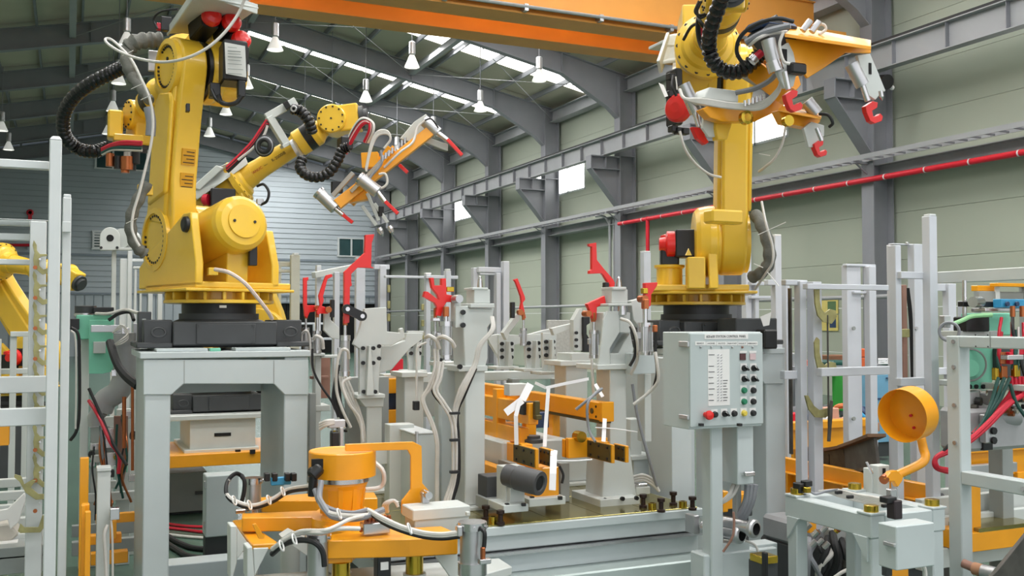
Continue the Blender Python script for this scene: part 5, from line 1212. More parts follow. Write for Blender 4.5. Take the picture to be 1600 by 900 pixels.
MB().bx(x0+t, x1-t, y0+t, y1-t, ZT-.09, ZT-.085).build('sunken_tray', GREY2, T)
F(T, 'junction_box', GREY2, 1400, 1461, 823, 884, 4.12, .1, .004)
bq = at(1401, 850, Y=Yd(1431,4.12)); MB().sb(1379, 1397, 845, 856, at(1400, 850, Y=Yd(1431,4.12)).x-.012, .012).build('latch', ALU, T, .002)
hose(T, 'box_cable', HOSEW, .012, [(1440,880,4.2),(1445,890,4.2),(1446,905,4.2)]); F(T, 'cable_gland', DARK, 1385, 1395, 884, 900, 4.2, .03)
F(T, 'sensor', BLK, 1249, 1265, 756, 770, 4.85, .05); F(T, 'sensor_cap', BLK, 1259, 1270, 752, 760, 4.85, .04); F(T, 'sensor_block', BRASS, 1260, 1268, 762, 770, 4.82, .03)
b = MB(); L0 = at(1400,800,d=4.3); F(T, 'lever_sensor', mat('plum_black',(44,34,38),.5), 1398, 1411, 783, 811, 4.3, .05, .004); F(T, 'lever_head', BLK, 1387, 1402, 778, 786, 4.3, .05)
F(T, 'clamp_clip', STEEL, 1392, 1402, 765, 780, 4.35, .03)
for k in range(5): hose(T, 'connector_bundle', HOSEW, .009, [(1280+k*3,768,4.85),(1310,766+k*2.2,4.75),(1340,773+k*2.4,4.6),(1365,777+k*2.6,4.5),(1388,782+k*2,4.4)])
for x, y, d in ((1312,769,4.72),(1330,776,4.6),(1385,790,4.4)): F(T, 'connector_plug', BLK, x-4, x+5, y-1.5, y+3, d, .02)
hose(T, 'sensor_cable', HOSEG, .006, [(1266,768,4.8),(1275,772,4.8),(1290,768,4.8),(1310,765,4.75)])
# rotary cup on its arm
T = thing('orange_cup', 'open orange round cup on a bent arm above the front right stand', 'cup', base(1400, 4.9, .8))
cc = at(1409, 650, d=4.75); ax = (at(1434, 642, d=4.835)-cc).normalized(); R = 42/1555.5*4.75
b = MB(); b.lathe([(R*.985,.0),(R,.0),(R,.105),(0,.105)], cc, ax, 44, False); b.lathe([(R*.985,0),(R*.96,.095),(0,.095)], cc, ax, 44, False); b.build('cup_shell', ORA, T)
b = MB()
for x, y in ((1424,649),(1429,668)): q = at(x, y, d=4.81); b.cyl(q, q-ax*.01, .007, n=10)
b.build('cup_screw', REDP, T, kind='stuff')
b = MB(); P = [at(1439,684,d=4.9), at(1443,702,d=4.9), at(1446,714,d=4.88), at(1438,725,d=4.86), at(1402,742,d=4.8)]
b.tube(P, .022, 10, 4); b.build('bent_arm', ORA, T)
flat(T, 'arm_foot', ORA, [(1383,748),(1392,737),(1402,735),(1412,745),(1410,752),(1403,762),(1398,752),(1388,752)], 4.78, .03, .003)
F(T, 'pivot_rod', STEEL, 1402, 1405, 760, 780, 4.75, .012)
MB().cyl(at(1385,746,d=4.76), at(1380,750,d=4.74), .022, n=14).build('pivot_pin', COPPER, T)
post(T, 'mount_post', GREY, 1372, 1390, 728, 4.95, .06, .0); F(T, 'mount_slot', DARKVOID, 1381, 1384, 732, 742, 4.94, .02, 0); post(T, 'mount_post', GREY, 1362, 1370, 733, 4.97, .06, 0)
hose(T, 'lever', STEEL, .006, [(1354,722,4.9),(1363,740,4.9)])
# ================================================================ RIGHT FRAME
T = thing('guard_frame', 'grey square tube guard frame at the right edge in front of the green welding gun', 'frame', base(1500, 4.9))
Yr = Yd(1505, 4.9); u = at(1498, 525, Y=Yr); v = at(1512, 525, Y=Yr)
MB().bx(u.x, v.x+.015, Yr, Yr+.08, 0, u.z-.0).build('post', GREY2, T, .005)
MB().bx(u.x, u.x+.075, Yr-2.2, Yr, at(1500,543,Y=Yr).z, u.z).build('top_bar', GREY2, T, .005)
MB().bx(u.x, u.x+.075, Yr-2.2, Yr, at(1500,757,Y=Yr).z, at(1500,736,Y=Yr).z).build('lower_bar', GREY2, T, .005)
zz = at(1500,534,Y=Yr).z
for k, (y, z) in enumerate(((Yr+.03,zz),(Yr+.03,at(1500,574,Y=Yr).z),(Yr+.03,at(1500,634,Y=Yr).z),(Yr+.03,at(1500,693,Y=Yr).z),(Yr-.35,at(1500,747,Y=Yr).z))):
    MB().cyl((u.x-.008,y,z),(u.x,y,z),.011,n=8).build('bolt', STEEL, T)
for dy in (.1,.17):
    for dz in (-.02,.035): MB().cyl((u.x-.002,Yr-dy,zz+dz),(u.x,Yr-dy,zz+dz),.004,n=6).build('screw_hole', DARK, T)
MB().bx(u.x-.001, u.x, Yr-.185, Yr-.18, zz-.03, zz+.05).build('weld_seam', GREYD, T)
MB().bx(u.x-.0, u.x+.075, Yr-.9, Yr-.82, 0, at(1500,757,Y=Yr).z).build('post', GREY2, T, .005)
# ---- racks with square tubes in the right middle ground
def rack(name, label, d, posts, bars, m=RACK, dep=.06):
    T = thing(name, label, 'frame', base(posts[0][0], d))
    for x0, x1, y in posts: post(T, 'post', m, x0, x1, y, d, dep)
    for x0, x1, y0, y1 in bars: F(T, 'crossbar', m, x0, x1, y0, y1, d+.01, dep*.8)
    return T
TR = rack('tube_rack', 'white tube rack with the tallest post, right of the orange cup', 5.9, [(1452,1464,337),(1399,1408,383)], [(1408,1452,424,436),(1408,1452,591,602)])
F(TR, 'post_cap', WHITE, 1453, 1463, 334, 338, 5.9, .05); p = at(1464,430,Y=Yd(1430,5.9)); MB().bx(p.x, p.x+.05, p.y-1.8, p.y, p.z-.05, p.z+.02).build('side_bar', GREY, TR, .004); MB().bx(p.x, p.x+.05, p.y-1.0, p.y, at(1464,602,Y=p.y).z, at(1464,593,Y=p.y).z).build('side_bar', GREY, TR, .004)
F(TR, 'brown_bar', PINK, 1410, 1419, 445, 590, 6.1, .02); F(TR, 'zinc_catch', ZINC, 1409, 1422, 514, 527, 6.05, .02)
for k in range(3): hose(TR, 'black_cord', RUB, .006, [(1416+k*2,450,6.15),(1421+k*2,500,6.15),(1424+k,590,6.15)])
T2 = rack('tube_rack', 'white tube rack posts behind the tallest post, with a joining plate on top', 6.7, [(1428,1444,381),(1395,1400,382)], [(1396,1445,380,384)])
F(T2, 'bolt', STEEL, 1418, 1421, 378, 383, 6.68, .02); p = at(1431,513,Y=Yd(1436,6.7)); MB().cyl(p+V((0,-.01,0)), p, .012, n=8).build('bolt', STEEL, T2)
T3 = rack('tube_rack', 'white tube rack with zinc hooks on its upright, right of the control panel', 6.3, [(1250,1260,439),(1270,1284,440)], [(1228,1262,437,446),(1262,1400,443,454),(1284,1400,575,585),(1226,1250,580,592)])
F(T3, 'dark_bar', RAWST, 1235, 1240, 450, 710, 6.5, .03); F(T3, 'flat_bar', RAWST, 1293, 1297, 492, 690, 6.25, .012)
for k, (ox, oy) in enumerate(((1273,445),(1273,527))):
    flat(T3, 'zinc_hook', ZINC, [(ox,oy+8),(ox+4,oy),(ox+8,oy+4),(ox+8,oy+24),(ox+11,oy+38),(ox+16,oy+44),(ox+24,oy+38),(ox+33,oy+40),(ox+35,oy+50),(ox+27,oy+61),(ox+14,oy+58),(ox+5,oy+48),(ox+1,oy+30)], 6.24, .012, .001)
flat(T3, 'zinc_hook', ZINC, [(1258,618),(1263,618),(1272,634),(1281,641),(1296,637),(1299,646),(1290,653),(1274,652),(1264,640)], 6.24, .012, .001)
flat(T3, 'clamp_lever', RAWST, [(1294,690),(1297,640),(1299,626),(1302,626),(1301,650),(1298,690)], 6.22, .012, .001)
T13 = rack('tube_rack', 'tall single white post with a cap behind the right robot pedestal', 7.6, [(1211,1221,368)], [(1200,1240,437,446)]); F(T13, 'cap', PAPER, 1211, 1221, 366, 369, 7.6, .06)
T4 = rack('tube_rack', 'white tube rack farther back with bolts on wide uprights, behind the orange cup', 7.6, [(1323,1345,415),(1358,1369,416)], [(1323,1369,412,417),(1335,1369,455,459)])
for y in (513, 654): p = at(1333,y,Y=Yd(1345,7.6)); MB().cyl(p+V((0,-.012,0)), p, .016, n=8).build('bolt', GREYD, T4)
T5 = rack('tube_rack', 'white frame of thin tubes behind the green welding gun', 7.4, [(1482,1494,443),(1506,1510,470)], [(1464,1494,443,455),(1464,1494,575,585)])
T6 = rack('tube_rack', 'white cage posts directly right of the right robot', 8.0, [(1165,1174,395),(1180,1186,440),(1228,1234,445)], [(1174,1212,440,446),(1174,1212,462,467)])
T7 = rack('tube_rack', 'single white capped post between the red arm and the right robot', 8.5, [(1006,1017,394)], [(1017,1045,450,458)]); F(T7, 'post_cap', WHITE, 1006.5, 1016.5, 392, 394, 8.5, .07)
# racks in the centre background
T8 = rack('tube_rack', 'cream tube rack between the left robot and the first red arm', 9.5, [(455,469,398),(435,440,416),(415,422,425)], [(415,469,408,417),(435,455,421,426)], mat('cream_paint',(186,188,178),.5))
F(T8, 'cap', WHITE, 459, 467, 395, 399, 9.5, .08)
T9 = rack('tube_rack', 'white tube rack with sloping top bar behind the tallest red arm', 8.3, [(495,502,417),(523,531,425),(557,571,402),(594,604,415)], [(602,716,430,436),(585,609,413,421)])
u, v = at(490,430,d=8.2), at(560,416,d=8.6); MB().bar(u, v, .05, .05).build('sloping_bar', GREY, T9, .003)
F(T9, 'cap', WHITE, 495, 502, 414, 418, 8.3, .05)
for y in (445, 470, 490): F(T9, 'zinc_catch', ZINC, 606, 610, y, y+12, 8.2, .02)
T10 = rack('tube_rack', 'white tube rack posts behind the claw clamp', 8.2, [(666,673,429),(697,705,423)], [(666,716,430,436)])
F(T10, 'bolt_cap', PAPER, 665, 674, 426, 429, 8.2, .04); F(T10, 'round_cap', GREY, 697, 704, 420, 424, 8.2, .04)
for y in (475, 500, 520): F(T10, 'zinc_catch', ZINC, 659, 663, y, y+10, 8.1, .02)
T11 = rack('tube_rack', 'white tube rack directly behind the tall column with a capped corner post', 7.8, [(740,748,418),(787,796,408),(776,783,426)], [(748,796,417,426),(750,787,426,430)])
T12 = rack('rail_fence', 'low white rail fence in front of the dark doorway', 14.0, [(438,442,505),(452,455,505),(468,471,505),(490,493,505),(520,523,505)], [(436,530,504,507),(436,530,528,531)])
# ================================================================ ROBOT DRESS PACKS
def quad(T, name, m, c, N=(0,0,.012), bev=0):
    q = [at(x, y, d=d) for x, y, d in c]; n = len(q); N = V(N)
    b = MB(); nv = V((0,0,0))
    for i in range(n): nv += q[i].cross(q[(i+1)%n])
    fs = [tuple(range(n-1,-1,-1)), tuple(range(n,2*n))] + [(i,(i+1)%n,n+(i+1)%n,n+i) for i in range(n)]
    if nv.dot(N) < 0: fs = [tuple(reversed(f)) for f in fs]
    return b.add(q+[p+N for p in q], fs).build(name, m, T, bev)
def pbar(T, name, m, a, c, w, h, bev=.003, up=(0,0,1)):
    return MB().bar(at(a[0],a[1],d=a[2]), at(c[0],c[1],d=c[2]), w, h, up).build(name, m, T, bev)
def pcyl(T, name, m, a, c, r, r1=None, n=18):
    return MB().cyl(at(a[0],a[1],d=a[2]), at(c[0],c[1],d=c[2]), r, r1, n).build(name, m, T)
def vcorr(T, name, r, pts): return corr(T, name, [at(x,y,d=d) for x,y,d in pts], r)
T1, T3_, T2_ = R1[0], R3[0], R2[0]
# --- left robot
quad(T1, 'valve_plate', GREY, [(262,53,6.35),(304,-8,5.7),(404,14,6.1),(352,50,6.6)], (0,0,.012), .003)
pbar(T1, 'plate_lip', GREY, (262,50,6.33), (304,-10,5.68), .012, .05); pbar(T1, 'plate_lip', GREY, (350,-4,5.9), (402,15,6.1), .012, .06)
quad(T1, 'valve_tray', GREY, [(296,-6,5.9),(330,-20,5.7),(398,-2,6.1),(370,10,6.3)], (0,0,.09), .006)
F(T1, 'motor_block', BLK, 349, 387, 60, 128, 5.85, .2, .01)
quad(T1, 'data_sheet', PAPER, [(351,66,5.84),(383,72,5.82),(385,121,5.82),(353,115,5.84)], (0,.004,0))
b = MB(); 
for k, (y, wd) in enumerate(((72,14),(78,20),(82,20),(87,22),(92,20),(98,22),(106,24),(113,22))):
    u = at(356, y+1.5, d=5.825); v = at(356+wd, y+3, d=5.808); b.bar(u, v, .003, .006 if k in (1,3) else .003)
b.build('sheet_print', GREYD, T1, kind='stuff')
F(T1, 'connector', BLK, 328, 345, 128, 152, 5.9, .08, .006); F(T1, 'connector', BLK, 372, 384, 125, 152, 5.85, .06, .006); F(T1, 'connector', BLK, 381, 389, 72, 100, 5.9, .05, .006)
hose(T1, 'motor_cable', BLK, .014, [(342,150,5.9),(346,160,5.85),(358,163,5.85),(370,160,5.85),(378,150,5.85)]); hose(T1, 'motor_cable', BLK, .012, [(330,140,5.9),(338,155,5.9),(350,161,5.9)])
MB().tube([at(x,y,d=d) for x,y,d in ((252,63,6.4),(232,63,6.35),(212,66,6.3),(199,76,6.3))], .052, 12, 6, lambda t,i: .05+.006*math.sin(i*1.7)).build('sleeve', SLEEVE, T1)
MB().tube([at(x,y,d=d) for x,y,d in ((198,76,6.3),(199,100,6.25),(208,122,6.25),(222,140,6.2),(234,158,6.15))], .042, 12, 6, lambda t,i: .042-.012*t+.004*math.sin(i*1.7)).build('sleeve', SLEEVE, T1)
F(T1, 'hose_bracket', ALU, 232, 252, 78, 112, 6.45, .03)
vcorr(T1, 'corrugated_hose', .046, [(196,103,6.5),(172,115,6.55),(140,132,6.6),(112,156,6.7),(99,184,6.8),(102,212,6.9),(120,231,7.0),(145,237,7.0),(166,231,7.1)])
hose(T1, 'white_hose', HOSEW, .0115, [(384,-6,5.6),(372,22,5.62),(350,52,5.6),(322,76,5.58),(290,91,5.6),(255,97,5.7),(218,92,5.8),(188,81,5.9),(168,68,6.0),(165,61,6.05),(174,62,6.05),(188,74,6.0),(205,93,5.95),(220,122,5.92),(234,155,5.9),(239,190,5.9),(236,225,5.9),(228,260,5.9),(218,300,5.9),(209,330,5.9),(206,355,5.9),(211,372,5.9),(218,385,5.9)], 10)
for x, y in ((199,83),(213,135),(228,152),(205,345)):
    pbar(T1, 'zip_tie', PAPER, (x-8,y+4,5.88), (x+9,y-4,5.86), .004, .003, 0)
MB().tube([at(x,y,d=d) for x,y,d in ((232,168,6.0),(236,190,6.0),(235,212,6.0))], .03, 10, 5).build('sleeve', HOSEG, T1)
MB().tube([at(x,y,d=d) for x,y,d in ((230,285,6.0),(216,312,5.98),(205,340,5.98),(206,368,6.0),(216,388,6.02),(226,396,6.05))], .034, 12, 6, lambda t,i: .034+.004*math.sin(i*1.3)).build('sleeve', SLEEVE, T1)
for x, y in ((231,293),(229,292)): F(T1, 'hose_clamp', YEL, x-14, x+8, y-4, y+12, 6.05, .06)
F(T1, 'black_stop', BLK, 291, 297, 161, 174, 5.85, .05)
F(T1, 'switch_bracket', BLK, 252, 268, 25, 48, 6.2, .05); F(T1, 'red_fitting', HOSER, 245, 254, 35, 46, 6.2, .04); hose(T1, 'black_cable', RUB, .009, [(246,45,6.2),(240,30,6.2),(252,18,6.15),(278,14,6.1)])
# wrist of left robot
F(T1, 'tool_block', YEL, 169, 192, 170, 216, 7.0, .16, .012); F(T1, 'tool_plate', YEL, 178, 224, 208, 222, 6.9, .2, .006)
for k, m in enumerate((HOSER, HOSER, RUB, HOSEGR, HOSEW)): hose(T1, 'tool_hose', m, .014, [(160,233+k*2,6.9),(175,226+k*2,6.85),(195,222+k*3,6.8),(222,223+k*3,6.8)])
for x, y, m in ((172,240,COPPER),(185,244,BLK),(196,250,COPPER),(206,246,BLK),(200,238,GREY),(212,236,RUB)): p = at(x, y, d=6.9); MB().cyl(p, p+V((0,0,-.09)), .028, n=12).build('tool_fitting', m, T1)
pcyl(T1, 'tool_spindle', COPPER, (200,245,6.9), (200,266,6.9), .05)
hose(T1, 'base_hose', mat('pale_pink_hose',(214,196,188),.5), .012, [(336,421,5.75),(358,426,5.7),(382,442,5.7),(403,466,5.75),(418,486,5.8),(425,498,5.9)]); F(T1, 'hose_lug', YEL, 326, 341, 418, 430, 5.8, .08)
F(T1, 'cable_block', BLK, 390, 402, 372, 415, 6.0, .06)
F(T1, 'connector_panel', DARK, 216, 236, 487, 541, 5.9, .1, .004); F(T1, 'base_nameplate', PAPER, 343, 354, 477, 481, 5.93, .006, 0); F(T1, 'shim', MINT, 328, 345, 544, 549, 5.74, .05); F(T1, 'connector', GREYD, 222, 228, 498, 530, 5.89, .02)
# --- middle robot (seen behind)
DOFF = .6
quad(T2_, 'valve_tray', GREY, [(296,300,8.1),(336,263,8.1),(383,243,8.3),(388,256,8.3),(345,286,8.1),(308,312,8.1)], (0,.18,.0), .006)
quad(T2_, 'tray_lid', GREY, [(300,292,8.08),(338,258,8.08),(350,262,8.08),(312,297,8.08)], (0,.1,0), .006)
F(T2_, 'motor_block', BLK, 330, 368, 293, 328, 8.05, .2, .008); F(T2_, 'caution_label', YEL, 335, 343, 298, 306, 8.04, .01, 0); MB().lathe([(.05,0),(.05,.04),(.03,.06)], at(326,312,d=8.1), V((-.8,.5,0)), 14).build('motor_cap', HOSER, T2_)
for k, m in enumerate((HOSER, RUB, HOSER, RUB)): hose(T2_, 'supply_hose', m, .02, [(355,262+k*2,8.1),(375,243+k*2,8.1),(395,222+k*2,8.1),(410,200+k*2,8.1),(418,188+k*2,8.1)])
hose(T2_, 'white_supply_hose', HOSEW, .016, [(372,250,8.05),(395,232,8.05),(412,212,8.05),(418,196,8.05)])
for k in range(3): MB().add(*torus(at(413,228,d=8.0-.03*k), .078-.012*k, .018, CF+CR*.3, 24, 8), smooth=True).build('coiled_hose', RUB if k != 1 else HOSEG, T2_)
pbar(T2_, 'hose_arm', GREY, (416,184,8.1), (462,158,8.2), .05, .07); pbar(T2_, 'hose_arm', GREY, (420,182,8.1), (447,226,8.2), .05, .07); pbar(T2_, 'hose_arm_foot', GREY, (440,230,8.15), (456,222,8.2), .08, .03)
pbar(T2_, 'hose_clip', BLK, (446,160,8.1), (452,170,8.1), .06, .05); MB().add(*torus(at(459,170,d=8.05), .022, .009, CF, 14), smooth=True).build('ring_clip', ALU, T2_)
vcorr(T2_, 'corrugated_hose', .05, [(455,170,8.1),(470,174,8.1),(483,190,8.1),(488,208,8.15)])
vcorr(T2_, 'corrugated_hose', .046, [(473,247,8.0),(469,262,7.95),(480,274,7.9),(498,277,7.9),(516,268,7.9),(528,250,7.9),(535,234,7.9),(545,230,7.9)])
MB().lathe([(.105,0),(.105,.03)], at(462,236,d=8.2), (at(480,226,d=8.2)-at(462,236,d=8.2)), 22).build('hose_collar', ALU, T2_)
hose(T2_, 'loop_cable', RUB, .016, [(402,291,8.1),(412,288,8.05),(420,300,8.0),(417,314,8.0),(408,320,8.05)]); F(T2_, 'cable_fitting', ALU, 402, 412, 310, 320, 8.0, .06)
Fm = R2[4]; fx = (Fm @ V((1,0,0)) - Fm @ V((0,0,0))).normalized(); org = Fm @ V((.5,0,.225)); side = (CAM-org); side = (side - fx*side.dot(fx)).normalized(); upv = side.cross(fx)
RNG = mat('red_lettering', (186,32,30), .5)
for body, off, sz, m in (('FANUC', -.01, .055, RNG), ('Robot', .085, .022, INK), ('R-2000iB', .22, .062, INK)):
    o = org + fx*off + side*.1; M = Matrix(((fx.x,upv.x,side.x,o.x),(fx.y,upv.y,side.y,o.y),(fx.z,upv.z,side.z,o.z),(0,0,0,1)))
    text(body, sz*.62, M, m, T2_)
for k, m in enumerate((HOSER, HOSEW, HOSER, HOSEGR, HOSEW)): hose(T2_, 'tool_hose', m, .018, [(540,240-k*2,8.0),(552,215-k*3,7.95),(566,194-k*2,7.9),(577+k,192,7.9),(578+k,204,7.9),(570+k,222,7.95)])
F(T2_, 'tool_changer', BLK, 533, 552, 212, 234, 7.9, .15, .01)
def gripper_thing(label, loc): return thing('gripper', label, 'gripper', loc)
G = gripper_thing('orange gripper frame with silver clamps held by the middle robot', at(580, 270, d=8.0))
pbar(G, 'main_beam', ORA, (527,320,7.9), (672,206,8.1), .09, .07, up=tuple(-CF)); pbar(G, 'rear_beam', ORA, (548,318,8.1), (618,232,8.2), .07, .06, up=tuple(-CF)); pbar(G, 'cross_block', ORA, (566,252,7.95), (592,250,7.95), .1, .13); pbar(G, 'lower_block', ORA, (545,311,8.0), (575,305,8.0), .1, .08)
pbar(G, 'cross_beam', ORA, (590,262,8.0), (612,232,8.0), .07, .07)
pbar(G, 'steel_rail', STEEL, (548,300,7.88), (586,262,7.88), .02, .03); pbar(G, 'steel_rail', STEEL, (560,290,7.88), (610,236,7.88), .02, .03)  # bright steel bars along the gripper beams
pcyl(G, 'cylinder', ALU, (500,303,7.9), (524,326,7.9), .052); pcyl(G, 'cylinder_cap', STEEL, (497,300,7.9), (500,303,7.9), .058); pcyl(G, 'rod', STEEL, (524,326,7.9), (536,336,7.9), .02); pbar(G, 'red_jaw', RED, (534,334,7.9), (551,348,7.9), .035, .03)
pcyl(G, 'cylinder', ALU, (564,280,7.8), (590,300,7.8), .055); pcyl(G, 'cylinder_cap', STEEL, (561,278,7.8), (564,280,7.8), .06); pcyl(G, 'rod', STEEL, (590,300,7.8), (602,316,7.8), .02); pbar(G, 'red_jaw', RED, (602,315,7.8), (622,334,7.8), .05, .03)
pcyl(G, 'cylinder', ALU, (662,188,8.1), (684,208,8.1), .05); pcyl(G, 'rod', STEEL, (684,208,8.1), (700,220,8.1), .022); pbar(G, 'red_jaw', RED, (699,218,8.1), (722,243,8.1), .055, .03); pbar(G, 'red_jaw', RED, (624,258,8.2), (637,270,8.2), .05, .03)
quad(G, 'clamp_plate', GREY, [(626,216,8.2),(648,190,8.2),(666,178,8.2),(672,190,8.2),(668,206,8.2),(642,222,8.2)], (0,.03,0), .002); quad(G, 'clamp_plate', GREY, [(668,214,8.15),(690,222,8.15),(700,225,8.15),(700,236,8.15),(680,228,8.15),(664,222,8.15)], (0,.03,0), .002)
for a in ((566,322,588,352),(585,318,606,348),(574,302,592,345)): pbar(G, 'locator_leg', GREY, (a[0],a[1],7.95), (a[2],a[3],7.95), .035, .03)
for x, y in ((592,356),(608,353)): p = at(x, y, d=7.95); MB().lathe([(.024,0),(.026,.03),(.018,.06),(0,.085)], p, V((.45,-.1,-.9)), 14).build('locator_pin', STEEL, G)
F(G, 'sensor', BLK, 592, 600, 322, 338, 7.9, .05); F(G, 'valve', BLK, 519, 536, 283, 302, 7.95, .05); pbar(G, 'valve_rail', ALU, (520,306,7.95), (552,270,7.95), .03, .04)
for k in range(3): hose(G, 'white_hose', HOSEW, .014, [(572,268-k*3,7.9),(580,232-k*4,7.9),(590,212-k*3,7.9),(605,209-k*2,7.9),(610,218,7.9),(600,232,7.9)])
hose(G, 'white_hose', HOSEW, .014, [(592,272,7.8),(602,272,7.8),(605,286,7.8),(596,294,7.8),(585,292,7.8)]); hose(G, 'white_hose', HOSEW, .014, [(600,262,7.95),(625,238,7.95),(645,222,8.0),(652,200,8.05),(664,188,8.05)]); hose(G, 'grey_hose', HOSEG, .012, [(595,235,7.85),(596,255,7.85),(580,275,7.85),(572,290,7.85)]); hose(G, 'black_cable', RUB, .01, [(664,188,8.0),(674,186,8.0),(685,200,8.05)])
for k in range(8): p = at(598+k*5, 252-k*4, d=7.85); MB().cyl(p, p+V((0,0,.05)), .011, n=8).build('fitting', STEEL, G)
DOFF = 0
# --- right robot
quad(T3_, 'valve_tray', GREY, [(1033,101,6.3),(1046,58,6.5),(1062,56,6.6),(1112,68,6.6),(1108,92,6.3)], (0,0,.02), .004); pbar(T3_, 'tray_lip', GREY, (1030,105,6.25), (1045,60,6.5), .02, .09); F(T3_, 'tray_front', GREY, 1040, 1100, 68, 82, 6.4, .02)
F(T3_, 'tray_box', GREY, 1045, 1112, 58, 72, 6.5, .25)
vcorr(T3_, 'corrugated_hose', .04, [(1132,-12,4.9),(1120,18,5.0),(1110,48,5.1),(1108,76,5.2),(1116,98,5.2),(1135,112,5.2),(1157,111,5.2),(1175,98,5.2),(1187,86,5.2)])
for k in range(2): hose(T3_, 'cable_loop', RUB, .01, [(1092+k*4,2,5.4),(1086+k*3,18,5.4),(1095,24+k*4,5.4),(1112,16,5.4),(1118,4,5.4),(1108,-2,5.4)])
for k in range(3): hose(T3_, 'motor_cable', RUB if k < 2 else HOSER, .013, [(1095+k*5,10,5.6),(1089+k*4,40,5.6),(1094+k*3,70,5.6),(1108,88,5.5)])
hose(T3_, 'motor_cable', RUB, .013, [(1068,62,6.0),(1080,42,5.9),(1096,34,5.8)])
hose(T3_, 'tool_cable', RUB, .014, [(1162,102,5.0),(1151,80,4.95),(1158,56,4.9),(1182,38,4.85),(1215,29,4.8),(1240,34,4.8)]); hose(T3_, 'tool_cable', HOSEW, .012, [(1170,72,4.95),(1185,60,4.9),(1205,52,4.9),(1230,50,4.9)]); hose(T3_, 'tool_cable', HOSEG, .016, [(1165,66,4.95),(1195,50,4.9),(1235,40,4.85)])
F(T3_, 'tool_disc', BLUED, 1190, 1250, 27, 48, 4.9, .15, .02)
# rear motors group at left
F(T3_, 'motor_block', BLK, 1056, 1068, 105, 195, 6.0, .12, .01); MB().lathe([(.085,0),(.085,.03),(.07,.05),(.03,.06)], at(1062,170,d=5.95), V((-1,-.5,0)), 22).build('motor_cap', RED, T3_)
for x, y in ((1052,118),(1050,146),(1064,203),(1073,204),(1055,200)): F(T3_, 'connector', BLK, x-5, x+5, y-5, y+6, 5.9, .05, .004)
hose(T3_, 'motor_cable', RUB, .011, [(1052,118,5.9),(1050,135,5.85),(1057,150,5.85)]); hose(T3_, 'motor_cable', HOSEW, .006, [(1056,120,5.88),(1058,140,5.85)]); quad(T3_, 'paper_tag', PAPER, [(1029,129,5.95),(1037,133,5.95),(1044,150,5.9),(1039,152,5.9)], (0,.003,0))
hose(T3_, 'white_hose', HOSEW, .011, [(1062,205,5.9),(1070,232,5.9),(1086,255,5.95),(1108,272,6.0),(1126,277,6.1)]); hose(T3_, 'white_hose', HOSEW, .011, [(1228,195,5.9),(1222,225,5.95),(1210,248,6.0),(1194,262,6.1),(1186,268,6.2)])
MB().tube([at(x,y,d=d) for x,y,d in ((1180,335,6.3),(1190,352,6.2),(1200,380,6.15),(1202,408,6.15),(1192,424,6.2),(1176,433,6.3))], .038, 12, 6, lambda t,i: .038+.004*math.sin(i*1.3)).build('sleeve', SLEEVE, T3_)
hose(T3_, 'white_hose', HOSEW, .011, [(1190,315,6.2),(1197,350,6.1),(1207,385,6.08),(1207,410,6.08),(1196,428,6.15),(1180,452,6.3)])
for a in ((1184,367,1228,347),(1178,412,1192,418),(1199,425,1217,447),(1186,240,1203,243)): pbar(T3_, 'zip_tie', PAPER, (a[0],a[1],6.1), (a[2],a[3],6.05), .006, .004, 0)
F(T3_, 'warning_tag', mat('label_orange',(224,150,60),.5), 1132, 1143, 508, 524, 6.4, .01, 0); F(T3_, 'arm_lug', YEL, 1113, 1163, 326, 350, 5.95, .1, .012)
F(T3_, 'control_box', DARK, 1150, 1215, 497, 545, 6.3, .2, .006); F(T3_, 'connector', BLK, 1195, 1216, 515, 545, 6.2, .1, .01); quad(T3_, 'paper_tag', PAPER, [(1188,495,6.2),(1205,488,6.2),(1202,508,6.2),(1193,510,6.2)], (0,.003,0))
q = at(1078, 393, d=6.15)
for x, y in ((1076,393),): b = MB(); b.px([(x-5,y+6),(x+5,y+6),(x,y-5)], (0,.004,0), Y=at(x,y,d=6.05).y); b.build('warning_triangle', YEL, T3_)
G3 = gripper_thing('orange gripper frame with four red hook clamps held by the right robot', at(1220, 130, d=5.0))
def hook(x, y, d, s=1.0, mir=1, name='red_hook'):
    pts = [(0.5,8),(12,0),(20,2),(19,10),(11,15),(13,24),(21,22),(24,19),(28,24),(26,31),(15,35),(8,31),(2,17)]
    return flat(G3, name, RED, [(x+mir*u*s, y+v*s) for u, v in pts], d, .03, .002)
flat(G3, 'upper_beam_web', ORA, [(1230,60),(1361,76),(1361,83),(1322,82),(1288,106),(1262,122),(1255,112),(1240,100)], 4.95, .015, .002); quad(G3, 'upper_beam_flange', ORA, [(1226,58,4.85),(1240,46,5.1),(1361,68,5.1),(1361,78,4.85)], (0,0,.018), .002)
flat(G3, 'upper_beam_rear', ORA, [(1240,52),(1358,72),(1358,80),(1320,80),(1285,104),(1262,118)], 5.1, .015, .002)
flat(G3, 'lower_beam', ORA, [(1097,170),(1112,164),(1178,168),(1216,146),(1232,124),(1248,118),(1252,132),(1236,152),(1218,172),(1180,190),(1130,190),(1110,184)], 5.2, .06, .003)
flat(G3, 'lower_beam_tip', ORA, [(1216,172),(1282,182),(1282,190),(1270,201),(1226,192)], 5.1, .06, .003); quad(G3, 'lower_beam_flange', ORA, [(1216,174,5.05),(1222,168,5.2),(1284,180,5.2),(1283,187,5.05)], (0,0,.012), .002)
flat(G3, 'yellow_clevis', YEL, [(1120,187),(1144,188),(1143,196),(1136,218),(1122,218),(1119,200)], 5.2, .05, .003)
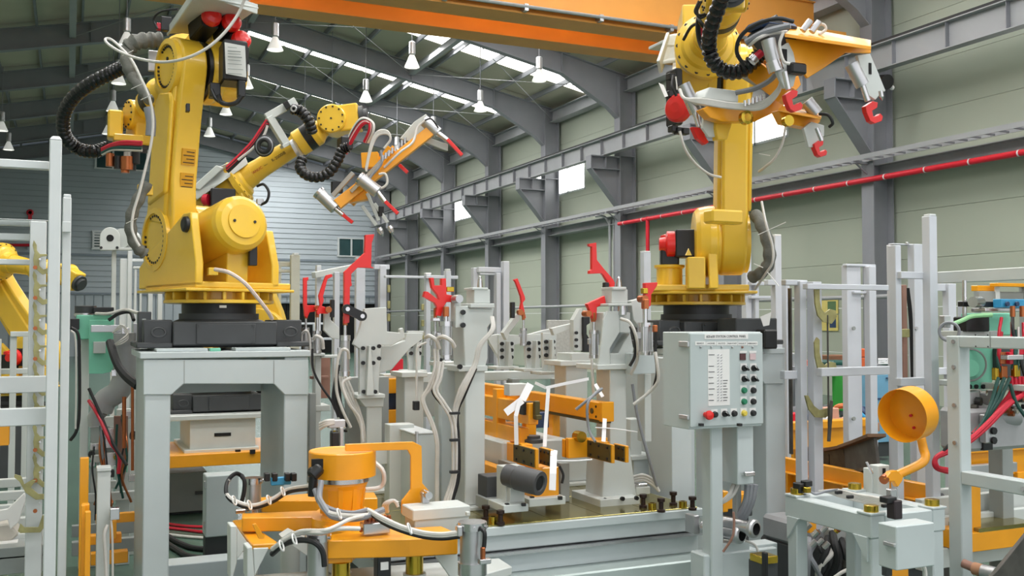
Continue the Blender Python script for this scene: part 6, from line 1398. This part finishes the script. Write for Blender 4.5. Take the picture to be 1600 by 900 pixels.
MB().lathe([(.035,0),(.035,.03),(.02,.035)], at(1163,185,d=5.1), V((-.1,-1,0)), 18).build('pivot_bush', BRASS, G3); MB().lathe([(.028,0),(.028,.03)], at(1228,190,d=5.05), V((-.1,-1,0)), 18).build('pivot_bush', BRASS, G3)
pcyl(G3, 'cylinder', ALU, (1200,62,4.85), (1210,100,4.85), .035); pcyl(G3, 'cylinder_cap', STEEL, (1208,96,4.85), (1213,112,4.85), .038); flat(G3, 'clamp_plate', GREY, [(1212,78),(1232,66),(1240,82),(1246,110),(1240,135),(1226,138),(1214,112)], 4.85, .02, .002)
F(G3, 'clamp_window', DARKVOID, 1222, 1230, 76, 96, 4.84, .012, 0); F(G3, 'sensor', BLK, 1238, 1262, 96, 116, 4.8, .05, .008); hook(1227, 140, 4.85, 1.0); pcyl(G3, 'rod', STEEL, (1226,112,4.83), (1232,140,4.83), .014)
pcyl(G3, 'cylinder', ALU, (1330,100,4.95), (1348,134,4.95), .034); flat(G3, 'clamp_plate', GREY, [(1340,86),(1360,84),(1372,112),(1384,142),(1376,146),(1368,156),(1356,148),(1346,112)], 4.97, .02, .002); F(G3, 'clamp_window', DARKVOID, 1358, 1362, 98, 116, 4.96, .012, 0); hook(1352, 158, 4.95, 1.0); pcyl(G3, 'rod', STEEL, (1348,134,4.94), (1356,158,4.94), .014); MB().lathe([(.012,0),(.012,.03),(0,.05)], at(1376,142,d=4.94), V((.2,0,-1)), 12).build('locator_pin', STEEL, G3)
pcyl(G3, 'cylinder', ALU, (1260,158,5.1), (1276,178,5.1), .034); flat(G3, 'clamp_plate', GREY, [(1256,200),(1268,190),(1288,196),(1288,212),(1272,230),(1264,230)], 5.08, .02, .002); hook(1272, 219, 5.08, .75); hose(G3, 'black_hose', RUB, .011, [(1280,178,5.05),(1294,180,5.02),(1301,192,5.02),(1296,198,5.05)]); pcyl(G3, 'rod', STEEL, (1276,200,5.05), (1284,220,5.05), .012)
pcyl(G3, 'cylinder', ALU, (1068,132,5.3), (1080,158,5.3), .036); pcyl(G3, 'cylinder_cap', STEEL, (1080,158,5.3), (1088,176,5.3), .036); flat(G3, 'clamp_plate', GREY, [(1100,180),(1116,172),(1130,174),(1120,190),(1120,214),(1108,214),(1098,200)], 5.2, .02, .002); flat(G3, 'red_hook', RED, [(1082,198),(1096,200),(1108,203),(1108,210),(1101,211),(1108,222),(1102,226),(1090,216)], 5.25, .03, .002); pcyl(G3, 'rod', STEEL, (1086,176,5.28), (1092,198,5.28), .014)
quad(G3, 'valve_block', GREY, [(1100,152,5.15),(1108,136,5.2),(1154,142,5.2),(1154,160,5.15),(1106,158,5.15)], (0,.12,0), .004)
for k in range(4): hose(G3, 'white_hose', HOSEW, .012, [(1062,140,5.25),(1070,154,5.2),(1100,156+k*2,5.12),(1150,163+k*2,5.1),(1190,160+k*3,5.05),(1215,140+k*2,5.0),(1222,120,4.95)])
hose(G3, 'grey_hose', HOSEG, .014, [(1150,145,5.15),(1180,138,5.1),(1205,124,5.05),(1216,108,5.0)]); hose(G3, 'white_hose', HOSEW, .01, [(1224,50,4.8),(1218,70,4.8),(1224,95,4.8),(1234,100,4.8)]); hose(G3, 'white_hose', HOSEW, .01, [(1270,40,4.95),(1286,38,4.95),(1290,46,4.95),(1280,54,4.95)])
pcyl(G3, 'nozzle', ALU, (1254,48,4.9), (1266,32,4.9), .016); pcyl(G3, 'nozzle', ALU, (1268,50,4.9), (1280,34,4.9), .016); pcyl(G3, 'red_valve', HOSER, (1178,92,4.95), (1190,82,4.95), .02); pcyl(G3, 'valve_ring', STEEL, (1174,96,4.95), (1180,90,4.95), .026)
pbar(G3, 'grey_strut', GREYD, (1160,110,5.3), (1210,140,5.3), .06, .06); pbar(G3, 'wrist_mount', DARK, (1190,40,5.0), (1230,90,5.05), .14, .12); pbar(G3, 'wrist_mount', ORA, (1180,110,5.3), (1230,150,5.2), .1, .1)
for k in range(6): p = at(1164+k*6, 157-k*2, d=5.05); MB().cyl(p, p+V((0,0,-.03)), .008, n=8).build('fitting', STEEL, G3)
# ================================================================ RIGHT: GREEN GUN, ORANGE BEAMS
T = thing('spot_welding_gun', 'mint green spot welding gun with red hoses and blue manifold at the right edge', 'welding gun', base(1545, 5.7))
flat(T, 'side_cheek', MINT, [(1508,540),(1574,540),(1546,608),(1508,608)], 5.7, .04, .004); F(T, 'transformer_body', MINT, 1545, 1580, 489, 524, 5.75, .2, .006); F(T, 'upper_plate', GREY, 1500, 1560, 517, 525, 5.65, .15); F(T, 'control_box', BLK, 1511, 1547, 495, 518, 5.6, .1, .006)
MB().add(*torus(at(1516,570,d=5.65), .09, .006, CF, 28, 6), smooth=True).build('grey_disc_rim', GREYD, T); MB().cyl(at(1515,575,d=5.66), at(1515,575,d=5.62), .05, n=20).build('grey_disc', MINT, T)
for x in (1514, 1524, 1535): p = at(x, 604, Y=Yd(1540,5.69)); MB().cyl(p+V((0,-.012,0)), p, .013, n=8).build('bolt', BLK, T)
F(T, 'blue_manifold', BLUE, 1565, 1610, 467, 481, 5.6, .06, .004); F(T, 'manifold_base', STEEL, 1540, 1610, 481, 487, 5.58, .1)
for x in (1573, 1588): p = at(x, 475, Y=Yd(1588,5.59)); MB().cyl(p+V((0,-.01,0)), p, .014, n=10).build('port', BLUED, T)
for x in (1582, 1597): p = at(x, 478, d=5.5); MB().cyl(p, p+V((0,0,-.06)), .014, n=10).build('copper_fitting', COPPER, T)
pcyl(T, 'rod', STEEL, (1507,438,5.6), (1507,518,5.6), .012); F(T, 'rod_clamp', BLK, 1505, 1520, 471, 479, 5.55, .04); pcyl(T, 'drive_ring', STEEL, (1520,472,5.5), (1532,472,5.55), .03); F(T, 'drive', BLK, 1530, 1562, 471, 480, 5.6, .06)
hose(T, 'green_strap', mat('pale_green_strap',(150,206,150),.5), .012, [(1490,506,5.5),(1505,500,5.5),(1520,494,5.5),(1550,492,5.5)])
for k in range(4): MB().add(*torus(at(1483,518,d=5.4+.03*k), .05, .008, CF+CR*.5, 20, 6), smooth=True).build('coiled_hose', HOSEG, T)
F(T, 'valve_stack', ALU, 1476, 1486, 493, 512, 5.5, .04); F(T, 'cast_body', CAST, 1510, 1610, 640, 700, 5.6, .2, .02); MB().tube([at(x,y,d=5.65) for x,y in ((1512,612),(1515,630),(1528,645),(1550,650),(1590,648))], .06, 12, 6).build('cast_arm', CAST, T)
F(T, 'cast_lug', ALU, 1541, 1556, 648, 692, 5.5, .05, .006)
for y in (673, 688): p = at(1551, y, d=5.48); MB().cyl(p+V((0,-.015,0)), p, .02, n=8).build('bolt', BLK, T)
for k in range(4): hose(T, 'red_hose', HOSER, .011, [(1580+k*6,588,5.5),(1580+k*6,610,5.5),(1568+k*5,628,5.48),(1545+k*2,652,5.45),(1520,678,5.42)])
for k in range(2): hose(T, 'red_hose', HOSER, .013, [(1610,612,5.45),(1575+k*4,630,5.4),(1540,664+k*5,5.35),(1510,690+k*3,5.3),(1478,705+k*3,5.3),(1462,716,5.3),(1462+k*3,730,5.3),(1480,737-k*3,5.35),(1500,738,5.4)])
for k in range(3): hose(T, 'green_hose', HOSEGR, .01, [(1578-k*9,590,5.48),(1562-k*6,625,5.45),(1545-k*2,650,5.42),(1535-k*4,672,5.4),(1512,690,5.38)])
hose(T, 'green_hose', HOSEGR, .01, [(1578,600,5.4),(1588,630,5.4),(1605,655,5.4)]); hose(T, 'black_hose', RUB, .012, [(1470,712,5.3),(1485,694,5.3),(1512,690,5.35)])
for x, y, m in ((1568,560,COPPER),(1570,582,COPPER),(1582,560,HOSER),(1590,580,BRASS),(1560,585,BRASS),(1598,545,HOSER)): F(T, 'hose_fitting', m, x-4, x+5, y-10, y+9, 5.5, .03, .003)
F(T, 'dark_frame', DARK, 1560, 1610, 545, 590, 5.75, .1); F(T, 'gun_bracket', RAWST, 1512, 1560, 612, 650, 5.75, .1); post(T, 'gun_stand', GREYD, 1565, 1582, 640, 5.9, .1); F(T, 'silver_clamp', STEEL, 1575, 1600, 555, 562, 5.45, .05); F(T, 'foot_cone', BLK, 1537, 1552, 690, 703, 5.55, .08)
T = thing('orange_trough', 'long orange ribbed beam running behind the front right stand', 'beam', base(1340, 6.4))
p = at(1450, 757, d=5.9); q = at(1224, 716, X=p.x); zt = (p.z+q.z)/2
MB().bx(p.x, p.x+.05, p.y, q.y+1.0, zt-.36, zt).build('side_plate', ORA, T, .003); MB().bx(p.x-.05, p.x, p.y, q.y+1.0, zt-.1, zt-.09).build('lip', ORA, T, .002); MB().bx(p.x-.06, p.x, p.y, q.y+1, zt-.4, zt-.36).build('lower_flange', ORA, T, .003)
n = 8
for k in range(n): y = p.y+.1+(q.y+.9-p.y)*k/n; MB().bx(p.x-.05, p.x, y, y+.015, zt-.36, zt-.1).build('rib', ORA, T)
for k in range(4): y = p.y+.1+k*.6; MB().bx(p.x+.02, p.x+.12, y, y+.08, 0, zt-.36).build('leg', ORA, T)
tag(F(None, 'orange_bracket', ORA, 1425, 1440, 790, 830, 4.95, .1), 'orange steel bracket right behind the front stand next to the junction box', 'bracket')
T = thing('orange_trough', 'orange beam behind the curved dark bar on the right', 'beam', base(1300, 8.8))
F(T, 'wall', ORA, 1236, 1372, 664, 694, 8.6, .08); F(T, 'top_lip', ORA, 1236, 1372, 661, 665, 8.55, .12); post(T, 'leg', ORA, 1240, 1250, 694, 8.6, .08); post(T, 'leg', ORA, 1350, 1360, 694, 8.6, .08)
T = thing('orange_trough', 'orange beam under the green welding gun at the right edge', 'beam', base(1560, 6.6))
F(T, 'wall', ORA, 1505, 1620, 700, 738, 6.5, .1); F(T, 'top_lip', ORA, 1505, 1620, 697, 701, 6.45, .14); F(T, 'silver_rail', ALU, 1505, 1590, 729, 737, 6.3, .05); post(T, 'leg', ORA, 1590, 1602, 738, 6.55, .08)
T = thing('curved_bar', 'dark raw steel I-beam with a rusty top edge, curving behind the tube racks', 'beam', base(1315, 7.3))
pts = [(1262,700),(1290,704),(1322,698),(1345,690),(1370,680)]; 
P = [at(x, y, d=7.3-.25*i) for i, (x, y) in enumerate(pts)]
for i in range(4):
    MB().bar(P[i], P[i+1], .12, .02).build('top_flange', mat('rusty_edge',(120,90,66),.7,.2,var=.25), T); MB().bar(P[i]-V((0,0,.1)), P[i+1]-V((0,0,.1)), .02, .18).build('web', RAWST, T); MB().bar(P[i]-V((0,0,.2)), P[i+1]-V((0,0,.2)), .12, .02).build('bottom_flange', RAWST, T)
p = P[1]; MB().bar(p-V((0,.05,.02)), p-V((0,.05,.18)), .02, .05).build('stiffener', RAWST, T); MB().bx(p.x-.03,p.x+.03,p.y,p.y+.05,0,p.z-.2).build('prop', RAWST, T); p = P[3]; MB().bx(p.x-.03,p.x+.03,p.y,p.y+.05,0,p.z-.2).build('prop', RAWST, T)
T = thing('lattice_stand', 'grey tube base frame with brass plate and orange upright behind the right guard frame', 'stand', base(1550, 6.0))
for y0, y1, d in ((768,777,6.3),(781,790,6.0),(812,822,5.9),(862,868,5.8)): F(T, 'rail', GREY, 1440, 1620, y0, y1, d, .05, .003)
F(T, 'brass_plate', mat('brass_plate',(150,140,84)), 1530, 1620, 826, 834, 5.7, .3); F(T, 'orange_edge', ORA, 1512, 1620, 834, 850, 5.68, .3); F(T, 'orange_upright', ORA, 1517, 1534, 757, 850, 5.65, .08, .004)
post(T, 'leg', GREY, 1556, 1566, 770, 6.1, .06); post(T, 'leg', GREY, 1444, 1452, 770, 6.1, .06)
T = thing('dark_plate', 'dark grey slanted steel plate in the lower right corner', 'plate', base(1580, 4.6))
flat(T, 'plate', RAWST, [(1545,905),(1560,890),(1620,815),(1620,940),(1545,940)], 4.6, .02); 
T = thing('wrapped_shaft', 'silver shaft end wrapped in brown paper in front of the dark plate', 'shaft', base(1540, 4.7, .4))
pcyl(T, 'shaft', ALU, (1535,893,4.7), (1556,898,4.65), .035); pcyl(T, 'paper_wrap', CARD, (1522,888,4.75), (1540,893,4.7), .03); pcyl(T, 'paper_wrap', PINK, (1505,880,4.8), (1524,888,4.75), .022); MB().bx(at(1550,905,d=4.66).x, at(1550,905,d=4.66).x+.06, at(1550,905,d=4.66).y, at(1550,905,d=4.66).y+.06, 0, at(1550,903,d=4.66).z).build('shaft_stand', DARK, T)
# machinery seen under the front right stand and between the frames
T = thing('hose_manifold', 'dark tangle of hoses and fittings seen beneath the front right stand', 'machine', base(1300, 5.9))
F(T, 'housing', CAST, 1240, 1278, 816, 850, 5.9, .3, .02); F(T, 'body', DARK, 1236, 1345, 850, 905, 6.0, .3, .02); F(T, 'orange_block', ORA, 1264, 1276, 812, 832, 5.8, .1); F(T, 'orange_block', ORA, 1330, 1345, 830, 850, 5.8, .1); F(T, 'grey_block', GREYD, 1305, 1330, 830, 848, 5.8, .1)
random.seed(3)
for k in range(16):
    x = 1238+random.random()*105; y = 850+random.random()*20; m = random.choice((RUB, RUB, HOSEG, DARK, HOSEW, RAWST))
    hose(T, 'hose', m, .012+.01*random.random(), [(x,y-18,5.75),(x+8-16*random.random(),y,5.65),(x+14-28*random.random(),y+25,5.65),(x+20-40*random.random(),y+60,5.7)])
for k in range(14):
    x = 1240+random.random()*100; y = 815+random.random()*60; p = at(x, y, d=5.62); MB().cyl(p, p+V((.02,-.02,.03)), .012+.008*random.random(), n=8).build('fitting', random.choice((STEEL, COPPER, ALU, BRASS)), T)
hose(T, 'white_hose', HOSEW, .01, [(1325,840,5.6),(1332,862,5.6),(1330,890,5.6),(1320,910,5.6)]); hose(T, 'white_hose', HOSEW, .014, [(1345,885,5.5),(1320,892,5.5),(1300,905,5.5)])
T = thing('screw_clamp', 'brass topped clamp base with a black screw just left of the front right stand', 'clamp', base(1200, 4.7))
F(T, 'plate', BRASS, 1192, 1216, 871, 880, 4.7, .1); F(T, 'screw', BLK, 1196, 1201, 864, 905, 4.65, .03); F(T, 'foot', DARK, 1190, 1216, 880, 935, 4.72, .1)
T = thing('motor_unit', 'dark motor unit glimpsed between the stand and the guard frame', 'motor', base(1460, 5.7))
F(T, 'body', DARK, 1440, 1482, 775, 830, 6.1, .2, .02); F(T, 'base', RAWST, 1436, 1484, 850, 905, 5.9, .3)
F(T, 'orange_cradle', ORA, 1440, 1484, 862, 880, 5.85, .1)
T = thing('pump_unit', 'orange and dark pump seen through the legs at the bottom right of the stand', 'pump', base(1400, 5.6)); F(T, 'orange_body', ORA, 1385, 1420, 888, 910, 5.5, .15); F(T, 'dark_body', DARK, 1395, 1440, 850, 905, 5.7, .2)
# behind the control panel / right: machine under pipes
T = thing('orange_slide', 'orange slide and dark bracket glimpsed between the panel post and the pedestal', 'slide', base(1160, 5.6)); F(T, 'slide', ORA, 1128, 1178, 775, 792, 5.6, .1); F(T, 'dark_bracket', DARK, 1128, 1176, 792, 806, 5.65, .1); F(T, 'upright', ORA, 1130, 1138, 768, 800, 5.55, .05); post(T, 'leg', DARK, 1140, 1170, 806, 5.66, .08)
# ================================================================ ALONG THE WINDOW WALL
T = thing('wall_poster', 'small yellow poster with green emblem on the window wall, upper of two', 'poster', at(1296, 477, X=15.97))
PY = mat('poster_yellow', (206,190,110), .7); 
MB().sb(1283, 1309, 463, 490, 15.97, .02).build('sheet', PY, T); MB().sb(1284, 1308, 463, 468, 15.965, .005).build('heading', ORA, T); MB().sb(1293, 1306, 471, 487, 15.965, .005).build('picture', mat('poster_green',(84,112,74),.7), T)
T = thing('wall_poster', 'small yellow poster with blue emblem on the window wall, lower of two', 'poster', at(1296, 505, X=15.97))
MB().sb(1283, 1309, 492, 517, 15.97, .02).build('sheet', PY, T); MB().sb(1296, 1306, 495, 512, 15.965, .005).build('picture', BLUED, T)
T = thing('work_bench', 'low brown work bench in front of the window wall behind the tube racks', 'bench', base(1300, 11))
F(T, 'bench_top', CARD, 1235, 1375, 668, 674, 10.8, 1.0); 
for x in (1238, 1300, 1368): post(T, 'leg', RAWST, x-3, x+3, 674, 10.85, .08)
def small(name, label, cat, m, x0, x1, y0, y1, d, dep, bev=.01): return tag(F(None, name, m, x0, x1, y0, y1, d, dep, bev), label, cat)
T = thing('cardboard_box', 'cardboard box with a white label on the work bench', 'box', base(1316, 10.9)); F(T, 'carton', CARD, 1301, 1325, 655, 668, 10.9, .3); F(T, 'label', PAPER, 1305, 1314, 657, 666, 10.89, .01, 0)
small('cardboard_box', 'pale cardboard box on the bench beneath the blue rope', 'box', mat('pale_carton',(206,170,150),.8), 1344, 1372, 655, 668, 10.9, .3)
p = at(1316, 648, d=11.1); tag(MB().add(*torus(p, .1, .03, CF+CR*.2, 20, 8), smooth=True).build('copper_coil', COPPER), 'copper coloured coil standing on the bench behind the rack post', 'coil')
small('pink_bin', 'pinkish plastic bin standing on the bench left of the coil', 'bin', mat('pink_plastic',(200,150,130),.5), 1300, 1312, 638, 656, 11.0, .2)
T = thing('blue_rope', 'heap of blue rope on the pale cardboard box', 'rope', base(1351, 11, .8))
for k in range(4): MB().add(*torus(at(1347+k*3, 652-k*2.5, d=11.0), .07, .022, (0.2*k-.3,-.6,.8), 18, 8), smooth=True).build('rope_coil', BLUED if k % 2 else BLUE, T)
for k in range(3): small('parts_crate', ['white crate of small parts behind the zinc hooks','blue crate of small parts at the left end of the bench','red crate at the left end of the bench'][k], 'crate', (PAPER, BLUED, REDP)[k], 1284-k*22, 1298-k*22, 652-k*3, 668, 10.9, .2)
small('green_cabinet', 'green cabinet side visible between the rack posts', 'cabinet', GREENB, 1343, 1358, 588, 645, 12.5, .5)
T = thing('blue_cabinet', 'light blue cabinet with dark slots between the rack posts', 'cabinet', base(1382, 12.3)); F(T, 'body', mat('pale_blue_paint',(110,160,190),.5), 1369, 1394, 586, 690, 12.2, .5); F(T, 'slot', BLUED, 1386, 1392, 590, 592, 12.19, .02, 0); F(T, 'slot', BLUED, 1370, 1376, 590, 592, 12.19, .02, 0); F(T, 'plinth', DARK, 1369, 1394, 690, 712, 12.25, .45)
MB().fb(1371, 1394, 622, 624, Yd(1382,12.19), .02).build('door_gap', BLUED, T)
small('orange_crate', 'orange crate with white marks stacked behind the wide rack uprights, upper one', 'crate', mat('crate_orange',(214,96,50),.6), 1344, 1357, 545, 558, 13.0, .3); small('orange_crate', 'orange crate with white marks behind the wide rack uprights, lower one', 'crate', mat('crate_orange',(214,96,50)), 1344, 1357, 559, 573, 13.0, .3)
T = thing('shelf_unit', 'grey storage shelf against the window wall holding crates and rolls', 'shelf', base(1345, 13.2)); F(T, 'shelf_board', STRUC, 1240, 1400, 573, 577, 12.9, .5); F(T, 'shelf_board', STRUC, 1240, 1400, 640, 644, 13.0, .4)
for x in (1242, 1318, 1396): post(T, 'upright', STRUC, x-2, x+2, 560, 13.3, .06)
for k in range(3): p = at(1371, 565+k*3.0-3, d=13.15); q = at(1394, 565+k*3.0-3, d=13.15); tag(MB().cyl(p, q, .024, n=12).build('metal_roll', STEEL), ['shiny metal roll on the shelf, top of three','shiny metal roll on the shelf, middle of three','shiny metal roll on the shelf, lowest of three'][k], 'roll')
small('dark_tarpaulin', 'folded dark green tarpaulin on the storage shelf', 'tarpaulin', HOSEGR, 1301, 1322, 563, 573, 12.9, .3, .03); small('brown_crate', 'brown crate on the shelf behind the zinc hooks', 'crate', mat('brown_crate_wood',(120,84,60),.7), 1296, 1322, 555, 564, 13.1, .2); small('orange_tin', 'small orange tin on the left end of the shelf', 'tin', mat('crate_orange',(214,96,50)), 1258, 1268, 563, 573, 12.9, .2); small('parts_case', 'silver parts case on the left end of the shelf', 'case', ALU, 1226, 1256, 552, 573, 12.8, .2)
T = thing('hopper_rail', 'orange rail over a translucent grey screen far behind the green welding gun', 'rail', base(1565, 9.5)); F(T, 'rail', ORA, 1560, 1640, 442, 449, 9.5, .1); F(T, 'rail_left', ORA, 1528, 1560, 446, 455, 9.5, .08); F(T, 'screen', mat('screen_grey',(150,150,146),.5), 1530, 1640, 455, 476, 9.55, .03); F(T, 'white_strap', PAPER, 1556, 1563, 447, 470, 9.45, .02); post(T, 'post', GREYD, 1529, 1533, 446, 9.6, .06); post(T, 'post', GREYD, 1600, 1604, 446, 9.6, .06)

# ================================================================ SMALL HOSES AND FITTINGS
def find(lbl): return [o for o in COL.objects if o.get('label', '').startswith(lbl)][0]
random.seed(11)
GL = find('mint green spot welding gun with grey curved arm'); GR = find('mint green spot welding gun with red hoses')
for k in range(22):
    x = 142+random.random()*66; y = 648+random.random()*165; p = at(x, y, d=6.75+random.random()*.15)
    if k % 2: MB().cyl(p, p+V((.0,-.05,random.choice((0,.03)))), .012+.012*random.random(), n=8).build('fitting', random.choice((STEEL, COPPER, ALU, BLK, BRASS)), GL)
    else: MB().bx(p.x-.03, p.x+.03, p.y, p.y+.05, p.z-.025, p.z+.025).build('valve', random.choice((STEEL, ALU, GREY, DARK, MINT)), GL, .004)
for k in range(9):
    x = 145+random.random()*55; y = 640+random.random()*60
    hose(GL, 'small_hose', random.choice((HOSEW, RUB, HOSEG, HOSEGR, COPPER)), .008, [(x,y,6.7),(x+6-12*random.random(),y+35,6.65),(x+10-20*random.random(),y+75,6.65),(x+12-24*random.random(),y+115,6.7)])
F(GL, 'valve_plate', GREY, 152, 182, 652, 666, 6.95, .05); F(GL, 'valve_plate', GREY, 158, 190, 690, 706, 7.0, .05); F(GL, 'cross_rail', GREY, 138, 215, 772, 780, 6.9, .05); F(GL, 'cross_rail', GREYD, 112, 215, 822, 832, 6.75, .05)
for k in range(12):
    x = 1562+random.random()*40; y = 492+random.random()*50
    hose(GR, 'small_hose', random.choice((HOSER, HOSEGR, HOSEGR, BLK, HOSEW)), .009, [(x,y,5.55),(x+4-8*random.random(),y+25,5.5),(x+6-12*random.random(),y+60,5.5)])
for k in range(14):
    x = 1515+random.random()*85; y = 608+random.random()*40; p = at(x, y, d=5.58); MB().cyl(p, p+V((.01,-.03,.0)), .012+.012*random.random(), n=8).build('fitting', random.choice((STEEL, COPPER, RAWST, BLK, BRASS)), GR)
# service stand between the portal pedestal and the tallest red arm's post
T = thing('valve_stand', 'slim grey stand with stacked valves and hoses right of the portal pedestal', 'stand', base(512, 6.1))
post(T, 'upright', GREYD, 484, 494, 615, 6.3, .06); post(T, 'upright', GREY, 522, 534, 700, 6.0, .06); F(T, 'sloped_tray', GREY, 484, 516, 634, 642, 6.35, .2); F(T, 'brown_plate', PINK, 486, 514, 588, 592, 6.4, .05); F(T, 'valve_stack', DARK, 519, 532, 674, 702, 5.9, .05); F(T, 'valve_body', STEEL, 528, 541, 656, 674, 5.95, .05)
for k in range(5): hose(T, 'black_hose', RUB, .01, [(524+k*2,590,5.95),(520+k*3,625,5.92),(528+k*3,650,5.9),(533+k*2,675,5.9)])
for k in range(4): hose(T, 'white_hose', HOSEW, .011, [(530+k*3,585,5.9),(536+k*5,612,5.88),(552+k*3,640,5.86),(564+k*1.5,668,5.86),(566+k*1.5,700,5.88)])
for k in range(8):
    p = at(520+random.random()*22, 655+random.random()*30, d=5.88); MB().cyl(p, p+V((-.02,-.03,.01)), .01, n=8).build('fitting', random.choice((STEEL, BRASS, ALU)), T)
